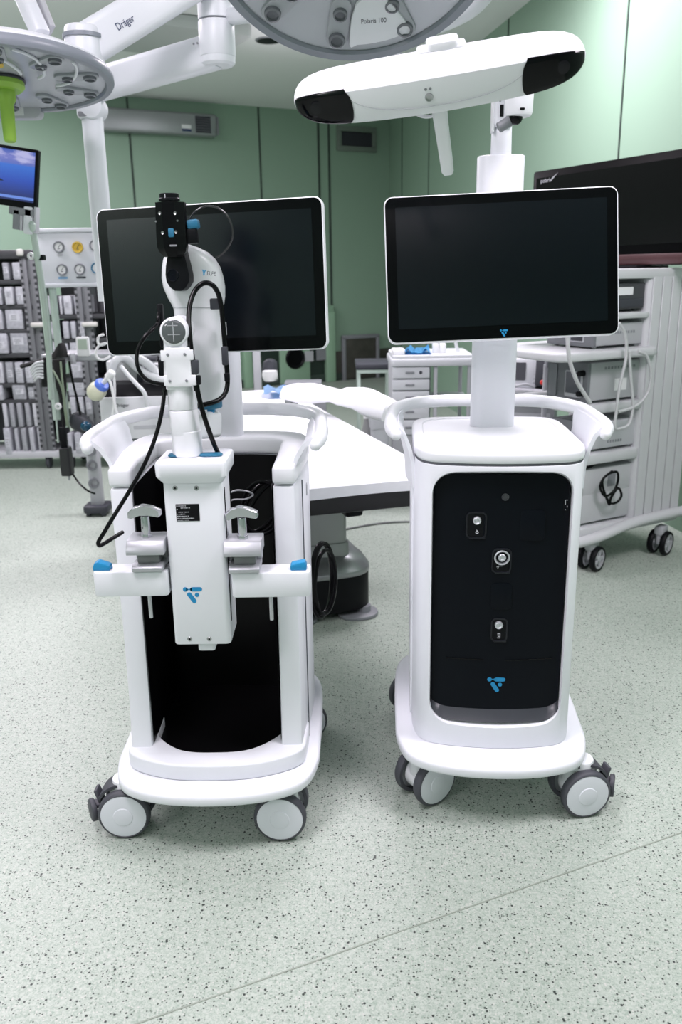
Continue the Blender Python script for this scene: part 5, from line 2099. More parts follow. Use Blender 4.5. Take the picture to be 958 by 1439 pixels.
p_ = [(100, 662, 4.30), (106, 672, 4.26), (114, 682, 4.22), (124, 690, 4.2), (134, 694, 4.2)]
add_tube(bm, [Vector((at(x, y, Y).x, at(x, y, Y).y, max(0.008, at(x, y, Y).z))) for x, y, Y in p_], 0.005, 8)
tag(obj('lead', bm, CABLE), 'thin black lead trailing from the black adapter to the floor', 'lead')

# ventilator: white body with black sloped top, hoses and mask
VY = 3.95
v0, v1 = at(133, 552, VY), at(246, 610, VY)
ve = thing('ventilator', 'white ventilator unit with a black sloped top, behind the open cart', 'ventilator', ((v0.x + v1.x) / 2, VY + 0.17, 0), R(6))
w = v1.x - v0.x
zt_, zb_ = v0.z - 0.012, v1.z - 0.02
bm = new()
add_prism(bm, rr(w, 0.34, 0.03), zb_, zt_ - 0.01, 0.008)
obj('body', bm, mat('ventilator_white', (0.66, 0.67, 0.70), 0.35), ve)
bm = new()
add_loft(bm, [[(x * k_, y * k_ + dy, z) for x, y in rr(w * 0.94, 0.32, 0.03)] for z, k_, dy in ((zt_ - 0.012, 1.0, 0), (zt_ + 0.012, 0.98, 0.004), (zt_ + 0.045, 0.9, 0.02))])
obj('top_tray', bm, BLACK, ve, 30)
bm = new()
add_box(bm, (0.0, -0.02, zt_ + 0.09), (0.028, 0.03, 0.11), 0.005)
add_box(bm, (0.0, -0.02, zt_ + 0.15), (0.17, 0.10, 0.018), 0.004)
obj('stalk', bm, DGREY, ve)
bm = new()
add_prism(bm, rr(0.17, 0.11, 0.02), zt_ + 0.04, zt_ + 0.14, 0.01, M=T(-0.08, 0.08, 0))
add_prism(bm, rr(0.13, 0.09, 0.02), zt_ + 0.04, zt_ + 0.12, 0.01, M=T(0.12, 0.06, 0))
obj('canister', bm, OFFW, ve)
text('lettering', 'Dräger', 0.022, T(-w * 0.29, -0.1725, zt_ - 0.055) @ FRONT, PRINT, ve)
bm = new()
add_prism(bm, rr(0.12, 0.018, 0.004), 0, 0.002, M=T(0.03, -0.17, zb_ + 0.055) @ XZ)
obj('name_plate', bm, LGREY, ve)
bm = new()
add_box(bm, (0, 0, zb_ / 2 + 0.04), (w * 0.55, 0.26, zb_ - 0.08), 0.01)
obj('pedestal', bm, MGREY, ve)
bm = new()
add_prism(bm, rr(w * 0.95, 0.36, 0.06), 0.07, 0.12, 0.01)
obj('base', bm, LGREY, ve)
for sx in (-1, 1):
    for yy in (-0.14, 0.14):
        bm = new()
        add_cyl(bm, (sx * w * 0.40 - 0.012, yy, 0.04), (sx * w * 0.40 + 0.012, yy, 0.04), 0.04, n=22, bev=0.005)
        add_cyl(bm, (sx * w * 0.40, yy, 0.06), (sx * w * 0.40, yy, 0.085), 0.018, n=12)
        obj('caster', bm, DGREY, ve)
hang('breathing_hose', 'thick pale breathing hose arching behind the lower edge of the robot screen', 'hose', ((158, 520, 3.9), (162, 508, 3.9), (170, 503, 3.92), (180, 506, 3.95), (192, 517, 3.98), (208, 527, 4.0), (226, 533, 4.0), (240, 534, 4.0)), 0.020, HOSE)
hang('breathing_hose', 'upper pale breathing hose sloping down to the right of the arched one', 'hose', ((172, 500, 3.96), (190, 502, 3.98), (205, 510, 4.0), (216, 520, 4.02), (226, 531, 4.02)), 0.022, HOSE)
hang('breathing_hose', 'slim clear hose running down across the ventilator front', 'hose', ((170, 515, 3.88), (180, 527, 3.86), (192, 540, 3.84), (202, 551, 3.83), (206, 565, 3.83), (208, 582, 3.84)), 0.010, HOSE)
hang('oxygen_tube', 'thin white looped tube behind the corner of the robot screen', 'tube', ((146, 470, 4.2), (139, 473, 4.2), (137.5, 481, 4.2), (142, 485, 4.2), (150, 482, 4.2)), 0.006, PAPER)
hang('oxygen_tube', 'thin white tube loop below the corner of the robot screen', 'tube', ((148, 482, 4.2), (139, 486, 4.2), (134.5, 496, 4.2), (138, 504, 4.2), (146, 505.5, 4.2), (155, 500, 4.2)), 0.006, PAPER)
# mask with blue rim, white manifold and straps
c = at(143, 541, 3.82)
t = thing('breathing_mask', 'clear yellowish breathing mask with a blue collar hanging on its hoses', 'mask', c)
ax = (at(150, 533, 3.80) - at(131, 556, 3.84)).normalized()
Mx = Vector(ax).to_track_quat('Z', 'Y').to_matrix().to_4x4()
bm = new()
add_lathe(bm, [(0.006, -0.085), (0.030, -0.080), (0.042, -0.06), (0.042, -0.03), (0.030, -0.004), (0.024, 0.0)], Mx, 24)
obj('cushion', bm, MASKY, t)
bm = new()
add_lathe(bm, [(0.022, -0.016), (0.032, -0.014), (0.034, 0.004), (0.028, 0.014), (0.012, 0.014)], Mx, 24)
obj('collar', bm, MASKB, t)
bm = new()
add_lathe(bm, [(0.010, 0.01), (0.012, 0.05), (0.018, 0.055), (0.018, 0.09), (0.012, 0.095)], Mx, 20)
obj('elbow', bm, PAPER, t)
for i, pts in enumerate((((150, 528, 3.8), (156, 524, 3.8), (160, 530, 3.8), (161, 550, 3.8), (160, 570, 3.79), (158, 585, 3.79)), ((152, 532, 3.79), (156, 540, 3.78), (159, 555, 3.78), (162, 572, 3.78), (165, 582, 3.78)))):
    bm = new()
    add_tube(bm, [at(*p) - c for p in pts], 0.006, 8)
    obj('strap', bm, PAPER, t)
# grey rolling stand low behind the open cart
p = at(138, 655, 3.6)
sp_ = atz(139, 722, 0)
t = thing('instrument_stand', 'slim grey rolling stand with a dark foot beside the open cart', 'stand', sp_)
bm = new()
add_prism(bm, rr(0.075, 0.05, 0.012), 0.06, 0.42, 0.004)
obj('post', bm, LGREY, t)
for z in (0.40, 0.31, 0.20):
    bm = new()
    add_ring(bm, [(0.020, -0.008), (0.032, -0.008), (0.032, 0.008), (0.020, 0.008)], T(-0.005, -0.03, z) @ E(90, 0, 20), 20)
    obj('reel', bm, MGREY, t)
bm = new()
add_prism(bm, rr(0.15, 0.16, 0.03), 0.02, 0.065, 0.01)
add_cyl(bm, (-0.055, -0.05, 0.025), (-0.035, -0.05, 0.025), 0.025, n=16)
add_cyl(bm, (0.035, -0.05, 0.025), (0.055, -0.05, 0.025), 0.025, n=16)
obj('foot', bm, DGREY, t)

# ================================================================== LEFT: BLUE SCREEN on its ceiling-hung bracket
BY = 3.5
tl, trp, br = at(-14, 201.5, BY), at(54, 212, BY), at(42, 292, BY)
ux = (trp - tl).normalized()
uz = (trp - br)
H_ = uz.length
uz.normalize()
uy = uz.cross(ux).normalized()
uz = ux.cross(uy).normalized()
W_ = 0.52
cen = trp - ux * W_ / 2 - uz * H_ / 2
rot = Matrix((ux, uy, uz)).transposed().to_euler()
t = thing('patient_monitor', 'flat screen showing blue sea wallpaper at the left edge of the room', 'monitor', cen, rot=rot)
bm = new()
add_prism(bm, rr(W_, H_ + 0.006, 0.006), -0.03, 0.0, 0.003, M=XZ)
obj('housing', bm, BLACK, t)
bm = new()
add_box(bm, (0, -0.0005, 0.006), (W_ - 0.022, 0.001, H_ - 0.03))
obj('screen', bm, SEA, t, flat=True)
bm = new()
add_prism(bm, [(x - 0.02, z + 0.0) for x, z in ((-0.05, 0.0), (0.02, 0.012), (0.06, -0.008), (0.025, -0.012), (-0.05, -0.02))], 0, 0.0012, M=T(0.092, -0.001, -0.012) @ XZ)
obj('wallpaper_shape', bm, mat('screen_shape', (0.004, 0.01, 0.05), 0.4), t, flat=True)
bm = new()
add_box(bm, (W_ / 2 - 0.055, 0.01, -H_ / 2 - 0.018), (0.10, 0.03, 0.03), 0.004)
add_box(bm, (W_ / 2 - 0.075, 0.005, -H_ / 2 - 0.05), (0.026, 0.02, 0.075), 0.003)
obj('under_handle', bm, MGREY, t)
p = at(42, 310, BY + 0.02)
t2 = thing('monitor_arm', 'pale hinged bracket under the blue screen, on a slim pole', 'bracket', p)
bm = new()
add_box(bm, (0, 0, 0), (0.038, 0.05, 0.105), 0.008, M=E(0, 8, 0))
obj('hinge_body', bm, LAMPW, t2)
bm = new()
add_box(bm, (-0.027, 0.0, 0.005), (0.012, 0.045, 0.085), 0.003, M=E(0, 8, 0))
add_box(bm, (0.027, 0.0, 0.0), (0.010, 0.045, 0.10), 0.003, M=E(0, 8, 0))
obj('side_cheek', bm, LGREY, t2)
bm = new()
a = at(47, 328, BY + 0.02) - p
b = at(64, 440, BY + 0.4) - p
c_ = at(72, 560, BY + 0.72) - p
add_tube(bm, [a + Vector((0, 0, 0.03)), a, b, c_], 0.013, 12, 6)
obj('pole', bm, TUBEG, t2)
bm = new()
q = at(57, 362, BY + 0.14) - p
add_box(bm, q, (0.035, 0.035, 0.022), 0.004)
obj('pole_clamp', bm, BLACK, t2)
bm = new()
q = at(44, 360, BY + 0.14) - p
add_ring(bm, [(0.006, 0), (0.007, 0.012), (0.014, 0.012), (0.016, 0.0)], T(*q) @ E(90, 0, 0), 16)
obj('hook_ring', bm, PAPER, t2)

# ================================================================== CEILING ARMS
def beam(bm, p0, p1, w, h, bev=0.012):
    p0, p1 = Vector(p0), Vector(p1)
    d = (p1 - p0)
    ln = d.length
    x = d.normalized()
    y = Vector((0, 0, 1)).cross(x).normalized()
    z = x.cross(y)
    M = Matrix((x, y, z)).transposed().to_4x4()
    M.translation = (p0 + p1) / 2
    t = new()
    add_prism(t, rr(w, h, min(w, h) * 0.3, 4), -ln / 2, ln / 2, bev)
    # prism axis is z -> turn onto x
    bmesh.ops.transform(t, matrix=Matrix(((0, 0, 1, 0), (1, 0, 0, 0), (0, 1, 0, 0), (0, 0, 0, 1))), verts=t.verts)
    return merge(bm, t, M)


CYY = 3.3
ca, cb_ = at(301.5, -10, CYY), at(304, 98, CYY)
pc = thing('supply_boom', 'white jointed ceiling boom with a round pivot, carrying a slim white column', 'ceiling boom', (ca.x, CYY, 0))
o_ = Vector(pc.location)
bm = new()
add_cyl(bm, (0, 0, at(302, 30, CYY).z + 0.004), (0, 0, CEIL - 0.02), 0.062, 0.062, 36)
obj('pivot_shaft', bm, LAMPW, pc)
bm = new()
add_cyl(bm, (0, 0, at(303, 82, CYY).z + 0.003), (0, 0, at(302, 31, CYY).z), 0.0635, 0.0635, 36, 0.002)
obj('pivot_sleeve', bm, LAMPW, pc)
bm = new()
zz = at(303, 80, CYY).z
add_lathe(bm, [(0.0, -0.030), (0.050, -0.030), (0.060, -0.022), (0.0615, 0.0)], T(0, 0, zz), 36)
obj('pivot_cap', bm, LAMPW, pc)
bm = new()
add_lathe(bm, [(0.22, 0), (0.20, -0.05), (0.08, -0.07), (0.07, -0.03)], T(0, 0, CEIL - 0.001), 36)
obj('ceiling_rose', bm, LAMPW, pc)
bm = new()
EY = 3.55
e0 = at(285, 72, CYY) - o_
e1 = at(128, 122, EY) - o_
beam(bm, (0.0, 0.0, e0.z), e1, 0.085, 0.112, 0.016)
obj('lower_arm', bm, LAMPW, pc)
for px, py in ((272, 61.5), (277.5, 60.5)):
    q = at(px, py, CYY - 0.03) - o_
    bm = new()
    add_sphere(bm, q, 0.004)
    obj('arm_screw', bm, MGREY, pc)
bm = new()
q0, q1 = at(125, 128, EY) - o_, at(124, 168, EY) - o_
add_prism(bm, rr(0.085, 0.10, 0.03), q1.z + 0.0, q0.z + 0.05, 0.012, M=T(q0.x - 0.005, q0.y, 0))
kn = obj('knuckle', bm, LAMPW, pc)
bm = new()
add_cyl(bm, (q0.x + 0.012, q0.y - 0.055, q0.z - 0.06), (q0.x + 0.012, q0.y + 0.055, q0.z - 0.06), 0.045, n=28, bev=0.01)
obj('knuckle_cover', bm, LAMPW, kn)
bm = new()
add_box(bm, (q0.x - 0.018, q0.y - 0.048, q1.z + 0.012), (0.035, 0.012, 0.018), 0.003)
obj('cable_outlet', bm, MGREY, kn)
bm = new()
add_cyl(bm, (q0.x + 0.003, q0.y, 1.30), (q0.x + 0.003, q0.y, q1.z + 0.02), 0.040, n=28)
obj('column', bm, LAMPW, pc)

# lamp arm with the maker's lettering
UYa, UYb = 3.02, 3.25
la = thing('lamp_boom', 'white lettered upper lamp arm rising from the left lamp to the ceiling', 'ceiling boom', (at(300, -45, UYb).x, UYb, 0))
o_ = Vector(la.location)
u0, u1 = at(118, 66, UYa) - o_, at(300, -45, UYb) - o_
bm = new()
beam(bm, u0, u1, 0.09, 0.125, 0.02)
obj('upper_arm', bm, LAMPW, la)
bm = new()
add_cyl(bm, (u1.x, u1.y, u1.z - 0.08), (u1.x, u1.y, CEIL), 0.05, n=28)
obj('shaft', bm, LAMPW, la)
bm = new()
add_cyl(bm, (u0.x, u0.y, u0.z - 0.075), (u0.x, u0.y, u0.z + 0.06), 0.062, 0.058, 32, 0.012)
obj('end_joint', bm, LAMPW, la)
bm = new()
add_cyl(bm, (u0.x, u0.y, u0.z + 0.022), (u0.x, u0.y, u0.z + 0.034), 0.0645, n=32)
obj('joint_band', bm, LAMPR, la)
dx = (u1 - u0).normalized()
zax = dx.cross(Vector((0, 0, 1)).cross(dx).normalized()) if False else None
yn = Vector((0, 0, 1)).cross(dx).normalized()
zn = dx.cross(yn).normalized()
fn = -yn if (-yn).y < 0 else yn
P = at(163.5, 29.5, 3.0) - o_
f_ = (P - u0).dot(dx)
base = u0 + dx * f_ + fn * 0.0458 - zn * 0.014
Mx = Matrix((dx, zn, dx.cross(zn))).transposed().to_4x4()
Mx.translation = base
text('lettering', 'Dräger', 0.031, Mx, NAVY, la, depth=0.0006, sx=0.78)


def surgical_lamp(name, label, cen, rad, tilt_dir, tilt, spin, inner, hand_len, box_ang):
    """round operating lamp seen from below: housing, grey rim, clear dish with light pods, green handle in the middle"""
    n = Vector((math.sin(R(tilt)) * math.sin(R(tilt_dir)), -math.sin(R(tilt)) * math.cos(R(tilt_dir)), -math.cos(R(tilt))))
    q = n.to_track_quat('Z', 'Y').to_euler()             # local +z looks out of the dish
    t = thing(name, label, 'surgical light', cen, rot=q)
    S = E(0, 0, spin)
    bm = new()
    add_lathe(bm, [(0.0, -0.085), (rad * 0.45, -0.080), (rad * 0.80, -0.062), (rad * 0.965, -0.034), (rad * 0.985, -0.012), (rad * 0.96, -0.004)], None, 64)
    obj('housing', bm, LAMPW, t)
    bm = new()
    add_ring(bm, [(rad * 0.982, -0.026), (rad, -0.018), (rad * 1.002, -0.002), (rad * 0.985, 0.007), (rad * 0.93, 0.008), (rad * 0.915, 0.0), (rad * 0.93, -0.006)], None, 64)
    obj('rim', bm, LAMPR, t)
    bm = new()
    add_lathe(bm, [(0.0, -0.003), (rad * 0.55, -0.003), (rad * 0.93, -0.002), (rad * 0.93, -0.006), (0, -0.006)], None, 64)
    ds = obj('reflector', bm, mat('lamp_inner', (0.50, 0.52, 0.56), 0.25, 0.2), t)
    # pods: paired barrels in radial troughs
    for i in range(10):
        a = 360 * i / 10
        bm = new()
        M = S @ E(0, 0, a)
        add_prism(bm, capsule(rad * 0.55, 0, rad * 0.82, 0, rad * 0.075, rad * 0.075), -0.004, 0.006, 0.002, M=M)
        pd_ = obj('light_pod', bm, mat('pod_grey', (0.36, 0.38, 0.41), 0.3), t)
        for rr_, r2 in ((0.81, 0.058), (0.60, 0.050)):
            bm = new()
            add_ring(bm, [(rad * r2 * 0.62, 0.004), (rad * r2 * 0.75, 0.016), (rad * r2, 0.014), (rad * r2 * 1.05, 0.004)], M @ T(rad * rr_, 0, 0), 20)
            add_lathe(bm, [(0.0, 0.007), (rad * r2 * 0.7, 0.009), (rad * r2 * 0.7, 0.004)][::-1], M @ T(rad * rr_, 0, 0), 16)
            obj('pod_lens', bm, mat('pod_lens', (0.15, 0.16, 0.18), 0.2), pd_)
    bm = new()
    add_prism(bm, [(p.x, p.y) for p in catmull([(rad * 0.84 * math.cos(R(b)), rad * 0.84 * math.sin(R(b)), 0) for b in range(-16, 17, 4)] + [(rad * 0.50, 0.10 * rad, 0), (rad * 0.50, -0.10 * rad, 0)], 3, True)], 0.001, 0.012, 0.003, M=E(0, 0, box_ang))
    nm = obj('name_plate', bm, LAMPW, t)
    # spring arm yoke and green handle
    bm = new()
    add_lathe(bm, [(0.060, 0.0), (0.062, 0.022), (0.050, 0.034), (0.0, 0.036)], None, 28)
    add_lathe(bm, [(0.030, 0.030), (0.031, 0.06), (0.022, 0.075), (0.020, hand_len - 0.008), (0.016, hand_len), (0.0, hand_len + 0.001)], None, 24)
    obj('sterile_handle', bm, GREENP, t)
    bm = new()
    add_lathe(bm, [(0.064, 0.0), (0.066, 0.006), (0.061, 0.008)], None, 28)
    obj('handle_seat', bm, DGREY, t)
    return t, n


LCEN = at(6, 112, 3.0)
l1, n1 = surgical_lamp('surgical_light', 'round operating lamp with green handle at the upper left edge', LCEN, 0.345, 10, 6, 12, 0.3, 0.19, 200)
# wiring seen through the left dish
bm = new()
for k_, (r0, r1, a0, a1) in enumerate(((0.12, 0.30, 20, 75), (0.16, 0.31, -10, 40), (0.10, 0.26, 50, 100))):
    pts = []
    for i in range(8):
        f = i / 7
        rr_ = 0.345 * (r0 + (r1 - r0) * f) / 0.345
        a = R(a0 + (a1 - a0) * f)
        pts.append((rr_ * math.cos(a), rr_ * math.sin(a), 0.006 + 0.004 * math.sin(f * 6)))
    add_tube(bm, pts, 0.005, 8, 4)
obj('wiring', bm, LAMPW, l1)
bm = new()
add_prism(bm, rr(0.06, 0.06, 0.02), 0.0, 0.012, 0.004, M=T(0.0, 0.17, 0))
obj('sensor', bm, YELLOW, l1)
CC = at(494, -100, 2.15)
l2, n2 = surgical_lamp('surgical_light', 'round operating lamp with green handle above the tracking camera', CC, 0.345, -2, 36, 9, 0.3, 0.185, -90)
# put the spoken-for name on the front rim plate of the middle lamp
for o in l2.children:
    if o.name.startswith('name_plate'):
        npl = o
I2 = (Matrix.Translation(CC) @ l2.rotation_euler.to_matrix().to_4x4()).inverted()
o0 = I2 @ CAM


def on_lamp(px, py, z):
    d = I2.to_3x3() @ ray(px, py)
    return o0 + d * ((z - o0.z) / d.z)


A, Bq, Cq = on_lamp(507, 33.5, 0.0125), on_lamp(546, 31, 0.0125), on_lamp(507, 26, 0.0125)
ex = (Bq - A).normalized()
ez = Vector((0, 0, 1))
ey = ez.cross(ex).normalized()
Mt = Matrix((ex, ey, ez)).transposed().to_4x4()
if (Cq - A).dot(ey) < 0:
    Mt = Matrix((ex, -ey, -ez)).transposed().to_4x4()
Mt.translation = A
text('lettering', 'Polaris 100', 0.019, Mt, mat('lamp_print', (0.16, 0.17, 0.19), 0.5), l2, depth=0.0004, sx=0.74)
# reposition plate under that lettering
ctr = on_lamp(527, 24, 0.0)
ang = math.degrees(math.atan2(ctr.y, ctr.x))
npl.rotation_euler = (0, 0, R(ang + 90))


def lamp_gear(name, label, lamp, cen, n, rad, side_pts, box_px, box_Y):
    pass


# yoke arms of the middle lamp and its rating box behind
yk = thing('lamp_yoke', 'white curved yoke and arm holding the middle operating lamp', 'lamp arm', (CC.x, CC.y + 0.2, 0))
oy = Vector(yk.location)
bm = new()
add_tube(bm, [at(x, y, Y) - oy for x, y, Y in ((574, 52, 2.62), (600, 42, 2.60), (630, 32, 2.58), (660, 16, 2.55), (682, -8, 2.5), (690, -40, 2.45), (680, -90, 2.4))], 0.034, 14, 8, flat=0.45)
obj('yoke', bm, LAMPW, yk)
bm = new()
a, b = at(498, 44, 2.60) - oy, at(566, 78, 2.60) - oy
add_prism(bm, rr(b.x - a.x, a.z - b.z, 0.018), -0.05, 0.0, 0.006, M=T((a.x + b.x) / 2, a.y, (a.z + b.z) / 2) @ XZ)
bx = obj('drive_box', bm, mat('drive_box', (0.42, 0.44, 0.47), 0.4), yk)
bm = new()
a, b = at(519, 52, 2.60) - oy, at(543, 69, 2.60) - oy
add_box(bm, ((a.x + b.x) / 2, a.y - 0.001, (a.z + b.z) / 2), (b.x - a.x, 0.002, a.z - b.z))
obj('rating_label', bm, mat('rating_paper', (0.56, 0.57, 0.59), 0.6), bx)
bm = new()
w, h = b.x - a.x, a.z - b.z
for i, (f, ww, hh_) in enumerate(((0.2, 0.35, 0.10), (0.42, 0.35, 0.10), (0.6, 0.7, 0.05), (0.80, 0.72, 0.17))):
    add_box(bm, (a.x + w * (0.08 + ww / 2), a.y - 0.0025, a.z - h * f), (w * ww, 0.001, h * hh_))
obj('label_print', bm, PRINT, bx)
# white arm from the boom pivot to the middle lamp
bm = new()
beam(bm, at(318, 24, CYY) - oy, at(420, 12, 3.0) - oy, 0.05, 0.05, 0.01)
beam(bm, at(420, 12, 3.0) - oy, at(520, -60, 2.6) - oy, 0.05, 0.05, 0.01)
obj('link_arm', bm, LAMPW, yk)
# second arm, twin profile rising from the left lamp
lt = thing('lamp_yoke', 'white twin-profile arm rising from the left operating lamp to the ceiling', 'lamp arm', (LCEN.x, LCEN.y + 0.1, 0))
oy = Vector(lt.location)
bm = new()
beam(bm, at(58, 50, 3.12) - oy, at(18, -40, 3.2) - oy, 0.055, 0.055, 0.008)
obj('spring_arm', bm, LAMPW, lt)
bm = new()
beam(bm, at(71, 44, 3.16) - oy, at(38, -40, 3.24) - oy, 0.02, 0.05, 0.004)
obj('arm_cover', bm, LGREY, lt)
bm = new()
e = at(18, -40, 3.2) - oy
add_cyl(bm, (e.x, e.y, e.z - 0.05), (e.x, e.y, CEIL), 0.045, n=24)
obj('shaft', bm, LAMPW, lt)
bm = new()
a, b = at(-20, 140, 3.3) - oy, at(57, 166, 3.3) - oy
add_prism(bm, rr(b.x - a.x, a.z - b.z, 0.02), -0.05, 0.0, 0.006, M=T((a.x + b.x) / 2, a.y, (a.z + b.z) / 2) @ XZ)
bx = obj('drive_box', bm, LGREY, lt)
bm = new()
a, b = at(11, 149, 3.3) - oy, at(34, 162, 3.3) - oy
add_box(bm, ((a.x + b.x) / 2, a.y - 0.001, (a.z + b.z) / 2), (b.x - a.x, 0.002, a.z - b.z))
obj('rating_label', bm, PAPER, bx)
# pale canopy plates under the ceiling behind the boom
bm = new()
a = atz(235, 40, CEIL)
add_prism(bm, rr(1.1, 0.9, 0.05), CEIL - 0.10, CEIL - 0.002, 0.02, M=T(a.x, a.y, 0) @ E(0, 0, 30))
t_ = obj('ceiling_canopy', bm, mat('canopy_grey', (0.50, 0.52, 0.52), 0.5))
tag(t_, 'pale flat canopy box on the ceiling behind the white boom', 'canopy')

# ================================================================== RIGHT: EQUIPMENT TROLLEY
TRL = Vector((1.31, 4.16, 0))
TRY = R(-62)
MTr = Matrix.Translation(TRL) @ Matrix.Rotation(TRY, 4, 'Z')
XN = 0.25                                                     # its flank towards the camera


def onx(px, py, xl=XN):
    I = MTr.inverted()
    o = I @ CAM
    d = I.to_3x3() @ ray(px, py)
    return o + d * ((xl - o.x) / d.x)


eq = thing('equipment_trolley', 'tall pale equipment trolley with a ribbed rear column and open shelves, right side', 'equipment trolley', TRL, TRY)
cl0 = onx(914, 384)
clb = onx(889, 735)
ycol0 = (cl0.y + clb.y) / 2
ycol1 = ycol0 + 0.34
ztop = cl0.z
zbot = clb.z
bm = new()
add_box(bm, (0, (ycol0 + ycol1) / 2, (ztop + zbot) / 2), (XN * 2 - 0.02, ycol1 - ycol0, ztop - zbot), 0.02, 3)
# raised flutes on the flank
n = 5
for i in range(n):
    yy = ycol0 + 0.015 + (ycol1 - ycol0 - 0.03) * (i + 0.5) / n
    add_box(bm, (XN - 0.008, yy, (ztop + zbot) / 2), (0.014, (ycol1 - ycol0 - 0.03) / n - 0.006, ztop - zbot - 0.004), 0.002, 1)
obj('rear_column', bm, mat('trolley_white', (0.60, 0.61, 0.63), 0.4), eq)
TW_ = MATS['trolley_white']
yfr = ycol0 - 0.36


def shelf(py_t, py_b, name, front=yfr, extra=0.0, th=None, rear=None):
    a, b = onx(890, py_t), onx(890, py_b)
    bm = new()
    h = a.z - b.z
    y1_ = (ycol0 + 0.02) if rear is None else rear
    add_prism(bm, rr(XN * 2 + extra * 2, y1_ - front, 0.03, 4, 0, (front + y1_) / 2), b.z, a.z, min(0.012, h * 0.3))
    obj(name, bm, TW_, eq)
    return a.z


z_top = shelf(377, 392, 'top_board', front=yfr - 0.03, rear=ycol1 + 0.02)
z1s = shelf(438.5, 447.5, 'shelf')
bm = new()
a, b = onx(880, 491, XN + 0.05), onx(880, 503.5, XN + 0.05)
zt_s = a.z
lx = onx(735, 495, XN + 0.05)
add_prism(bm, rr((XN + 0.05) * 2, 0.62, 0.07, 6, 0, ycol0 - 0.25), b.z, a.z, 0.012, 3)
obj('pull_out_tray', bm, TW_, eq)
z3s = shelf(563, 576, 'shelf')
z4s = shelf(630, 645, 'shelf')
z5s = shelf(729, 744, 'base_shelf', rear=ycol1)
# foot frame with casters
bm = new()
for sx in (-1, 1):
    pts = [(sx * (XN + 0.01), yfr - 0.06, 0.155), (sx * (XN + 0.02), yfr + 0.10, 0.165), (sx * (XN + 0.02), ycol0, 0.205), (sx * (XN + 0.02), ycol1 + 0.06, 0.215)]
    add_tube(bm, pts, 0.032, 14, 8, flat=0.75, up=(0, 0, 1))
obj('foot_frame', bm, TW_, eq)


def trolley_caster(x, y):
    bm = new()
    add_box(bm, (0, 0, 0.125), (0.05, 0.07, 0.05), 0.012)
    add_box(bm, (0, 0.0, 0.09), (0.022, 0.06, 0.07), 0.006)
    o = obj('caster', bm, LGREY, eq)
    o.location = (x, y, 0)
    o.rotation_euler = (0, 0, R(18))
    for s in (-1, 1):
        bm = new()
        add_ring(bm, [(0.048, -0.014), (0.058, -0.013), (0.062, -0.006), (0.062, 0.006), (0.058, 0.013), (0.048, 0.014)], T(s * 0.032, 0, 0.062) @ E(0, 90, 0), 30)
        obj('tyre', bm, BLACK, o)
        bm = new()
        M = T(s * 0.032, 0, 0.062) @ E(0, 90 * s, 0)
        add_lathe(bm, [(0.0, 0.014), (0.014, 0.014), (0.018, 0.009), (0.0, 0.009)][:3], M, 20)
        add_ring(bm, [(0.040, -0.01), (0.049, -0.01), (0.049, 0.012), (0.040, 0.012)], M, 28)
        for k_ in range(5):
            add_box(bm, (0, 0.029, 0.004), (0.013, 0.032, 0.012), 0.002) if False else None
            t = new()
            add_box(t, (0, 0.029, 0.005), (0.016, 0.030, 0.010), 0.002)
            merge(bm, t, M @ E(0, 0, 72 * k_))
        add_lathe(bm, [(0, -0.01), (0.016, -0.01), (0.016, 0.012), (0, 0.013)], M, 20)
        obj('wheel_hub', bm, LGREY, o)


w1 = MTr.inverted() @ atz(836, 803, 0)
w2 = MTr.inverted() @ atz(935, 781, 0)
for p in (w1, w2):
    trolley_caster(XN + 0.0, p.y)
    trolley_caster(-XN, p.y)


def device(name, label, cat, pf, pr_, pfar, pt, pb, zs, face_m, side_m, fn=None):
    """box-shaped instrument standing on a trolley shelf; built in the trolley's frame, parented to nothing"""
    a, b = onx(pf, pt, XN - 0.03), onx(pr_, pb, XN - 0.03)
    far_ = on(MTr, pfar, (pt + pb) / 2, a.y).x
    x0_, x1_ = far_, XN - 0.03
    h = max(0.03, a.z - zs)
    w, d = x1_ - x0_, b.y - a.y
    t_ = thing(name, label, cat)
    t_.matrix_world = MTr @ T((x0_ + x1_) / 2, (a.y + b.y) / 2, zs + 0.001)
    bm = new()
    add_box(bm, (0, 0.006, h / 2 + 0.006), (w, d - 0.012, h - 0.012), 0.006)
    for sx in (-1, 1):
        for sy in (-1, 1):
            add_cyl(bm, (sx * (w / 2 - 0.03), sy * (d / 2 - 0.03), 0), (sx * (w / 2 - 0.03), sy * (d / 2 - 0.03), 0.012), 0.012, n=12)
    obj('case', bm, side_m, t_)
    bm = new()
    add_box(bm, (0, -d / 2 + 0.004, h / 2 + 0.004), (w + 0.004, 0.020, h - 0.006), 0.006)
    obj('front_panel', bm, face_m, t_)
    if fn:
        fn(t_, w, d, h)
    return t_


DEVG = mat('device_grey', (0.44, 0.45, 0.47), 0.5)
DEVD = mat('device_front', (0.17, 0.18, 0.195), 0.45)


def vents(t, w, d, h, n=9, z=0.75, y0_=0.0, ln=0.14):
    bm = new()
    for i in range(n):
        add_box(bm, (w / 2 + 0.0005, y0_ + (i - n / 2) * ln / n, h * z), (0.0015, ln / n * 0.55, 0.012))
    obj('vent', bm, MGREY, t)


def sticker(t, x, y, z, sy, sz, m=PAPER):
    bm = new()
    add_box(bm, (x + 0.001, y, z), (0.002, sy, sz))
    return obj('sticker', bm, m, t)


def f_top(t, w, d, h):
    sticker(t, w / 2, 0.02, h * 0.72, 0.09, 0.034)
    bm = new()
    add_box(bm, (w / 2 + 0.001, 0.02, h * 0.30), (0.004, d * 0.8, h * 0.30), 0.002)
    obj('side_rib', bm, DGREY, t)


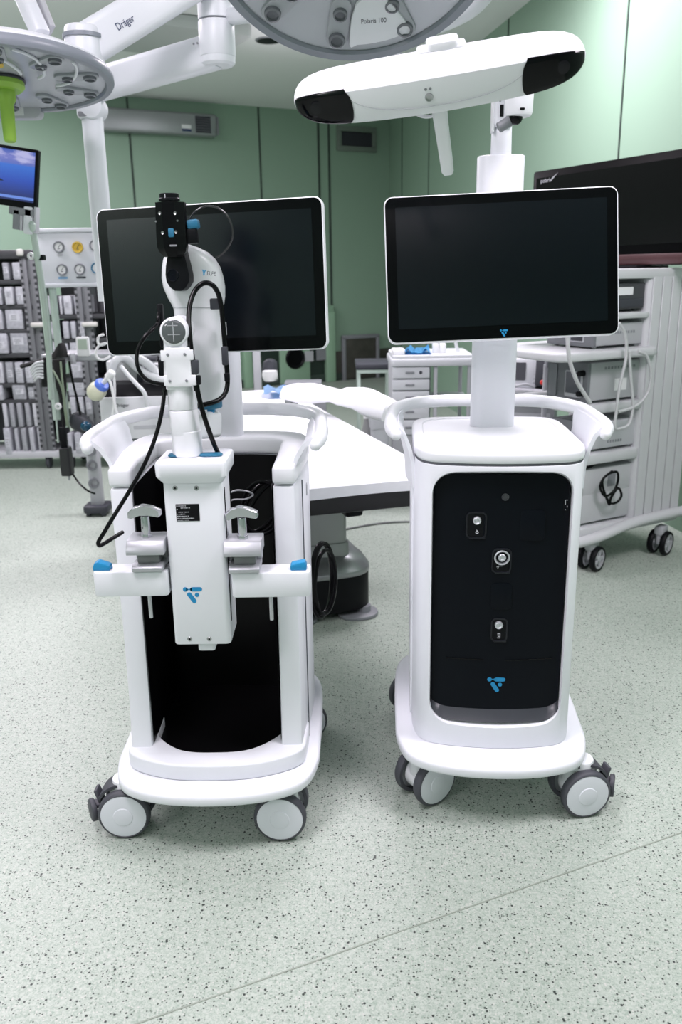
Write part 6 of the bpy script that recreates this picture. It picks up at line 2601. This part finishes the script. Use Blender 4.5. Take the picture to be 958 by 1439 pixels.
device('light_source', 'black and grey recorder unit on the top shelf of the pale trolley', 'device', 842, 904, 790, 399, 437, z1s, DGREY, mat('unit_dark', (0.05, 0.052, 0.058), 0.45), f_top)


def f_two(t, w, d, h):
    vents(t, w, d, h, 12, 0.62, 0.0, 0.2)
    bm = new()
    add_prism(bm, rr(w * 0.30, h * 0.55, 0.004), 0, 0.003, M=T(0.05, -d / 2 - 0.006, h * 0.52) @ XZ)
    s_ = obj('display_frame', bm, LGREY, t)
    bm = new()
    add_prism(bm, rr(w * 0.25, h * 0.45, 0.003), 0, 0.001, M=T(0.05, -d / 2 - 0.009, h * 0.52) @ XZ)
    obj('display', bm, DGREY, s_)
    for i in range(3):
        bm = new()
        add_lathe(bm, [(0, 0.012), (0.014, 0.011), (0.017, 0.0)][::-1], T(-0.06 - i * 0.055, -d / 2 - 0.006, h * 0.5) @ E(90, 0, 0), 18)
        obj('control_knob', bm, DGREY if i else LGREY, t)


device('endoscope_processor', 'grey processor unit standing on the wide pull-out tray of the pale trolley', 'device', 836, 905, 770, 456, 490, zt_s, DEVD, DEVG, f_two)


def f_three(t, w, d, h):
    vents(t, w, d, h, 10, 0.85, 0.03, 0.2)
    sticker(t, w / 2, 0.03, h * 0.42, 0.075, 0.055)
    bm = new()
    add_prism(bm, rr(w * 0.42, h * 0.66, 0.008), 0, 0.008, 0.003, M=T(0.05, -d / 2 - 0.006, h * 0.46) @ XZ)
    s_ = obj('display_frame', bm, LGREY, t)
    bm = new()
    add_prism(bm, rr(w * 0.36, h * 0.52, 0.004), 0, 0.001, M=T(0.05, -d / 2 - 0.014, h * 0.49) @ XZ)
    obj('display', bm, mat('display_grey', (0.07, 0.08, 0.095), 0.2), s_)
    for i, zz in enumerate((0.75, 0.25)):
        bm = new()
        add_lathe(bm, [(0, 0.03), (0.012, 0.03), (0.014, 0.0)][::-1], T(w * 0.40, -d / 2 - 0.006, h * zz) @ E(90, 0, 0), 16)
        obj('plug', bm, BLACK, t)
    bm = new()
    add_prism(bm, rr(w * 0.2, h * 0.8, 0.01), 0, 0.006, 0.002, M=T(-w * 0.34, -d / 2 - 0.006, h * 0.5) @ XZ)
    obj('control_block', bm, MGREY, t)


device('electrosurgical_unit', 'large grey unit with a small square display, under the pull-out tray', 'device', 828, 900, 770, 511, 563, z3s, DEVD, DEVG, f_three)
device('insufflator', 'plain pale grey unit low on the pale trolley beside the rail of the closed cart', 'device', 826, 894, 775, 596, 629, z4s, DEVD, mat('device_pale', (0.52, 0.53, 0.56), 0.5), lambda t, w, d, h: vents(t, w, d, h, 6, 0.3, 0.02, 0.1))


def f_low(t, w, d, h):
    sticker(t, w / 2, 0.03, h * 0.55, 0.05, 0.07, MGREY)


lo1 = device('suction_box', 'wide pale box at the bottom of the pale trolley', 'device', 815, 886, 770, 697, 729, z5s, DEVG, mat('device_low', (0.52, 0.53, 0.55), 0.5))
hh = onx(850, 697, XN - 0.03).z
device('power_box', 'grey box with a small plate stacked on the bottom box of the trolley, behind cables', 'device', 818, 884, 775, 662, 697, hh + 0.004, DEVG, MATS['device_low'], f_low)


def tcable(name, label, pts, r, m, xl=XN + 0.02):
    bm = new()
    add_tube(bm, [MTr @ onx(x, y, xl + (dx if dx else 0)) for x, y, dx in pts], r, 10, 8)
    return tag(obj(name, bm, m, None, 60), label, 'cable')


GREYC = mat('pale_cable', (0.55, 0.56, 0.57), 0.4)
tcable('hanging_cable', 'black tangled cable hanging in front of the low boxes of the trolley', [(x, y, 0) for x, y in ((860, 662), (848, 672), (843, 685), (850, 697), (862, 690), (868, 675), (866, 663), (852, 668), (846, 680), (855, 705), (866, 706), (873, 696), (868, 686), (858, 700), (856, 709), (851, 698))], 0.006, CABLE)
tcable('hanging_cable', 'pale cable looping down past the pull-out tray of the trolley', [(x, y, 0.06) for x, y in ((870, 454), (878, 470), (880, 500), (871, 540), (866, 575), (864, 600), (872, 602), (884, 595), (889, 570), (886, 530), (884, 495))], 0.007, GREYC)
tcable('hanging_cable', 'pale cable bulging in a wide loop across the ribbed trolley column', [(x, y, 0.06) for x, y in ((896, 494), (908, 500), (914, 520), (912, 545), (903, 562), (888, 573), (868, 579))], 0.007, GREYC)
tcable('hanging_cable', 'long pale cable hanging from behind the right screen to the cart rail', [(x, y, 0.25) for x, y in ((797, 470), (798, 490), (801, 510), (810, 535), (820, 552), (829, 566))], 0.008, GREYC)
# black plugs lying on the lower shelf
bm = new()
add_tube(bm, [MTr @ Vector((XN - 0.05 - 0.02 * i, yfr + 0.06 + 0.05 * i, z4s - 0.07 - 0.012 * (i % 2))) for i in range(6)], 0.016, 10, 6)
tag(obj('cable_bundle', bm, CABLE), 'black cable bundle tucked under the lower trolley shelf', 'cable')

# wide screen standing on the trolley
tvd = Vector((0.484, -0.875, 0)).normalized()
tl = at(750, 242, 4.84)
tvw = 1.12
tvc = Vector((tl.x, tl.y, 0)) + tvd * tvw / 2
ztv1 = tl.z
ztv0 = z_top + 0.012
tv = thing('wide_monitor', 'large black wide screen on top of the pale equipment trolley', 'monitor', (tvc.x, tvc.y, ztv0), math.atan2(tvd.y, tvd.x))
hh = ztv1 - ztv0
bm = new()
add_prism(bm, rr(tvw, hh, 0.016, 5, 0, hh / 2), -0.05, 0.0, 0.002, M=XZ)
add_box(bm, (0, 0.06, hh * 0.45), (0.5, 0.05, hh * 0.6), 0.015)
obj('housing', bm, TVB, tv)
bm = new()
add_box(bm, (0, -0.001, hh / 2 + 0.03), (tvw - 0.05, 0.003, hh - 0.13))
obj('screen', bm, SCREENT, tv, flat=True)
bm = new()
add_box(bm, (0, -0.002, 0.028), (tvw - 0.01, 0.006, 0.048), 0.002)
obj('lower_bezel', bm, BEZEL_REFL, tv)
text('lettering', 'polaris', 0.030, T(-tvw / 2 + 0.06, -0.0032, hh - 0.06) @ FRONT, LGREY, tv)
bm = new()
add_prism(bm, [(0, 0), (0.012, 0.008), (0.055, 0.040), (0.012, 0.018)], 0, 0.001, M=T(-tvw / 2 + 0.135, -0.0032, hh - 0.06) @ XZ)
obj('maker_mark', bm, LGREY, tv, flat=True)
bm = new()
add_box(bm, (0, 0.05, 0.0), (0.5, 0.22, 0.012), 0.004)
add_box(bm, (0, 0.07, 0.05), (0.14, 0.03, 0.1), 0.006)
st = obj('stand', bm, BLACK, tv)
st.location.z = -0.006

# ================================================================== MIDDLE: DRAWER TROLLEY, TABLE, BOTTLES
DY = 5.0
d0, d1 = at(549, 503, DY), at(668, 503, DY)
dw = d1.x - d0.x
dt = thing('drawer_trolley', 'white trolley with a stack of drawers, open on the right, behind the right screen', 'drawer trolley', (d0.x, DY, 0))
ztp = at(600, 510, DY).z
bm = new()
add_prism(bm, rr(dw, 0.46, 0.03, 4, dw / 2, 0.22), ztp - 0.02, ztp + 0.025, 0.010)
add_prism(bm, rr(dw - 0.02, 0.44, 0.03, 4, dw / 2, 0.22), ztp + 0.02, ztp + 0.045, 0.006)
obj('top_board', bm, mat('trolley_pale', (0.60, 0.62, 0.65), 0.4), dt)
TP = MATS['trolley_pale']
dwid = at(603, 530, DY).x - d0.x
bm = new()
add_box(bm, (dwid / 2 + 0.004, 0.23, (ztp + 0.10) / 2), (dwid - 0.012, 0.40, ztp - 0.12), 0.004)
obj('cabinet', bm, LGREY, dt)
zs_ = [at(575, y, DY).z for y in (515, 533, 549.5, 568, 590, 612)]
for z1_, z0_ in zip(zs_[:-1], zs_[1:]):
    bm = new()
    add_box(bm, (dwid / 2 + 0.006, 0.022, (z1_ + z0_) / 2), (dwid - 0.006, 0.03, z1_ - z0_ - 0.008), 0.006)
    dd = obj('drawer', bm, TP, dt)
    bm = new()
    add_prism(bm, rr(0.055, 0.012, 0.005), 0, 0.008, 0.002, M=T(dwid / 2, 0.007, (z1_ + z0_) / 2) @ XZ)
    obj('handle', bm, MGREY, dd)
bm = new()
add_lathe(bm, [(0, 0.003), (0.008, 0.003), (0.010, 0.0)][::-1], T(dwid - 0.05, 0.007, (zs_[0] + zs_[1]) / 2) @ E(90, 0, 0), 16)
obj('lock', bm, DGREY, dt)
bm = new()
for xx in (dwid + 0.04, dw - 0.03):
    for yy in (0.03, 0.40):
        add_box(bm, (xx, yy, (ztp + 0.09) / 2 - 0.0), (0.022, 0.022, ztp - 0.11), 0.003)
obj('post', bm, LGREY, dt)
for z in (ztp - 0.24, 0.14):
    bm = new()
    add_box(bm, ((dwid + dw) / 2, 0.22, z), (dw - dwid - 0.02, 0.40, 0.02), 0.003)
    obj('shelf', bm, LGREY, dt)
for xx in (0.04, dw - 0.04):
    for yy in (0.05, 0.40):
        bm = new()
        add_cyl(bm, (xx - 0.012, yy, 0.045), (xx + 0.012, yy, 0.045), 0.045, n=22, bev=0.005)
        add_box(bm, (xx, yy, 0.075), (0.04, 0.04, 0.05), 0.006)
        obj('caster', bm, DGREY, dt)
zt2 = ztp + 0.046
for q_, (px, lab) in enumerate(((611.5, 'white bottle on the drawer trolley, the one beside the blue cloth'), (621.5, 'white bottle on the drawer trolley, nearer the screen column'))):
    p = at(px, 506, DY + 0.12)
    t = thing('bottle', lab, 'bottle', (p.x, DY + 0.12, zt2), 0, 'bottles on the drawer trolley')
    bm = new()
    add_lathe(bm, [(0.0, 0), (0.019, 0.0), (0.020, 0.004), (0.020, 0.052), (0.012, 0.064), (0.0105, 0.068)], None, 22)
    obj('body', bm, PAPER, t)
    bm = new()
    add_lathe(bm, [(0.0115, 0.066), (0.0115, 0.084), (0.0, 0.085)], None, 18)
    obj('cap', bm, PAPER, t)
t = new()
rows = []
for i in range(9):
    row = []
    for j in range(6):
        p = at(568 + i * 4.8, 508, DY + 0.05)
        row.append(t.verts.new((p.x, DY + 0.03 + j * 0.055, zt2 + 0.016 + 0.012 * math.sin(i * 1.3 + j * 0.9) + 0.010 * math.sin(2.3 * i - j))))
    rows.append(row)
for i in range(8):
    for j in range(5):
        t.faces.new((rows[i][j], rows[i + 1][j], rows[i + 1][j + 1], rows[i][j + 1]))
bmesh.ops.solidify(t, geom=t.faces[:], thickness=0.004)
tag(obj('blue_cloth', t, BLUEC), 'crumpled blue cloth on the drawer trolley top', 'cloth')
bm = new()
a, b = at(551, 507, DY + 0.1), at(568, 502, DY + 0.1)
add_box(bm, ((a.x + b.x) / 2, DY + 0.12, zt2 + 0.014), (b.x - a.x, 0.16, 0.028), 0.006)
tag(obj('folded_pad', bm, PAPER), 'white folded pad at the left end of the drawer trolley top', 'pad')
bm = new()
add_tube(bm, [at(x, y, DY + 0.2) for x, y in ((640, 470), (641, 485), (645, 497), (652, 503), (662, 503))], 0.011, 10)
tag(obj('clear_hose', bm, HOSE, None, 60), 'clear hose bending down at the right end of the drawer trolley', 'hose')
# dark-topped table left of it
p0, p1 = at(500, 520, 5.6), at(552, 520, 5.6)
t = thing('instrument_table', 'dark-topped instrument table with a pale green frame, left of the drawer trolley', 'table', ((p0.x + p1.x) / 2, 5.8, 0))
w = p1.x - p0.x
zt_ = at(520, 512, 5.6).z
bm = new()
add_box(bm, (0, 0, zt_ - 0.018), (w, 0.40, 0.036), 0.005)
obj('top', bm, DGREY, t)
bm = new()
add_box(bm, (0, -0.19, zt_ - 0.048), (w - 0.02, 0.014, 0.022))
add_box(bm, (0, 0.19, zt_ - 0.048), (w - 0.02, 0.014, 0.022))
add_box(bm, (0, 0, 0.2), (w - 0.04, 0.36, 0.02))
obj('frame', bm, TUBEG, t)
for sx in (-1, 1):
    for sy in (-1, 1):
        bm = new()
        add_box(bm, (sx * (w / 2 - 0.02), sy * 0.18, (zt_ - 0.03) / 2), (0.02, 0.02, zt_ - 0.03), 0.003)
        obj('leg', bm, TUBEG, t)
# bin bag, bottle and canister on the floor by the table
p = at(533, 606, 5.0)
t = thing('waste_bin', 'small bin lined with a clear bag, below the arm board', 'bin', (p.x, 5.0, 0))
h = at(533, 582, 5.0).z
bm = new()
add_loft(bm, [[(x * k_, y * k_, z) for x, y in rr(0.11, 0.12, 0.025)] for z, k_ in ((0.0, 0.85), (0.02, 0.88), (h * 0.96, 1.0), (h, 1.02))])
obj('bin_body', bm, CLEARW, t)
bm = new()
rings = []
for k_, (z, s_) in enumerate(((h - 0.08, 1.06), (h - 0.04, 1.08), (h + 0.005, 1.10), (h + 0.012, 1.04), (h - 0.002, 0.93))):
    rings.append([(x * s_ * (1 + 0.05 * math.sin(i * 1.9 + k_)), y * s_, z + 0.006 * math.sin(i * 1.1)) for i, (x, y) in enumerate(rr(0.11, 0.12, 0.025))])
add_loft(bm, rings, caps=False)
obj('bag', bm, CLEARW, t)
p = at(514.5, 600, 5.1)
t = thing('spray_bottle', 'pale bottle standing left of the clear bag bin', 'bottle', (p.x, 5.1, 0))
h = at(514, 573, 5.1).z
bm = new()
add_lathe(bm, [(0.0, 0.0), (0.034, 0.0), (0.036, 0.01), (0.036, h * 0.72), (0.016, h * 0.86), (0.014, h * 0.9)], None, 22)
obj('body', bm, mat('bottle_grey', (0.30, 0.31, 0.31), 0.3), t)
bm = new()
add_lathe(bm, [(0.016, h * 0.89), (0.016, h * 0.97), (0.006, h), (0.0, h)], None, 18)
obj('cap', bm, PAPER, t)
# patient monitor device with a red knob between the carts and the trolley
PY_ = 4.7
p0, p1 = at(704, 505, PY_), at(752, 545, PY_)
t = thing('console', 'pale console with a dark display and a red knob, behind the right screen column', 'console', (p0.x + (p1.x - p0.x) / 2, PY_, 0), R(-18))
w, h = (p1.x - p0.x), p0.z - p1.z
zb_ = p1.z
bm = new()
add_loft(bm, [[(-w / 2, yy, zz) for yy, zz in ((0.0, zb_), (0.05, zb_ + h), (0.20, zb_ + h), (0.22, zb_))], [(w / 2, yy, zz) for yy, zz in ((0.0, zb_), (0.05, zb_ + h), (0.20, zb_ + h), (0.22, zb_))]])
bevel(bm, 0.01, 2)
obj('case', bm, TP, t)
bm = new()
add_prism(bm, rr(w * 0.58, h * 0.62, 0.005), 0, 0.003, M=T(-w * 0.10, 0.026, zb_ + h * 0.56) @ E(-17, 0, 0) @ XZ)
obj('display', bm, DGREY, t)
bm = new()
add_box(bm, (w / 2 + 0.035, 0.08, zb_ + h * 0.45), (0.08, 0.18, h * 0.95), 0.008, M=E(-14, 0, 0))
obj('side_block', bm, DGREY, t)
bm = new()
for i in range(6):
    add_box(bm, (w / 2 - 0.012, 0.012 + i * 0.008, zb_ + h * (0.2 + i * 0.125)), (0.014, 0.01, 0.012), 0.003)
obj('keys', bm, LGREY, t)
bm = new()
add_lathe(bm, [(0.014, 0), (0.016, 0.012), (0.010, 0.02), (0.0, 0.021)], T(w / 2 + 0.035, -0.005, zb_ + h * 0.22) @ E(90, 0, 0), 18)
obj('knob', bm, RED, t)
bm = new()
add_box(bm, (0.06, 0.10, zb_ - 0.025), (w + 0.22, 0.34, 0.05), 0.01)
obj('tray', bm, LGREY, t)
bm = new()
add_tube(bm, [(-0.06, -0.05, zb_ + 0.012), (0.0, -0.055, zb_ + 0.02), (0.05, -0.05, zb_ + 0.028), (0.09, -0.04, zb_ + 0.015)], 0.007, 8)
obj('lead', bm, LGREY, t)
bm = new()
add_box(bm, (0.05, 0.10, (zb_ - 0.05) / 2 + 0.06), (w + 0.12, 0.28, zb_ - 0.17), 0.01)
obj('cabinet', bm, mat('cabinet_grey', (0.30, 0.31, 0.33), 0.5), t)
bm = new()
for z in (0.30, 0.44, 0.58):
    add_box(bm, (0.05, -0.042, z), (w + 0.08, 0.008, 0.10), 0.004)
obj('door_panels', bm, LGREY, t)
for sx in (-1, 1):
    for yy in (0.0, 0.2):
        bm = new()
        add_cyl(bm, (0.05 + sx * w * 0.5 - 0.012, yy, 0.035), (0.05 + sx * w * 0.5 + 0.012, yy, 0.035), 0.035, n=20, bev=0.005)
        add_box(bm, (0.05 + sx * w * 0.5, yy, 0.063), (0.03, 0.03, 0.03))
        obj('caster', bm, DGREY, t)
# slim drip stand with a grey arm between console and trolley
p = at(765, 560, 4.42)
t = thing('probe_stand', 'slim pale stand with a grey probe head, left of the trolley units', 'stand', (p.x, 4.42, 0))
zt_ = at(765, 512, 4.42).z
bm = new()
add_cyl(bm, (0, 0, 0.05), (0, 0, zt_), 0.014, n=16)
obj('pole', bm, LGREY, t)
bm = new()
add_cyl(bm, (-0.005, 0, zt_ + 0.01), (0.075, 0.0, zt_ + 0.015), 0.030, n=20, bev=0.008)
obj('probe_head', bm, MGREY, t)
bm = new()
add_lathe(bm, [(0.055, 0.0), (0.055, 0.02), (0.035, 0.035), (0.018, 0.045)], None, 28)
obj('base', bm, DGREY, t)

# far end: things by the green door
p = at(362, 534, 6.2)
t = thing('drip_stand', 'white stand post before the far green door, right of the robot screen column', 'stand', (p.x, 6.2, 0))
zt_ = at(362, 488, 6.2).z
bm = new()
add_box(bm, (0, 0, (zt_ + 0.04) / 2), (0.055, 0.05, zt_ + 0.25 - 0.04), 0.01)
obj('post', bm, LGREY, t)
bm = new()
add_box(bm, (0, 0, 0.02), (0.4, 0.35, 0.04), 0.012)
obj('base', bm, MGREY, t)
soft('waste_bag', 'black and white bag hanging by the far green door', 'bag', ((505, 374, 384), (508, 370, 389), (520, 368, 390), (530, 368, 391), (536, 370, 390)), 6.0, 0.06, DGREY)
soft('white_pack', 'white pack hanging below the black bag by the far green door', 'bag', ((521, 369, 389), (526, 368, 390), (532, 369, 390), (535, 371, 388)), 5.9, 0.05, PAPER)
for q_, (x0_, y0_, x1_, y1_, lab) in enumerate(((425, 493, 437, 507, 'white notice on the dark glass of the far green door, beside the porthole'), (441, 490, 456, 505, 'grey notice on the dark glass of the far green door, nearer its edge'))):
    sA, zA = wall_hit(x0_, y0_, P_CORNER, b_dir)
    sB, zB = wall_hit(x1_, y1_, P_CORNER, b_dir)
    bm = new()
    add_box(bm, (0, 0, 0), (sA - sB, 0.006, zA - zB))
    o = obj('notice', bm, LGREY if q_ == 0 else MGREY)
    o.matrix_world = Matrix.Translation(far((sA + sB) / 2, (zA + zB) / 2, 0.07)) @ FAR_ROT
    tag(o, lab, 'notice')
# low grey box and boxes under the far end of the table
p0, p1 = at(400, 541, 5.6), at(452, 541, 5.6)
bm = new()
add_box(bm, (0, 0, 0), (p1.x - p0.x, 0.2, 0.05), 0.008)
o = obj('grey_tray', bm, MGREY)
o.location = ((p0.x + p1.x) / 2, 5.6, at(425, 542, 5.6).z)
o.location.z = at(425, 541, 5.6).z
tag(o, 'grey tray behind the arm board cover', 'tray')
bm = new()
add_box(bm, (0, 0, o.location.z / 2 - 0.03), (0.3, 0.18, o.location.z - 0.07), 0.01)
s_ = obj('tray_cabinet', bm, MGREY)
s_.location = (o.location.x, 5.6, 0.0)
s_.location.z = 0.02
tag(s_, 'grey cabinet carrying the tray behind the arm board', 'cabinet')

# ================================================================== LIGHT
def area(name, loc, sx, sy, power, col=(1, 1, 1), rot=(0, 0, 0)):
    l = bpy.data.lights.new(name, 'AREA')
    l.shape = 'RECTANGLE'
    l.size, l.size_y = sx, sy
    l.energy = power
    l.color = col
    o = bpy.data.objects.new(name, l)
    COL.objects.link(o)
    o.location = loc
    o.rotation_euler = rot
    return o


COOL = (1.05, 0.945, 1.05)
zL = CEIL - 0.03
area('unseen_ceiling_light', (-1.0, 0.95, zL), 0.9, 0.9, 74, COOL)
area('unseen_ceiling_light', (1.65, 1.5, zL), 0.9, 0.9, 74, COOL)
area('unseen_ceiling_light', (-0.1, -0.9, zL), 1.0, 1.0, 13, COOL)  # unseen fill lamp added behind the camera to brighten the fronts
area('unseen_ceiling_light', (-3.9, -2.3, zL), 1.2, 1.0, 120, COOL)  # unseen lamp added to light the wall mirrored in the left screen
area('unseen_ceiling_light', (-2.5, 4.3, zL), 1.2, 1.2, 88, COOL)
area('unseen_ceiling_light', (0.72, 5.2, zL), 1.2, 0.8, 100, COOL)
area('unseen_ceiling_light', (-3.2, 7.6, zL), 1.2, 1.2, 120, COOL)
for lx_, ly_, e_ in ((-2.4, 5.6, 9), (-0.3, 7.6, 8), (0.6, 4.2, 3)):  # point lamps added to brighten the ceiling; no fixtures hang here
    l = bpy.data.lights.new('added_ceiling_fill', 'POINT')
    l.energy, l.shadow_soft_size, l.color = e_, 0.25, COOL
    o = bpy.data.objects.new('added_ceiling_fill', l)
    COL.objects.link(o)
    o.location = (lx_, ly_, CEIL - 0.45)
w = bpy.data.worlds.new('World')
SC.world = w
w.use_nodes = True
w.node_tree.nodes['Background'].inputs['Color'].default_value = (0.6, 0.65, 0.7, 1)
w.node_tree.nodes['Background'].inputs['Strength'].default_value = 0.1

# ================================================================== CAMERA
cam = bpy.data.cameras.new('camera')
co = bpy.data.objects.new('camera', cam)
COL.objects.link(co)
SC.camera = co
M3 = Matrix((_r2, _u2, -_f)).transposed()
co.matrix_world = Matrix.Translation(CAM) @ M3.to_4x4()
cam.sensor_fit = 'AUTO'
cam.sensor_width = 36
cam.lens = 36 * F_PX / 1439
cam.clip_start = 0.05
cam.clip_end = 60
cam.dof.use_dof = True
cam.dof.focus_distance = 2.1
cam.dof.aperture_fstop = 4.5

SC.view_settings.view_transform = 'Standard'
SC.view_settings.look = 'None'
SC.view_settings.gamma = 1.0
SC.view_settings.use_curve_mapping = False
SC.view_settings.exposure = -0.12
SC.cycles.use_denoising = True
SC.cycles.max_bounces = 8
SC.cycles.sample_clamp_indirect = 6
